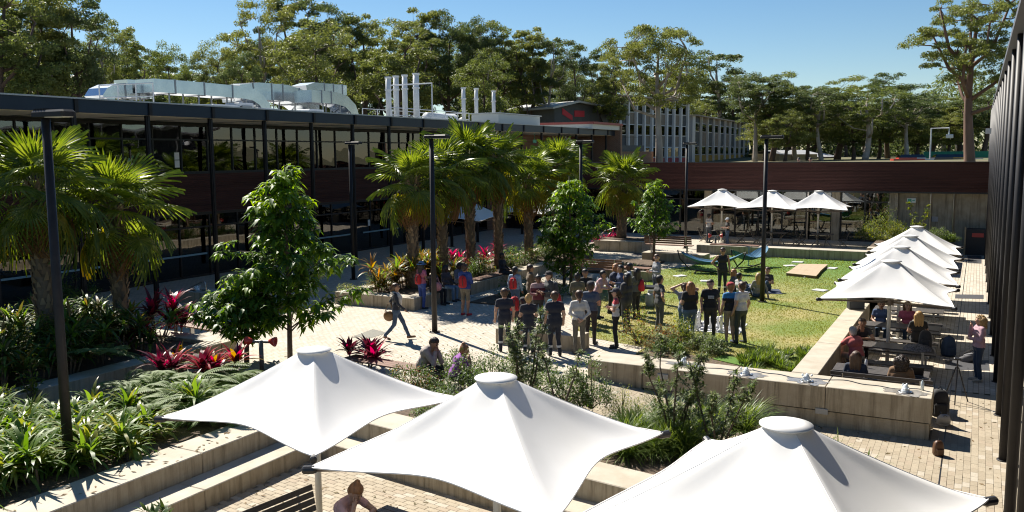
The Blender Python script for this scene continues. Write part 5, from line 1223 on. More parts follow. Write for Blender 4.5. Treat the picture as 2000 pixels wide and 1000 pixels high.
# synthetic grass pad
P = [G(px, py, .03) for px, py in ((1392,702),(1478,722),(1482,706),(1410,695))]; c = sum(P, Vector())/4; b = MB(); b.prism([(v.x-c.x,v.y-c.y) for v in P], -.02, .02); o = b.build('turf_mat', mat('synthetic_turf', (.09,.19,.012), .9, col2=(.07,.15,.01), nscale=30, bump=.6, bscale=120), loc=(c.x,c.y,.03)); tag(o, 'bright green synthetic turf patch behind the fountain wall', 'turf')
strap_plant('potted_shoot', (-9.9,8.0,LOW+.0), 'upright leafy shoot at the bottom left beside the steps', 'plant', [mid_leaf,dark_leaf], 26, .2, .05, 401, 1.0, (.2,1.2), (.3,.9), None, False, 4, .18)
strap_plant('potted_shoot', (-8.9,7.6,LOW+.0), 'leafy shoot before the dark plaza bench', 'plant', [mid_leaf,yel_leaf], 22, .22, .045, 402, .9, (.2,1.2), (.3,.9), None, False, 3, .15)
# ================================================================== people
def surface_nets(f, lo, hi, h):
    """polygon surface of the field f(X)<0 on a regular grid"""
    n = np.maximum(4, np.ceil((hi-lo)/h).astype(int)+1); ax = [lo[i]+h*np.arange(n[i]) for i in range(3)]
    X = np.stack(np.meshgrid(*ax, indexing='ij'), -1); D = f(X.reshape(-1, 3)).reshape(n); ins = D < 0
    cell = np.zeros(n-1, int); corners = [(a, b, c) for a in (0, 1) for b in (0, 1) for c in (0, 1)]
    for a, b, c in corners: cell += ins[a:n[0]-1+a, b:n[1]-1+b, c:n[2]-1+c]
    act = (cell > 0) & (cell < 8); idx = -np.ones(n-1, int); I = np.argwhere(act); idx[act] = np.arange(len(I))
    S = np.zeros((len(I), 3)); W_ = np.zeros(len(I))
    for p in corners:
        for d in range(3):
            if p[d]: continue
            q = list(p); q[d] = 1; q = tuple(q)
            da = D[I[:,0]+p[0], I[:,1]+p[1], I[:,2]+p[2]]; db = D[I[:,0]+q[0], I[:,1]+q[1], I[:,2]+q[2]]; cr = (da < 0) != (db < 0); t = np.where(cr, da/np.where(cr, da-db, 1), 0)
            P = np.array(p, float)[None]+np.eye(3)[d][None]*t[:, None]; S += P*cr[:, None]; W_ += cr
    V = lo+(I+S/np.maximum(1, W_)[:, None])*h; F = []
    for d in range(3):
        u, v = (d+1) % 3, (d+2) % 3; sl0 = [slice(None)]*3; sl1 = [slice(None)]*3; sl0[d] = slice(0, n[d]-1); sl1[d] = slice(1, n[d])
        a = ins[tuple(sl0)]; b = ins[tuple(sl1)]; E = np.argwhere(a != b); E = E[(E[:, u] > 0) & (E[:, v] > 0) & (E[:, u] < n[u]-1) & (E[:, v] < n[v]-1)]
        if not len(E): continue
        def at(du, dv): J = E.copy(); J[:, u] -= du; J[:, v] -= dv; return idx[J[:, 0], J[:, 1], J[:, 2]]
        q = np.stack([at(1, 1), at(0, 1), at(0, 0), at(1, 0)], 1); flip = ~a[E[:, 0], E[:, 1], E[:, 2]]; q[flip] = q[flip][:, ::-1]; F.append(q)
    return V, np.concatenate(F)
def cone_sdf(X, a, b, ra, rb):
    a, b = np.asarray(a, float), np.asarray(b, float); ba = b-a; t = np.clip(((X-a)@ba)/max(1e-9, ba@ba), 0, 1); return np.linalg.norm(X-a-t[:, None]*ba, axis=1)-(ra+(rb-ra)*t)
def field(prims, k=.028):
    def f(X):
        d = None
        for a, b, ra, rb, m_ in prims:
            e = cone_sdf(X, a, b, ra, rb)
            if d is None: d = e
            else: h = np.clip(.5+.5*(d-e)/k, 0, 1); d = d+(e-d)*h-k*h*(1-h)
        return d
    return f
SKIN = {'fair': (.50,.30,.21), 'tan': (.38,.21,.13), 'brown': (.17,.085,.05), 'dark': (.07,.035,.022)}
HAIRC = {'black': (.012,.010,.009), 'brown': (.06,.030,.015), 'dkbrown': (.028,.016,.010), 'blond': (.30,.19,.08), 'ginger': (.22,.10,.04), 'grey': (.25,.24,.23)}
def clothm(c): n = 'cloth_%d_%d_%d' % tuple(int(x*255) for x in c); return mat(n, c, .85, col2=tuple(x*.75 for x in c), nscale=9, bump=.3, bscale=25, sheen=.1)
def skinm(k): return mat('skin_'+k, SKIN[k], .5, col2=tuple(x*.88 for x in SKIN[k]), nscale=9)
def hairm(k): return mat('hair_'+k, HAIRC[k], .45, col2=tuple(x*1.7 for x in HAIRC[k]), nscale=30, stretch=(1,1,.15), bump=.5, bscale=60)
REL0 = R_(28)
def v3(*a): return np.array(a, float)
def person(loc, rel, label, pose='stand', top=(.1,.1,.1), bottom=(.03,.03,.035), skin='tan', hair='dkbrown', style='short', h=1.72, sleeve='short', legs='long', shoe=(.03,.03,.03), hat=None, build=1.0, bust=0, head=(0, 0), extra=None, group=None, collar=None, band=None, top2=None, jacket=0):
    """a clothed figure: one continuous body from joints placed for the pose; hair, hat and bands are its children"""
    s = h/1.72; seated = pose.startswith('sit'); rng = random.Random(label)
    pel = v3(0, 0, .95); kn = [v3(-.10, .02, .50), v3(.10, .02, .50)]; an = [v3(-.11, -.03, .08), v3(.11, -.03, .08)]; hp = [v3(-.09, 0, .92), v3(.09, 0, .92)]; toe = [v3(-.14, .15, .035), v3(.14, .15, .035)]
    ch = v3(0, 0, 1.30); nk = v3(0, -.01, 1.47); sh = [v3(-.18, -.01, 1.415), v3(.18, -.01, 1.415)]; el = [v3(-.25, -.04, 1.14), v3(.25, -.04, 1.14)]; wr = [v3(-.25, .06, .91), v3(.25, .06, .91)]
    if pose == 'stand': 
        j = rng.uniform(-.03,.03); an[0][1] += .05+j; toe[0][1] += .05+j; kn[0][1] += .04; an[1][0] += .03
    if pose == 'walk': kn = [v3(-.09, .20, .54), v3(.09, -.06, .50)]; an = [v3(-.09, .36, .10), v3(.09, -.34, .15)]; toe = [v3(-.10, .55, .08), v3(.10, -.20, .045)]; el = [v3(-.24, -.18, 1.17), v3(.25, .08, 1.15)]; wr = [v3(-.26, -.10, .93), v3(.27, .28, .98)]
    if pose in ('hips', 'hip'):
        el[1] = v3(.38, -.12, 1.16); wr[1] = v3(.20, .03, 1.02)
        if pose == 'hips': el[0] = v3(-.38, -.12, 1.16); wr[0] = v3(-.20, .03, 1.02)
    if pose == 'cross': el = [v3(-.27, .05, 1.15), v3(.27, .05, 1.15)]; wr = [v3(.05, .21, 1.17), v3(-.05, .20, 1.21)]
    if pose == 'hold': el = [v3(-.24, .02, 1.14), v3(.24, .02, 1.14)]; wr = [v3(-.12, .26, 1.15), v3(.12, .26, 1.15)]
    if pose == 'behind': el = [v3(-.27, -.10, 1.15), v3(.27, -.10, 1.15)]; wr = [v3(-.06, -.19, 1.02), v3(.06, -.20, .99)]
    if pose == 'headhands': el = [v3(-.40, .02, 1.58), v3(.40, .02, 1.58)]; wr = [v3(-.12, -.03, 1.72), v3(.12, -.03, 1.72)]
    if pose == 'think': wr[1] = v3(.05, .20, 1.46); el[1] = v3(.20, .16, 1.18); wr[0] = v3(.10, .18, 1.12); el[0] = v3(-.24, .04, 1.13)
    if pose == 'reach': el = [v3(-.24, .16, 1.2), v3(.24, .16, 1.2)]; wr = [v3(-.16, .42, 1.12), v3(.16, .42, 1.12)]; ch += v3(0,.10,-.02); nk += v3(0,.2,-.04); sh = [x+v3(0,.17,-.03) for x in sh]; el = [x+v3(0,.1,-.05) for x in el]
    if seated:
        dz = -.40; 
        for L_ in (sh, el, wr): 
            for x in L_: x[2] += dz
        pel[2] = .56; ch[2] += dz; nk[2] += dz; hp = [v3(-.10, 0, .53), v3(.10, 0, .53)]; kn = [v3(-.12, .44, .52), v3(.12, .44, .52)]; an = [v3(-.12, .42, .08), v3(.12, .44, .08)]; toe = [v3(-.14, .60, .035), v3(.14, .62, .035)]
        el = [v3(-.25, .04, .76), v3(.25, .04, .76)]; wr = [v3(-.14, .30, .68), v3(.14, .30, .68)]
        if pose == 'sit_face': lean = .22; ch[1] += .13; nk += v3(0,.26,-.06); sh = [x+v3(0,.22,-.05) for x in sh]; el = [v3(-.16,.42,.66), v3(.16,.42,.66)]; wr = [v3(-.06,.40,.92), v3(.06,.40,.92)]
        if pose == 'sit_table': ch[1] += .08; nk += v3(0,.20,-.04); sh = [x+v3(0,.16,-.03) for x in sh]; el = [v3(-.30,.36,.78), v3(.30,.40,.78)]; wr = [v3(-.05,.46,.80), v3(.14,.36,1.02)]
        if pose == 'sit_ground': pass
    if pose == 'ground':
        for L_ in (sh, el, wr):
            for x in L_: x[2] += -.83; x[1] -= .06
        pel[2] = .13; ch += v3(0,-.05,-.83); nk += v3(0,-.06,-.83); hp = [v3(-.10,0,.11), v3(.10,0,.11)]; kn = [v3(-.16,.36,.40), v3(.14,.40,.36)]; an = [v3(-.14,.62,.08), v3(.16,.70,.08)]; toe = [v3(-.16,.80,.05), v3(.20,.88,.05)]; el = [v3(-.26,.02,.33), v3(.28,-.2,.34)]; wr = [v3(-.16,.26,.38), v3(.30,-.30,.06)]
    w = build; SL = {'none': 0, 'short': .5, 'long': 1}[sleeve]; LG = {'short': .0, 'shorts': .88, 'long': 1}[legs]
    T, B, K, S_ = 1, 2, 3, 0
    hc = nk+v3(0, .02, .155)
    hd, ht = R_(head[0]), R_(head[1])       # turn, nod (down positive)
    fw = v3(math.sin(hd)*math.cos(ht), math.cos(hd)*math.cos(ht), -math.sin(ht)); 
    if ht: hc = hc+v3(0, .06*ht/.6, -.04*ht/.6)
    uph = unit(np.cross(np.cross(fw, v3(0,0,1)), fw)) if abs(fw[2]) < .95 else v3(0,1,0); rt = np.cross(fw, uph)
    H_ = lambda r, f, u: hc+rt*r+fw*f+uph*u
    pr = []
    tk = .012*jacket
    pr += [(ch-v3(.085*w,0,0), ch+v3(.085*w,0,0), .118*w+tk, .118*w+tk, T), ((ch+nk)/2+v3(-.11*w,0,.035), (ch+nk)/2+v3(.11*w,0,.035), .072*w+tk, .072*w+tk, T)]
    wa = pel*.55+ch*.45; pr += [(wa-v3(.06*w,0,0), wa+v3(.06*w,0,0), .112*w+tk, .112*w+tk, T), (pel-v3(.075*w,0,-.035), pel+v3(.075*w,0,.035), .118*w+tk, .118*w+tk, T), (pel-v3(.075*w,0,.03), pel+v3(.075*w,0,-.03), .122*w, .122*w, B)]
    if bust: pr += [(ch+v3(-.07,.085,-.03), ch+v3(.07,.085,-.03), .062, .062, T)]
    for i in (0, 1):
        pr += [(sh[i], sh[i]*(1-.5)+el[i]*.5, .062*w+tk, .055*w+tk, T if SL else S_), (sh[i]*.5+el[i]*.5, el[i], .052*w+tk*SL, .043, T if SL == 1 else S_), (el[i], wr[i], .044+tk*SL, .031+tk*SL, T if SL == 1 else S_)]
        d = unit(wr[i]-el[i]); pr += [(wr[i]+d*.01, wr[i]+d*.07, .034, .030, S_)]
        km = hp[i]*.12+kn[i]*.88
        pr += [(hp[i], km, .092*w, .066*w, B), (km, kn[i], .066*w, .058, B if LG == 1 else S_), (kn[i], kn[i]*.55+an[i]*.45, .059, .056, B if LG == 1 else S_), (kn[i]*.55+an[i]*.45, an[i]+v3(0,0,.03), .056 if LG == 1 else .05, .052 if LG == 1 else .037, B if LG == 1 else S_)]
        pr += [(an[i]+v3(0,-.02,-.03), toe[i], .045, .036, K)]
    pr += [(nk-v3(0,0,.04), hc-uph*.06, .055, .055, S_)]
    pr += [(H_(0,-.012,.03), H_(0,.005,.0), .099, .092, S_), (H_(0,.028,-.07), H_(0,.038,-.085), .058, .045, S_), (H_(0,.095,.005), H_(0,.112,-.025), .012, .017, S_), (H_(-.092,-.01,-.015), H_(-.092,-.005,.02), .018, .02, S_), (H_(.092,-.01,-.015), H_(.092,-.005,.02), .018, .02, S_)]
    A = np.array([p[0] for p in pr]+[p[1] for p in pr]); lo = A.min(0)-.17; hi = A.max(0)+.17
    V, F = surface_nets(field(pr), lo, hi, .0195)
    Cn = V[F].mean(1); Dm = np.stack([cone_sdf(Cn, *p[:4]) for p in pr], 1); pm = np.array([p[4] for p in pr]); mi = pm[Dm.argmin(1)]
    if legs == 'short': pass
    if collar is not None or top2 is not None:
        c2 = top2 or collar
        if top2: mi[(mi == T) & (Cn[:, 2] > ch[2]+.03)] = 6
    Vl = [V]; Fl = [F]; ml = [mi]; off = len(V)
    def addmb(b, m_):
        nonlocal off
        fs = [f for f in b.f]; q = []
        for f in fs:
            if len(f) == 4: q.append(f)
            elif len(f) == 3: q.append((f[0], f[1], f[2], f[2]))
            else:
                for k in range(1, len(f)-1, 2): q.append((f[0], f[k], f[k+1], f[min(k+2, len(f)-1)]))
        Vl.append(np.array(b.v)); Fl.append(np.array(q)+off); ml.append(np.full(len(q), m_)); off += len(b.v)
    for i in (0, 1):                                            # fingers and thumb
        d = unit(wr[i]-el[i]); sd = unit(np.cross(d, v3(0,1,.1))); nn = np.cross(sd, d); b = MB(); base = wr[i]+d*.075; cu = nn*(.012 if i else .012)
        for k, L_ in enumerate((.066,.078,.072,.055)):
            o_ = sd*(-.027+.018*k); p0 = base+o_; b.tube([p0, p0+d*L_*.5+cu*.4, p0+d*L_*.9+cu*1.8], [.0095,.0088,.006], 5)
        tb = wr[i]+d*.035-sd*.032; b.tube([tb, tb-sd*.022+d*.03, tb-sd*.025+d*.06+cu], [.012,.010,.007], 5); addmb(b, 0)
    b = MB()
    for x in (-.034,.034): q = H_(x,.088,.018); b.ball(tuple(q), .0125, 8, 5)
    addmb(b, 4); b = MB(); q0, q1, q2 = H_(-.022,.091,-.062), H_(0,.098,-.062), H_(.022,.091,-.062); b.tube([q0,q1,q2],[.004,.007,.004],5); addmb(b, 5)
    b = MB()
    for x in (-1,1): b.tube([H_(x*.05,.083,.040),H_(x*.032,.093,.045),H_(x*.016,.093,.040)],[.003,.005,.004],4)
    addmb(b, 7)
    VV = np.concatenate(Vl)*s; FF = np.concatenate(Fl); mm = np.concatenate(ml)
    mats = [skinm(skin), clothm(top), clothm(bottom), clothm(shoe), mat('eye_dark', (.02,.015,.012), .2), mat('lip', tuple(x*.75 for x in (.35,.12,.10)), .5), clothm(top2 or top), hairm(hair)]
    ok = np.array([len(set(f)) >= 3 for f in FF.tolist()]); FF, mm = FF[ok], mm[ok]
    tri = FF[:, 2] == FF[:, 3]; me = bpy.data.meshes.new('person_body'); me.from_pydata(VV.tolist(), [], [tuple(f[:3]) if t_ else tuple(f) for f, t_ in zip(FF.tolist(), tri)])
    for k in mats: me.materials.append(k)
    me.polygons.foreach_set('material_index', mm.astype(np.int32)); me.polygons.foreach_set('use_smooth', np.ones(len(me.polygons), bool)); me.update()
    t = thing('person', label, 'person', loc, REL0+R_(rel)-math.pi/2, group or 'people in the courtyard'); link('body', me, t)
    # hair
    hp_ = []
    if style != 'bald':
        hp_ = [(H_(0,-.030,.045), H_(0,-.012,.055), .108, .098, 0), (H_(0,-.055,-.02), H_(0,-.03,.04), .085, .098, 0)]
        if style in ('short', 'pony', 'bun'): hp_ += [(H_(-.07,-.01,.02), H_(.07,-.01,.02), .035, .035, 0)]
        if style == 'pony': hp_ += [(H_(0,-.12,.03), H_(0,-.16,-.05), .035, .04, 0), (H_(0,-.16,-.05), H_(0,-.13,-.19), .038, .016, 0)]
        if style == 'bun': hp_ += [(H_(0,-.07,.13), H_(0,-.075,.15), .052, .045, 0)]
        if style in ('long', 'curly'): 
            L_ = .30 if style == 'long' else .17; wd = .055 if style == 'long' else .085
            for x in (-.065, 0, .065): hp_ += [(H_(x,-.055,.0), H_(x*1.25,-.085,-L_), wd+.02, wd*.75, 0)]
            hp_ += [(H_(-.085,0,.02), H_(-.10,-.01,-L_*.6), .035, .035, 0), (H_(.085,0,.02), H_(.10,-.01,-L_*.6), .035, .035, 0)]
        fb = field(hp_, .02); A = np.array([p[0] for p in hp_]+[p[1] for p in hp_])
        def hf(X):
            d = fb(X); Y = X-hc; ff = Y@fw; uu = Y@uph; cut = np.minimum(ff-.035, .062-uu*1.0); return np.maximum(d, cut)   # keep the face clear
        Vh, Fh = surface_nets(hf, A.min(0)-.13, A.max(0)+.13, .0165)
        if style == 'curly': Vh = Vh+NR.normal(0,.008,Vh.shape)
        link('hair', npmesh('hair', Vh*s, Fh, hairm(hair), smooth=True), t)
    if hat:
        b = MB(); M4 = Matrix(((rt[0],fw[0],uph[0],hc[0]),(rt[1],fw[1],uph[1],hc[1]),(rt[2],fw[2],uph[2],hc[2]),(0,0,0,1)))
        b.lathe([(.113,.045),(.116,.07),(.105,.12),(.075,.150),(.02,.163)], (0,-.012,0), 16, M4)
        if hat[1] == 'cap': b.add([M4 @ Vector(p) for p in [(-.085,.06,.052),(-.06,.155,.045),(0,.18,.048),(.06,.155,.045),(.085,.06,.052),(-.085,.06,.062),(-.06,.155,.053),(0,.18,.056),(.06,.155,.053),(.085,.06,.062)]], [(4,3,2,1,0),(5,6,7,8,9),(0,1,6,5),(1,2,7,6),(2,3,8,7),(3,4,9,8)])
        else: b.lathe([(.115,.05),(.185,.038),(.185,.044),(.115,.062)], (0,-.01,0), 20, M4)
        b.v = [tuple(Vector(v)*s) for v in b.v]; b.build('hat', clothm(hat[0]), t, smooth=False)
    if band:
        for i in (0, 1):
            q = kn[i]*.45+an[i]*.55; d = unit(an[i]-kn[i]); b = MB(); b.tube([Vector(q-d*.03)*s, Vector(q+d*.03)*s], .0645*s, 14); b.build('reflective_band', mat('reflective', (.62,.62,.6), .4), t)
    if extra == 'glasses':
        b = MB()
        for x in (-.036,.036): q = H_(x,.098,.018); b.ball(tuple(Vector(q)*s), .026*s, 8, 5)
        b.build('sunglasses', cap_black, t)
    if extra == 'scarf':
        b = MB(); pts = [ch+v3(-.11,.11,-.20), ch+v3(-.10,.13,.02), nk+v3(-.10,.04,-.03), nk+v3(0,-.09,.0), nk+v3(.10,.04,-.03), ch+v3(.10,.13,.02), ch+v3(.11,.11,-.24)]; b.tube([Vector(p)*s for p in pts], [.06,.065,.06,.06,.06,.065,.06], 9); b.build('scarf', clothm((.62,.59,.55)), t, smooth=True)
    if extra == 'glasses+scarf': pass
    if extra == 'print':
        q = ch+v3(0,.128*w,.015); b = MB(); r_ = random.Random(3)
        for row in range(2):
            x = -.085
            while x < .08: wv = r_.uniform(.012,.026); b.box(x,x+wv,.0,.012,-.03-.05*row,.002-.05*row); x += wv+.008
        b.v = [tuple((Vector(v)+Vector(q))*s) for v in b.v]; o = b.build('shirt_print', mat('print_white', (.7,.7,.7), .7), t); o['kind'] = 'stuff'
    return t
def at_head(hx, hy, hgt, z=0.0): p = G(hx, hy, z+hgt); return Vector((p.x, p.y, z))
def worn_bag(p, rel, label, c, s=1.0, z=1.0, back=.2): a = REL0+R_(rel); backpack((p.x-math.cos(a)*back, p.y-math.sin(a)*back, p.z+z), a+math.pi/2+math.pi*0, label, clothm(c), s, 0, 'bags carried by people')
NAVY = (.018,.022,.038); BLK = (.018,.018,.02); DENIM = (.05,.09,.16); REDB = (.55,.025,.03); KHA = (.22,.19,.13)
def stand(hx, hy, rel, label, h=1.72, z=0, **k): p = at_head(hx, hy, h, z); person(p, rel, label, h=h, **k); return p
def sit(hx, hy, rel, label, h=1.72, z=0, **k):
    p = at_head(hx, hy, 1.31*h/1.72, z); k.setdefault('pose', 'sit'); person(p, rel, label, h=h, **k); return p
# walkway and planter
p = Vector((G(775,664).x, G(775,664).y, 0)); person(p, 4, 'woman in navy top and jeans walking right with a brown handbag', pose='walk', top=(.03,.035,.05), bottom=DENIM, skin='tan', hair='brown', style='pony', h=1.68, sleeve='long', shoe=(.22,.13,.07), extra='scarf')
t = thing('handbag', 'round brown handbag carried by the walking woman', 'bag', (p.x-.17,p.y-.14,.58), R_(20)); b = MB(); b.ball((0,0,.16),.17,14,8,1,.55,.95); b.build('body', mat('tan_leather', (.22,.12,.045), .5, col2=(.16,.085,.03), nscale=8), t, smooth=True); b = MB(); b.tube([(-.12,0,.28),(-.02,.02,.52),(.06,.04,.56),(.12,0,.28)],.011,6); b.build('strap', MATS['tan_leather'], t)
p = stand(823,513,45,'woman in bright blue jeans and pink floral top with blue hat', 1.68, pose='hold', top=(.42,.12,.18), top2=(.36,.10,.20), bottom=(.04,.08,.30), skin='brown', hair='black', style='long', hat=((.08,.20,.38),'sun'), shoe=(.04,.04,.05)); worn_bag(p, 45, 'red drawstring bag on the woman in bright blue jeans', REDB, .75, .92, .17)
WZ = 0
def wallsit(y, rel, label, **k): p = Vector((-17.72,y,0)); person(p, rel, label, pose=k.pop('pose','sit'), **k); return p
wallsit(26.9, -30, 'person in dark clothes seated on the planter wall behind the blue hat', top=(.05,.04,.05), bottom=BLK, skin='dark', hair='black', sleeve='long')
wallsit(27.75, -35, 'person in light blue jeans seated behind the lamp post', top=(.06,.05,.06), bottom=(.16,.25,.36), skin='dark', hair='black', style='long', sleeve='long', shoe=(.05,.05,.06))
wallsit(28.65, -28, 'man in grey hoodie and black pants seated on the planter wall', top=(.11,.13,.19), bottom=BLK, skin='dark', hair='black', sleeve='long', hat=((.02,.02,.02),'cap'), shoe=(.55,.55,.55), head=(0,25), jacket=1)
wallsit(32.2, -30, 'person in dark clothes seated beyond the man in blue jacket', top=(.03,.03,.035), bottom=(.03,.03,.035), skin='brown', hair='black', sleeve='long')
p = stand(908,518,62,'man in blue sports jacket, khaki shorts and red shoes', 1.75, pose='hold', top=(.03,.06,.24), top2=(.03,.07,.26), bottom=KHA, skin='tan', hair='dkbrown', style='bun', sleeve='long', legs='shorts', shoe=(.5,.03,.04), jacket=1); worn_bag(p, 62, 'red drawstring bag on the man in blue jacket', REDB, .85, 1.0, .17)
t = thing('handbag', 'pink shoulder bag beside the woman in bright blue jeans', 'bag', (-17.1,26.2,.62)); b = MB(); b.ball((0,0,.16),.19,14,8,1,.6,.9); b.build('body', clothm((.50,.22,.24)), t, smooth=True); b = MB(); b.tube([(-.12,0,.27),(0,0,.5),(.12,0,.27)],.012,6); b.build('strap', clothm((.50,.22,.24)), t)
# left half of the crowd
p = stand(1006,523,62,'woman in pale blue shirt with red drawstring bag behind the brown jacket', 1.66, top=(.22,.34,.46), bottom=DENIM, skin='brown', hair='black', style='pony', sleeve='long'); worn_bag(p, 62, 'red drawstring bag on the woman in pale blue shirt', REDB, .8, .95, .16)
stand(1036,519,10,'man in brown jacket seen from the side in the crowd', 1.76, pose='hold', top=(.13,.085,.045), bottom=(.10,.09,.08), skin='tan', hair='dkbrown', sleeve='long', jacket=1.5)
stand(1051,540,275,'woman in maroon jacket facing us in the crowd', 1.62, pose='hold', top=(.11,.018,.03), top2=(.42,.28,.28), bottom=BLK, skin='brown', hair='black', style='bun', sleeve='long', jacket=1)
p = stand(1072,533,205,'man in black cap and dark vest eating in the crowd', 1.75, pose='hold', top=(.045,.05,.055), bottom=(.16,.15,.14), skin='fair', hair='brown', hat=((.03,.03,.035),'cap'), sleeve='long'); worn_bag(p, 205, 'grey backpack on the man in black cap', (.08,.085,.095), 1.0, .98, .19)
worn_bag(Vector((p.x+.25,p.y-.3,0)), 205, 'red drawstring bag hanging beside the grey backpack', REDB, .8, .75, .2)
blk = lambda x: Vector((x,22.3,0))
person(Vector((-11.55,22.25,0)), 95, 'person in black jacket and black cap seated on the concrete block', pose='sit', top=(.035,.035,.038), bottom=BLK, skin='tan', hair='black', sleeve='long', hat=((.02,.02,.022),'cap'), jacket=1.2)
person(Vector((-10.65,22.25,0)), 80, 'woman in denim jacket and teal cap seated on the concrete block', pose='sit', top=(.22,.33,.40), bottom=BLK, skin='tan', hair='black', style='long', sleeve='long', hat=((.02,.14,.20),'cap'), jacket=1)
uni = dict(top=NAVY, bottom=(.02,.024,.038), band=1, sleeve='short', shoe=(.02,.02,.02))
p = stand(985,566,100,'man with shaved head in navy work uniform, leftmost of the uniformed three', 1.76, skin='fair', hair='brown', **uni); worn_bag(Vector((p.x-.05,p.y+.7,0)), 120, 'red drawstring bag in front of the leftmost uniformed man', REDB, .85, 1.05, 0)
stand(1032,578,95,'woman with blond bun in navy work uniform', 1.64, skin='fair', hair='blond', style='bun', pose='hold', **uni)
stand(1083,572,98,'man with brown hair in navy work uniform, rightmost of the three', 1.76, skin='fair', hair='brown', pose='stand', build=1.08, **uni)
stand(1131,570,95,'woman in white long sleeved top with hands behind her back', 1.74, pose='behind', top=(.62,.60,.57), bottom=(.16,.145,.115), skin='fair', hair='brown', style='pony', sleeve='long', shoe=(.08,.07,.06))
stand(1154,553,70,'man in slate blue t-shirt and dark cap watching the food table', 1.80, pose='hold', top=(.06,.085,.13), bottom=(.028,.022,.022), skin='tan', hair='dkbrown', hat=((.04,.042,.05),'cap'), build=1.05)
stand(1203,566,170,'woman in white and red polo shirt with dark cap', 1.68, pose='cross', top=(.66,.64,.64), top2=(.55,.06,.08), bottom=(.014,.014,.016), skin='fair', hair='dkbrown', style='pony', hat=((.04,.04,.06),'cap'), build=.94)
# round the food table
stand(1128,536,100,'woman in camouflage shirt beside the central tree', 1.66, pose='hold', top=(.15,.135,.09), bottom=KHA, skin='brown', hair='black', style='bun', sleeve='long')
stand(1143,528,285,'man in black t-shirt facing us behind the food table', 1.72, pose='hold', top=BLK, bottom=BLK, skin='tan', hair='black')
stand(1168,528,330,'woman in pale pink hoodie at the food table', 1.64, pose='reach', top=(.52,.33,.34), bottom=DENIM, skin='tan', hair='black', sleeve='long', jacket=1)
stand(1192,515,350,'woman with long fair hair in navy jumper reaching over the food table', 1.74, pose='reach', top=(.02,.03,.07), bottom=BLK, skin='fair', hair='ginger', style='long', sleeve='long', jacket=1)
stand(1212,520,200,'person with dark hair in blue jumper behind the food table', 1.70, pose='hold', top=(.04,.07,.16), bottom=BLK, skin='tan', hair='black', sleeve='long')
stand(1224,536,140,'person in charcoal hooded jumper with hood up', 1.82, pose='hold', top=(.045,.045,.05), bottom=(.05,.05,.055), skin='tan', hair='black', sleeve='long', hat=None, style='long', jacket=2)
p = stand(1243,526,130,'woman with long black hair and red bag right of the hood', 1.68, pose='hold', top=(.10,.105,.09), bottom=BLK, skin='brown', hair='black', style='long', sleeve='long'); worn_bag(p, 175, 'red drawstring bag on the woman with long black hair', REDB, .8, .95, .18)
stand(1229,516,180,'man in pale shirt behind the hooded person', 1.72, pose='hold', top=(.40,.42,.46), bottom=DENIM, skin='brown', hair='black')
# lawn
stand(1283,499,200,'man in grey long sleeved shirt and shorts standing on the lawn edge', 1.78, pose='hold', top=(.27,.28,.30), bottom=(.05,.06,.10), skin='fair', hair='brown', sleeve='long', legs='shorts', shoe=(.4,.4,.4), head=(-60,0))
stand(1289,540,20,'man in charcoal t-shirt and grey pants with hand on hip', 1.75, pose='hip', top=(.055,.058,.06), bottom=(.085,.085,.085), skin='tan', hair='black')
stand(1337,556,75,'woman with both hands on her head in grey shirt and jeans', 1.62, pose='headhands', top=(.25,.27,.30), bottom=(.09,.16,.26), skin='fair', hair='brown', style='pony')
stand(1348,553,110,'woman with long fair hair in loose black t-shirt', 1.74, pose='hold', top=BLK, bottom=(.10,.16,.25), skin='fair', hair='ginger', style='long', build=1.22)
stand(1388,549,265,'man in black t-shirt with white print facing us', 1.76, pose='stand', top=(.014,.014,.015), bottom=(.05,.045,.04), skin='fair', hair='dkbrown', extra='print', build=1.1)
stand(1427,555,105,'man in red and white cap, blue yellow black top and khaki shorts', 1.74, pose='hip', top=(.02,.02,.025), top2=(.03,.22,.48), bottom=(.33,.26,.17), skin='fair', hair='ginger', hat=((.5,.04,.05),'cap'), legs='shorts', shoe=(.03,.08,.16))
stand(1449,553,120,'man in white t-shirt and dark green pants seen from behind', 1.78, pose='stand', top=(.66,.66,.68), bottom=(.06,.07,.055), skin='fair', hair='brown')
p = stand(1412,486,262,'man in dark work vest standing before the hammock with hand on hip', 1.78, pose='hip', top=(.02,.022,.026), bottom=(.022,.024,.03), skin='tan', hair='dkbrown', sleeve='none', band=1, extra='glasses')
worn_bag(p, 262, 'black backpack on the man before the hammock', (.025,.025,.03), .95, .98, .2)
def lawnsit(px, py, rel, label, **k): p = G(px, py, .02); person((p.x,p.y,.03), rel, label, pose='ground', **k)
lawnsit(1436,572,330,'person in grey blue top reclining on the lawn rug', top=(.09,.11,.15), bottom=BLK, skin='tan', hair='ginger', style='long')
lawnsit(1446,580,20,'person in pale top sitting on the lawn with back to us', top=(.45,.45,.46), bottom=DENIM, skin='tan', hair='black', sleeve='long')
lawnsit(1479,580,100,'woman with long fair hair in grey top sitting at the lamp foot', top=(.30,.28,.26), bottom=DENIM, skin='fair', hair='blond', style='long', sleeve='long')
lawnsit(1497,568,230,'laughing person in dark top sitting behind the lawn lamp', top=(.06,.05,.05), bottom=(.04,.08,.15), skin='fair', hair='brown')
# patio
stand(1385,419,30,'man in grey t-shirt and black cap with folded arms on the patio', 1.76, pose='cross', top=(.42,.41,.40), bottom=(.04,.05,.07), skin='tan', hair='black', hat=((.02,.02,.02),'cap'))
stand(1421,427,190,'person in white cap and black t-shirt at the patio table', 1.62, pose='hold', top=BLK, bottom=DENIM, skin='fair', hair='brown', hat=((.6,.65,.7),'cap'))
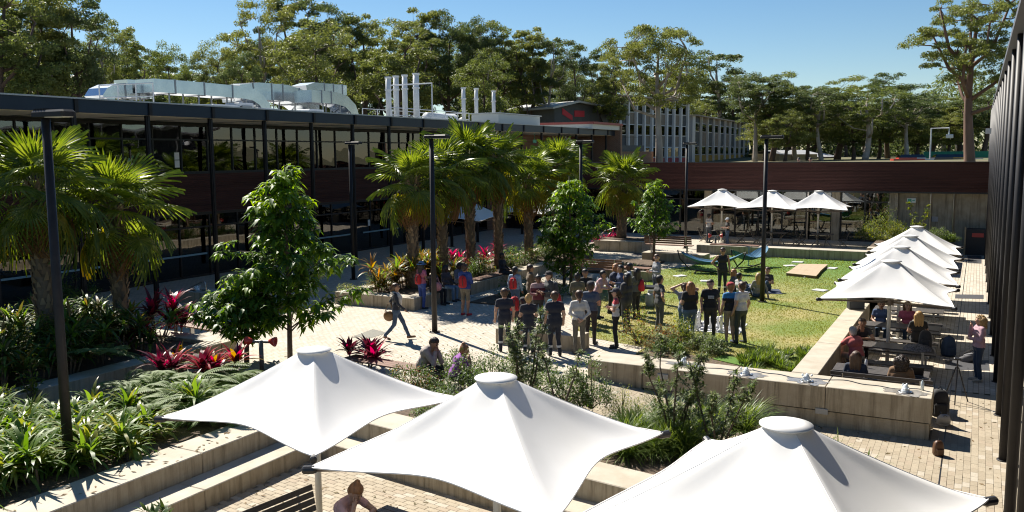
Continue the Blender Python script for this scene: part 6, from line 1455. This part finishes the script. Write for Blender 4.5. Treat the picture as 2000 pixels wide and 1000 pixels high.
# timber bench by the front garden
person((-11.4,16.8,-.0), 330, 'woman in beige jacket hiding her face in her hands on the timber bench', pose='sit_face', top=(.40,.34,.30), bottom=BLK, skin='tan', hair='dkbrown', style='short', sleeve='long', head=(0,35), jacket=1.2)
person((-10.35,16.45,-.0), 15, 'girl with a top knot and purple shirt seated at the bench end', pose='sit_face', top=(.26,.06,.34), bottom=BLK, skin='fair', hair='ginger', style='bun', head=(0,15), h=1.62)
pw = at_head(672,950,1.16,LOW); person((-7.97,9.55,LOW), -28, 'woman in pink t-shirt resting her head on one hand at the plaza table', pose='sit_table', top=(.66,.40,.38), bottom=DENIM, skin='fair', hair='ginger', style='bun', head=(8,40))
b = MB(); b.lathe([(.035,0),(.045,.15),(.047,.155),(.04,.17),(.02,.172)], n=14); b.tube([(0,0,.15),(.015,0,.25)],.004,5); tag(b.build('takeaway_cup', mat('cup_brown', (.30,.22,.15), .4), loc=(-7.45,9.3,LOW+.755)), 'iced coffee cup with straw on the plaza table', 'cup')
# promenade
p = G(1908,744,LOW); person((p.x,p.y,LOW), 172, 'woman with curly fair hair in pink jumper standing on the promenade', pose='think', top=(.50,.31,.36), bottom=(.03,.05,.09), skin='fair', hair='blond', style='curly', h=1.70, sleeve='long', shoe=(.5,.45,.38), jacket=1, bust=1)
person((-2.32,21.25,LOW), 62, 'woman with long brown hair in navy top seated on the backrest bench', pose='sit', top=(.02,.03,.055), bottom=BLK, skin='tan', hair='brown', style='long', sleeve='long')
person((-1.35,21.25,LOW), 62, 'woman in brown jumper with dark bob seated on the backrest bench', pose='sit', top=(.22,.12,.055), bottom=DENIM, skin='tan', hair='dkbrown', style='curly', sleeve='long', jacket=1, build=1.1)
person((-2.65,24.35,LOW), 105, 'man in coral red shirt and beige shorts seated at the second table', pose='sit_table', top=(.50,.12,.11), bottom=(.40,.35,.28), skin='fair', hair='grey', legs='shorts', build=1.12)
person((-2.72,26.05,LOW), 250, 'man in dark shirt seated opposite the man in coral red', pose='sit_table', top=(.04,.04,.045), bottom=BLK, skin='tan', hair='dkbrown')
person((-1.35,27.5,LOW), 75, 'woman with long fair hair in black top seated at the third table', pose='sit', top=BLK, bottom=BLK, skin='fair', hair='blond', style='long')
person((-1.75,29.15,LOW), 255, 'woman in pink floral top seated on the far side of the third table', pose='sit', top=(.45,.10,.16), bottom=DENIM, skin='fair', hair='brown', style='long')
person((-2.5,29.1,LOW), 250, 'person in blue top seated at the left of the third table', pose='sit', top=(.06,.10,.2), bottom=DENIM, skin='tan', hair='black')
# two heads over the parapet
for k, px in enumerate((1560,1583)): p = AtY(px, 311, 59.0); person((p.x,59.0,3.42), (250,230)[k], ('left','right')[k]+' of two people whose heads show over the back parapet', top=((.35,.38,.42),(.55,.57,.6))[k], bottom=BLK, skin='fair', hair='dkbrown', sleeve='long', h=1.72)
# ================================================================== land behind: houses
def pl(px, py, d):
    """point at distance d (metres along the view axis) on the sight line through px,py"""
    w = ray(px, py); return Vector((w.x*d, w.y*d, CAM_H+w.z*d))
grey_clad = mat('grey_cladding', (.075,.08,.085), .6, col2=(.09,.095,.10), nscale=2)
wall_grey = mat('render_grey', (.33,.33,.34), .7); wall_taupe = mat('render_taupe', (.24,.195,.15), .75); wall_pale = mat('fin_pale', (.75,.73,.71), .7); win_dark = glassmat('far_glass', (.10,.12,.13), 1.1); win_white = mat('far_frame', (.62,.62,.62), .6); roof_tan = mat('roof_edge_tan', (.42,.33,.24), .6); band_red = mat('band_red', (.36,.05,.05), .6); band_yel = mat('band_yellow', (.42,.25,.03), .6)
def residence(label, pA, pB, h, base, storeys, nb, band, depth=10):
    """student housing block: facade from pA to pB in plan, bays with pale fins, window per bay and storey"""
    pA, pB = Vector((pA.x,pA.y,0)), Vector((pB.x,pB.y,0)); L = (pB-pA).length; a = math.atan2((pB-pA).y,(pB-pA).x)
    t = thing('residence_block', label, 'building', (pA.x,pA.y,base), a, 'residence blocks behind the court')
    b = MB(); b.box(0,L,0,depth,-1,h); b.build('wall', wall_grey, t); b = MB(); b.box(-.5,L+.5,-.9,depth+.5,h,h+.22); b.build('roof', roof_tan, t)
    s = L/nb; sh_ = h/storeys
    for i in range(nb+1): b = MB(); b.box(s*i-.16,s*i+.16,-.45,0,-1,h); b.build('fin', wall_pale, t)
    for i in range(nb):
        b = MB(); b.box(s*i+.17,s*(i+1)-.17,-.06,-.002,-1,h); b.build('bay_panel', [grey_clad, wall_taupe][i % 2] , t)
        b = MB(); b.box(s*i+.17,s*(i+1)-.17,-.10,-.062,sh_*.0+.1,sh_*.32); b.build('colour_band', band, t)
        for j in range(storeys):
            z = sh_*j+sh_*.38; w = s*.30; x = s*(i+.5); b = MB(); b.box(x-w-.12,x+w+.12,-.16,-.064,z-.12,z+1.42); f = b.build('window', win_white, t)
            b = MB(); b.box(x-w,x+w,-.20,-.17,z,z+1.3); b.build('pane', win_dark, f)
    return t
residence('three storey grey residence with pale fins behind the big gum', pl(1207,300,118), pl(1339,300,132), 9.3, 3.9, 3, 9, band_red)
residence('two storey residence with yellow band at the right of the gum', pl(1352,300,150), pl(1459,300,196), 8.0, 3.9, 2, 10, band_yel)
A_ = pl(1083,238,104); B_ = pl(1195,238,110); L = math.hypot(B_.x-A_.x,B_.y-A_.y); t = thing('grey_pavilion', 'dark grey building with red angular logo behind the roof end', 'building', (A_.x,A_.y,3.9), math.atan2(B_.y-A_.y,B_.x-A_.x)); hh = pl(1083,212,104).z-3.9
b = MB(); b.add([(0,0,-1),(L,0,-1),(L,0,hh),(L*.35,0,hh+.75),(0,0,hh),(0,9,-1),(L,9,-1),(L,9,hh),(L*.35,9,hh+.75),(0,9,hh)], [(0,1,2,3,4),(9,8,7,6,5),(0,5,6,1),(1,6,7,2),(2,7,8,3),(3,8,9,4),(4,9,5,0)]); b.build('wall', grey_clad, t)
b = MB(); b.add([(-.9,-.8,hh-.1),(L*.35,-.8,hh+.78),(L+.5,-.8,hh+.05),(L+.5,9.5,hh+.05),(L*.35,9.5,hh+.78),(-.9,9.5,hh-.1),(-.9,-.8,hh+.12),(L*.35,-.8,hh+1.0),(L+.5,-.8,hh+.27),(L+.5,9.5,hh+.27),(L*.35,9.5,hh+1.0),(-.9,9.5,hh+.12)], [(0,1,7,6),(1,2,8,7),(2,3,9,8),(6,7,10,11),(7,8,9,10),(5,0,6,11),(0,5,4,1),(1,4,3,2)]); b.build('roof', flash_m, t)
sx = L/112.; red_sg = mat('logo_red', (.62,.04,.06), .5); zz = lambda py: pl(1120,py,106).z-3.9
b = MB(); b.add([(14*sx,-.08,zz(212)),(33*sx,-.08,zz(226)),(33*sx,-.08,zz(236)),(14*sx,-.08,zz(224))], [(0,1,2,3)]); b.add([(14*sx,-.02,zz(212)),(33*sx,-.02,zz(226)),(33*sx,-.02,zz(236)),(14*sx,-.02,zz(224))], [(3,2,1,0)]); b.build('red_logo_stroke', red_sg, t)
b = MB(); b.box(37*sx,56*sx,-.08,-.02,zz(228),zz(216)); b.build('red_logo_bar', red_sg, t)
# brick yard wall and dark tank beyond the end of the left building
b = MB(); P0, P1 = pl(1204,310,88), pl(1276,310,92); L = math.hypot(P1.x-P0.x,P1.y-P0.y); t = thing('brick_yard_wall', 'low brick wall with dark panel beyond the left building', 'wall', (P0.x,P0.y,3.5), math.atan2(P1.y-P0.y,P1.x-P0.x)); b.box(0,L,0,.3,-.5,pl(1240,296,90).z-3.5); b.build('brickwork', brick_m, t); b = MB(); b.box(.2,L*.72,-.1,1.2,pl(1240,296,90).z-3.49,pl(1240,284,90).z-3.5); b.build('dark_panel', grey_clad, t)
# sheds between the trees
for k, (p0, p1, d, yt, yb) in enumerate(((1522,1596,150,296,316),(1588,1632,165,301,316))):
    P0, P1 = pl(p0,310,d), pl(p1,310,d+6); L = math.hypot(P1.x-P0.x,P1.y-P0.y); hh = pl(p0,yt+5,d).z-4.0; t = thing('shed', ('cream shed with low pitched roof among the far trunks','smaller brown shed with red door among the far trunks')[k], 'shed', (P0.x,P0.y,4.0), math.atan2(P1.y-P0.y,P1.x-P0.x))
    b = MB(); b.box(0,L,0,6,-1,hh); b.build('wall', [mat('shed_cream',(.45,.38,.27),.8), mat('shed_brown',(.28,.2,.14),.8)][k], t); b = MB(); b.add([(-.4,-.5,hh-.05),(L+.4,-.5,hh-.05),(L+.4,3,hh+.7),(-.4,3,hh+.7),(L+.4,6.5,hh-.05),(-.4,6.5,hh-.05)], [(0,1,2,3),(3,2,4,5)]); b.build('roof', roof_m, t); b = MB(); b.box(L*.3,L*.3+1.2,-.06,-.01,0,min(2.0,hh*.9)); b.build('door', [wall_taupe, band_red][k], t)
p = pl(1816,315,120); t = thing('floodlight_pole', 'grey goal shaped floodlight pole beyond the back parapet', 'light pole', (p.x,p.y,3.8)); hh = pl(1816,251,120).z-3.8; b = MB(); b.tube([(0,0,0),(0,0,hh),(2.2,-.4,hh),(2.2,-.4,hh-.9)],.10,8); b.build('pole', white_pipe, t); b = MB(); b.cbox((2.3,-.5,hh-1.1),(.9,.5,.5),0,.05); b.build('lamp', white_pipe, t)
p = pl(1868,312,130); b = MB(); b.cbox((0,0,.6),(9,.1,1.3)); tag(b.build('shade_cloth_fence', mat('shade_green',(.03,.22,.13),.8), loc=(p.x,p.y,4.3)), 'green shade cloth fence far behind the parapet', 'fence')
car_cols = [(.5,.06,.04),(.6,.6,.6),(.05,.05,.06),(.55,.3,.06),(.3,.32,.35)]
for k, px in enumerate((1772,1790,1842,1868,1885)):
    p = pl(px, 313, 118); t = thing('parked_car', ('red','white','black','orange','silver')[k]+' car parked far behind the back parapet', 'car', (p.x,p.y,3.75), R_(20), 'cars parked behind the court'); b = MB(); m_ = mat('car_paint_%d' % k, car_cols[k], .3)
    b.prism([(-2,-.85),(2,-.85),(2.1,0),(2,.85),(-2,.85),(-2.1,0)], .3, .85); b.prism([(-1.3,-.75),(1.0,-.75),(1.0,.75),(-1.3,.75)], .85, 1.0); b.build('body', m_, t); b = MB(); b.add([(-1.3,-.75,1),(1,-.75,1),(.6,-.6,1.42),(-1,-.6,1.42),(-1.3,.75,1),(1,.75,1),(.6,.6,1.42),(-1,.6,1.42)], [(0,1,2,3),(5,4,7,6),(1,5,6,2),(4,0,3,7),(3,2,6,7)]); b.build('cabin', win_dark, t)
    for x in (-1.25,1.25):
        for y in (-.8,.8): b = MB(); b.tube([(x,y-.1,.32),(x,y+.1,.32)],.32,12); b.build('wheel', cap_black, t)

# ================================================================== eucalypt forest
gum_pale = mat('gum_bark_pale', (.46,.40,.34), .8, col2=(.28,.22,.17), nscale=1.2, stretch=(1,1,.3), bump=.3, bscale=6)
gum_dark = mat('gum_bark_dark', (.13,.085,.06), .9, col2=(.07,.05,.038), nscale=2, stretch=(1,1,.2), bump=.5, bscale=8)
gum_a = leafmat('gum_leaf', (.070,.105,.030), (.145,.175,.05), .42, .5, tint=(.19,.205,.06), spec=.3)
gum_b = leafmat('gum_leaf_dark', (.050,.080,.028), (.105,.135,.048), .40, .5, tint=(.10,.125,.048), spec=.3)
def gum(seed, h=20., w=5., cb=.30, nl=5, nclump=90, per=125, bark=gum_dark, lm=gum_a, tr=.32, leaf=.42, top=.75, flat=.72, lean=0, rcf=.175):
    """trunk, limbs, branches and a crown of separate leaf clumps, each clump carried by its own branch"""
    rng = np.random.default_rng(seed); b = MB(); zc = h*(cb+1)/2; hz = h*(1-cb)/2*.93; rc = w*rcf
    D = rdir(nclump, -.85, 1, rng); rad = rng.random(nclump)**.42; C = D*rad[:,None]*np.array([w-rc, w-rc, hz])
    up_ = C[:,2] > 0; C[up_,2] = hz*(C[up_,2]/hz)**top; C[:,:2] *= (1-.35*np.clip(-C[:,2]/hz,0,1))[:,None]; C += np.array([lean*h*.4,0,zc])
    C[:,0] += .5*np.sin(C[:,2]*.8+seed); C[:,1] += .5*np.cos(C[:,2]*.7+seed)
    ax = lambda z: np.array([lean*z*.4+.25*math.sin(z*.35+seed), .25*math.cos(z*.3+seed*2), z])
    zt_ = h*.78; zs = np.linspace(-1.2, zt_, 8); b.tube([ax(z) for z in zs], [tr*(1.25-.95*max(0,z)/zt_) for z in zs], 8)
    # limbs leave the trunk low and rise; branches leave the limbs; twigs carry the clumps
    limbs = []
    for i in range(nl):
        a = 6.283*i/nl+rng.uniform(-.5,.5); z0 = h*(cb*.85+.30*rng.random()); r_ = w*rng.uniform(.45,.62); z1 = min(h*.86, z0+h*rng.uniform(.18,.32)); s0 = ax(z0); e = ax(z1)+np.array([math.cos(a)*r_, math.sin(a)*r_, 0]); mdl = s0*.5+e*.5+np.array([math.cos(a)*r_*.12, math.sin(a)*r_*.12, -.05*h])+rng.normal(0,.25,3)
        b.tube([s0,mdl,e], [tr*.50,tr*.36,tr*.20], 6)
        for u in (.35,.6,.8,1.0): q = (s0*(1-u)**2+2*mdl*u*(1-u)+e*u*u); limbs.append(q)
    for z in np.linspace(h*.5, zt_, 5): limbs.append(ax(z))
    limbs = np.array(limbs); sub = []
    for c in C[rng.permutation(nclump)[:nclump//3]]:
        dd = np.linalg.norm((limbs-c)*np.array([1,1,1.2])+np.maximum(0,limbs[:,[2]]-c[2])*.8, axis=1); p = limbs[dd.argmin()]; q = p+(c-p)*.62+rng.normal(0,.15,3); mdl = (p+q)/2+np.array([0,0,.06*np.linalg.norm(q-p)])+rng.normal(0,.12,3); b.tube([p,mdl,q],[tr*.20,tr*.15,tr*.10],5); sub.append(q)
    sub = np.array(sub+list(limbs[3::4]))
    for c in C:
        p = sub[np.linalg.norm(sub-c,axis=1).argmin()]; b.tube([p,(p+c)/2+rng.normal(0,.1,3),c],[tr*.09,tr*.06,tr*.025],4)
    trunk = b.mesh('trunk', bark, True)
    sz = rng.uniform(.75,1.3,nclump)*rc; P = np.repeat(C,per,0); S = np.repeat(sz,per); D = rdir(len(P),-.6,1,rng); rr_ = (rng.random(len(P))**.38)
    P = P+D*(rr_*S)[:,None]*np.array([1,1,flat]); dl = unit(rdir(len(P),-1,.3,rng)+np.array([0,0,-.3])); L = leaf*rng.uniform(.6,1.3,len(P)); N = unit(D+rdir(len(P),-1,1,rng)*.6)
    V, F = leaf_batch(P-dl*L[:,None]*.5, dl, L, L*.42, .0, .05, N); return trunk, npmesh('crown', V, F, lm)
PROTO = {
 'd1': gum(1001,20,4.6,.26,6,86,230,gum_dark,gum_a,.32,.29), 'd2': gum(1002,20,5.2,.30,6,90,230,gum_dark,gum_b,.30,.29), 'd3': gum(1003,20,4.2,.22,6,90,220,gum_dark,gum_a,.28,.28), 'd4': gum(1004,20,5.6,.36,6,78,230,gum_pale,gum_b,.3,.30),
 's1': gum(1005,20,5.4,.34,6,58,240,gum_pale,gum_a,.34,.29,.6,.65), 's2': gum(1006,20,4.6,.40,5,46,240,gum_pale,gum_b,.27,.29,.6,.65), 's3': gum(1007,20,4.0,.42,5,44,220,gum_dark,gum_b,.24,.28,.6,.65,.1), 'b1': gum(1008,20,6.0,.12,7,112,220,gum_dark,gum_a,.3,.29,.9,.8)}
def place_tree(px, ytop, d, wpx, kind, label, group='eucalypts of the forest behind the court', rot=None, base=None):
    q = pl(px, 300, d); base = terr(q.x, q.y)-.1 if base is None else base; zt_ = pl(px, ytop, d).z; sz = (zt_-base)/20.; w0 = {'d1':4.6,'d2':5.2,'d3':4.2,'d4':5.6,'s1':5.4,'s2':4.6,'s3':4.0,'b1':6.0}[kind]; sw = wpx*d/FPX/2/w0
    t = thing('eucalyptus_tree', label, 'tree', (q.x,q.y,base), rnd.uniform(0,6.28) if rot is None else rot, group); tr, cr = PROTO[kind]; link('trunk', tr, t); link('crown', cr, t); t.scale = (sw,sw,sz); return t
FG = 'eucalypts of the forest behind the court'
front = [(20,-70,62,230,'d1','tall eucalypt at the upper left corner'),(95,-40,66,190,'d3','tall eucalypt second from the upper left corner'),(160,-30,68,170,'d2','tall leafy eucalypt left of the sky gap'),(215,35,72,120,'s1','eucalypt stepping down beside the sky gap'),(262,68,76,120,'d3','lower eucalypt above the left ducts'),(335,84,80,110,'b1','dense round tree above the middle ducts'),(300,95,84,90,'s3','thin eucalypt behind the dense round tree'),(382,108,88,70,'d2','low tree at the bottom of the sky gap'),
 (432,78,88,110,'b1','dark tree right of the sky gap'),(478,100,80,90,'d2','dark dense tree above the right ducts'),(520,-12,92,150,'s1','tall open eucalypt above the right ducts'),(580,-8,96,150,'s3','tall open eucalypt with bare limbs against the sky'),(620,40,84,190,'b1','broad drooping tree behind the duct bends'),(660,5,100,130,'d2','tall eucalypt between ducts and flues'),(715,15,100,120,'d3','tall dark eucalypt left of the four flues'),(790,40,86,170,'d1','sunlit bushy eucalypt behind the four flues'),(818,8,104,140,'d3','tallest dome shaped eucalypt above the flues'),
 (880,20,104,130,'d2','eucalypt right of the dome shaped one'),(930,32,106,120,'d4','eucalypt above the thin flues'),(945,100,92,130,'b1','lower olive tree behind the thin flues'),(985,38,108,130,'d1','eucalypt in the centre of the tree line'),(1040,42,108,120,'d3','eucalypt left of the grey pavilion'),(1075,60,106,110,'s2','eucalypt above the grey pavilion'),(1120,88,112,110,'d2','lower eucalypt right of the grey pavilion'),(1165,95,116,90,'s3','thin eucalypt with flat top against the sky'),(1195,110,108,100,'d1','leafy eucalypt left of the big gum'),
 (1400,88,205,120,'s2','open eucalypt right of the big gum'),(1432,150,205,80,'d2','small eucalypt at the right of the residence'),(1475,140,140,110,'d4','eucalypt with white trunk left of the lawn lamp'),(1512,138,140,110,'d1','dome shaped eucalypt behind the lawn lamp'),(1555,158,150,100,'s2','open eucalypt behind the far shed'),(1600,168,136,110,'d4','pale trunked eucalypt above the far shed'),(1640,146,146,120,'d1','tall eucalypt in the middle of the right tree line'),(1692,165,132,130,'s1','white limbed eucalypt in the right tree line'),(1735,142,150,110,'d2','eucalypt left of the big right hand tree'),(1770,178,136,110,'d4','pale trunked eucalypt before the far wood'),(1820,185,150,120,'d1','lower eucalypt behind the floodlight pole'),(1868,186,150,110,'d3','lower eucalypt behind the big tree trunk'),(1925,170,140,120,'d2','eucalypt beside the right hand posts'),
 (1492,205,150,90,'b1','low leafy tree right of the residence'),(1535,215,132,90,'b1','low leafy tree between the lawn lamp and shed'),(1580,205,142,100,'b1','low leafy tree behind the cream shed'),(1665,215,138,100,'b1','low leafy tree right of the sheds'),(1715,205,146,100,'b1','low leafy tree left of the floodlight pole'),(1795,225,140,90,'b1','low leafy tree at the floodlight pole'),(1850,220,142,90,'b1','low leafy tree behind the reddish trunk'),(1380,190,210,90,'b1','low leafy tree behind the roof of the residence')]
for px, yt, d, wp, kd, lb_ in front: place_tree(px, yt, d, wp*(1.12 if px < 1200 else 1.4), kd, lb_)
fill = random.Random(55); prof = [(0,10),(200,70),(300,105),(390,135),(430,105),(500,60),(700,50),(820,45),(1000,70),(1090,100),(1200,130),(1300,120),(1440,175),(1640,175),(1780,195),(2000,190)]
for k in range(46):
    px = -30+2060*(k+fill.uniform(.1,.9))/46; i = max(j for j in range(len(prof)) if prof[j][0] <= max(0,px)); i = min(i,len(prof)-2); f = (px-prof[i][0])/(prof[i+1][0]-prof[i][0]); yt = prof[i][1]+(prof[i+1][1]-prof[i][1])*f+fill.uniform(0,28)
    d = fill.uniform(88,118) if px < 420 else fill.uniform(122,150) if px < 1200 else fill.uniform(165,215) if not 1330 < px < 1490 else fill.uniform(205,230)
    place_tree(px, yt, d, fill.uniform(100,150), fill.choice(['d1','d2','d3','d4','s2','s3','b1']), 'eucalypt in the second row of the forest, half hidden by nearer crowns', 'half hidden eucalypts of the second row')
# the two single trees that stand out
def special(label, px, ytop, d, trunk_crown):
    q = pl(px, 300, d); t = thing('eucalyptus_tree', label, 'tree', (q.x,q.y,terr(q.x,q.y)-.1), 0, FG); link('trunk', trunk_crown[0], t); link('crown', trunk_crown[1], t)
hh = lambda px, yt, d: pl(px, yt, d).z-4.1
special('big pale barked gum with spreading limbs before the residence', 1285, 45, 92, gum(1101, hh(1285,45,92), 6.9, .30, 9, 130, 260, gum_pale, gum_a, .36, .22, .75, .6, 0, .125))
special('large tall eucalypt with reddish trunk at the right by the black posts', 1892, -45, 74, gum(1102, hh(1892,-45,74), 5.6, .34, 9, 125, 280, mat('gum_bark_red',(.21,.12,.085),.85,col2=(.12,.07,.05),nscale=1.5,stretch=(1,1,.25),bump=.4,bscale=6), gum_a, .38, .19, .8, .55, 0, .12))
# undergrowth and the far wood that reads as one mass
rng = np.random.default_rng(66); n = 90000; px = rng.uniform(-60,2060,n); d = np.where(px < 420, rng.uniform(95,130,n), np.where(px < 1200, rng.uniform(125,170,n), rng.uniform(190,250,n)))
hgt = rng.random(n)**1.1*np.where(px < 1200, 12, 17)*(.6+.4*np.sin(px*.021)+.3*np.sin(px*.007+1)); wv = np.array([tuple(ray(a,300)) for a in px]); P = wv*d[:,None]; P[:,2] = np.array([terr(x,y) for x,y in P[:,:2]])+np.maximum(.1,hgt); D = rdir(n,-1,.5,rng); L = rng.uniform(.7,1.7,n); V, F = leaf_batch(P,D,L,L*.5,0,.05); o = link('far_forest', npmesh('far_forest',V,F,gum_b), kind='stuff'); tag(o,'dark mass of undergrowth and far wood between the trunks','forest')
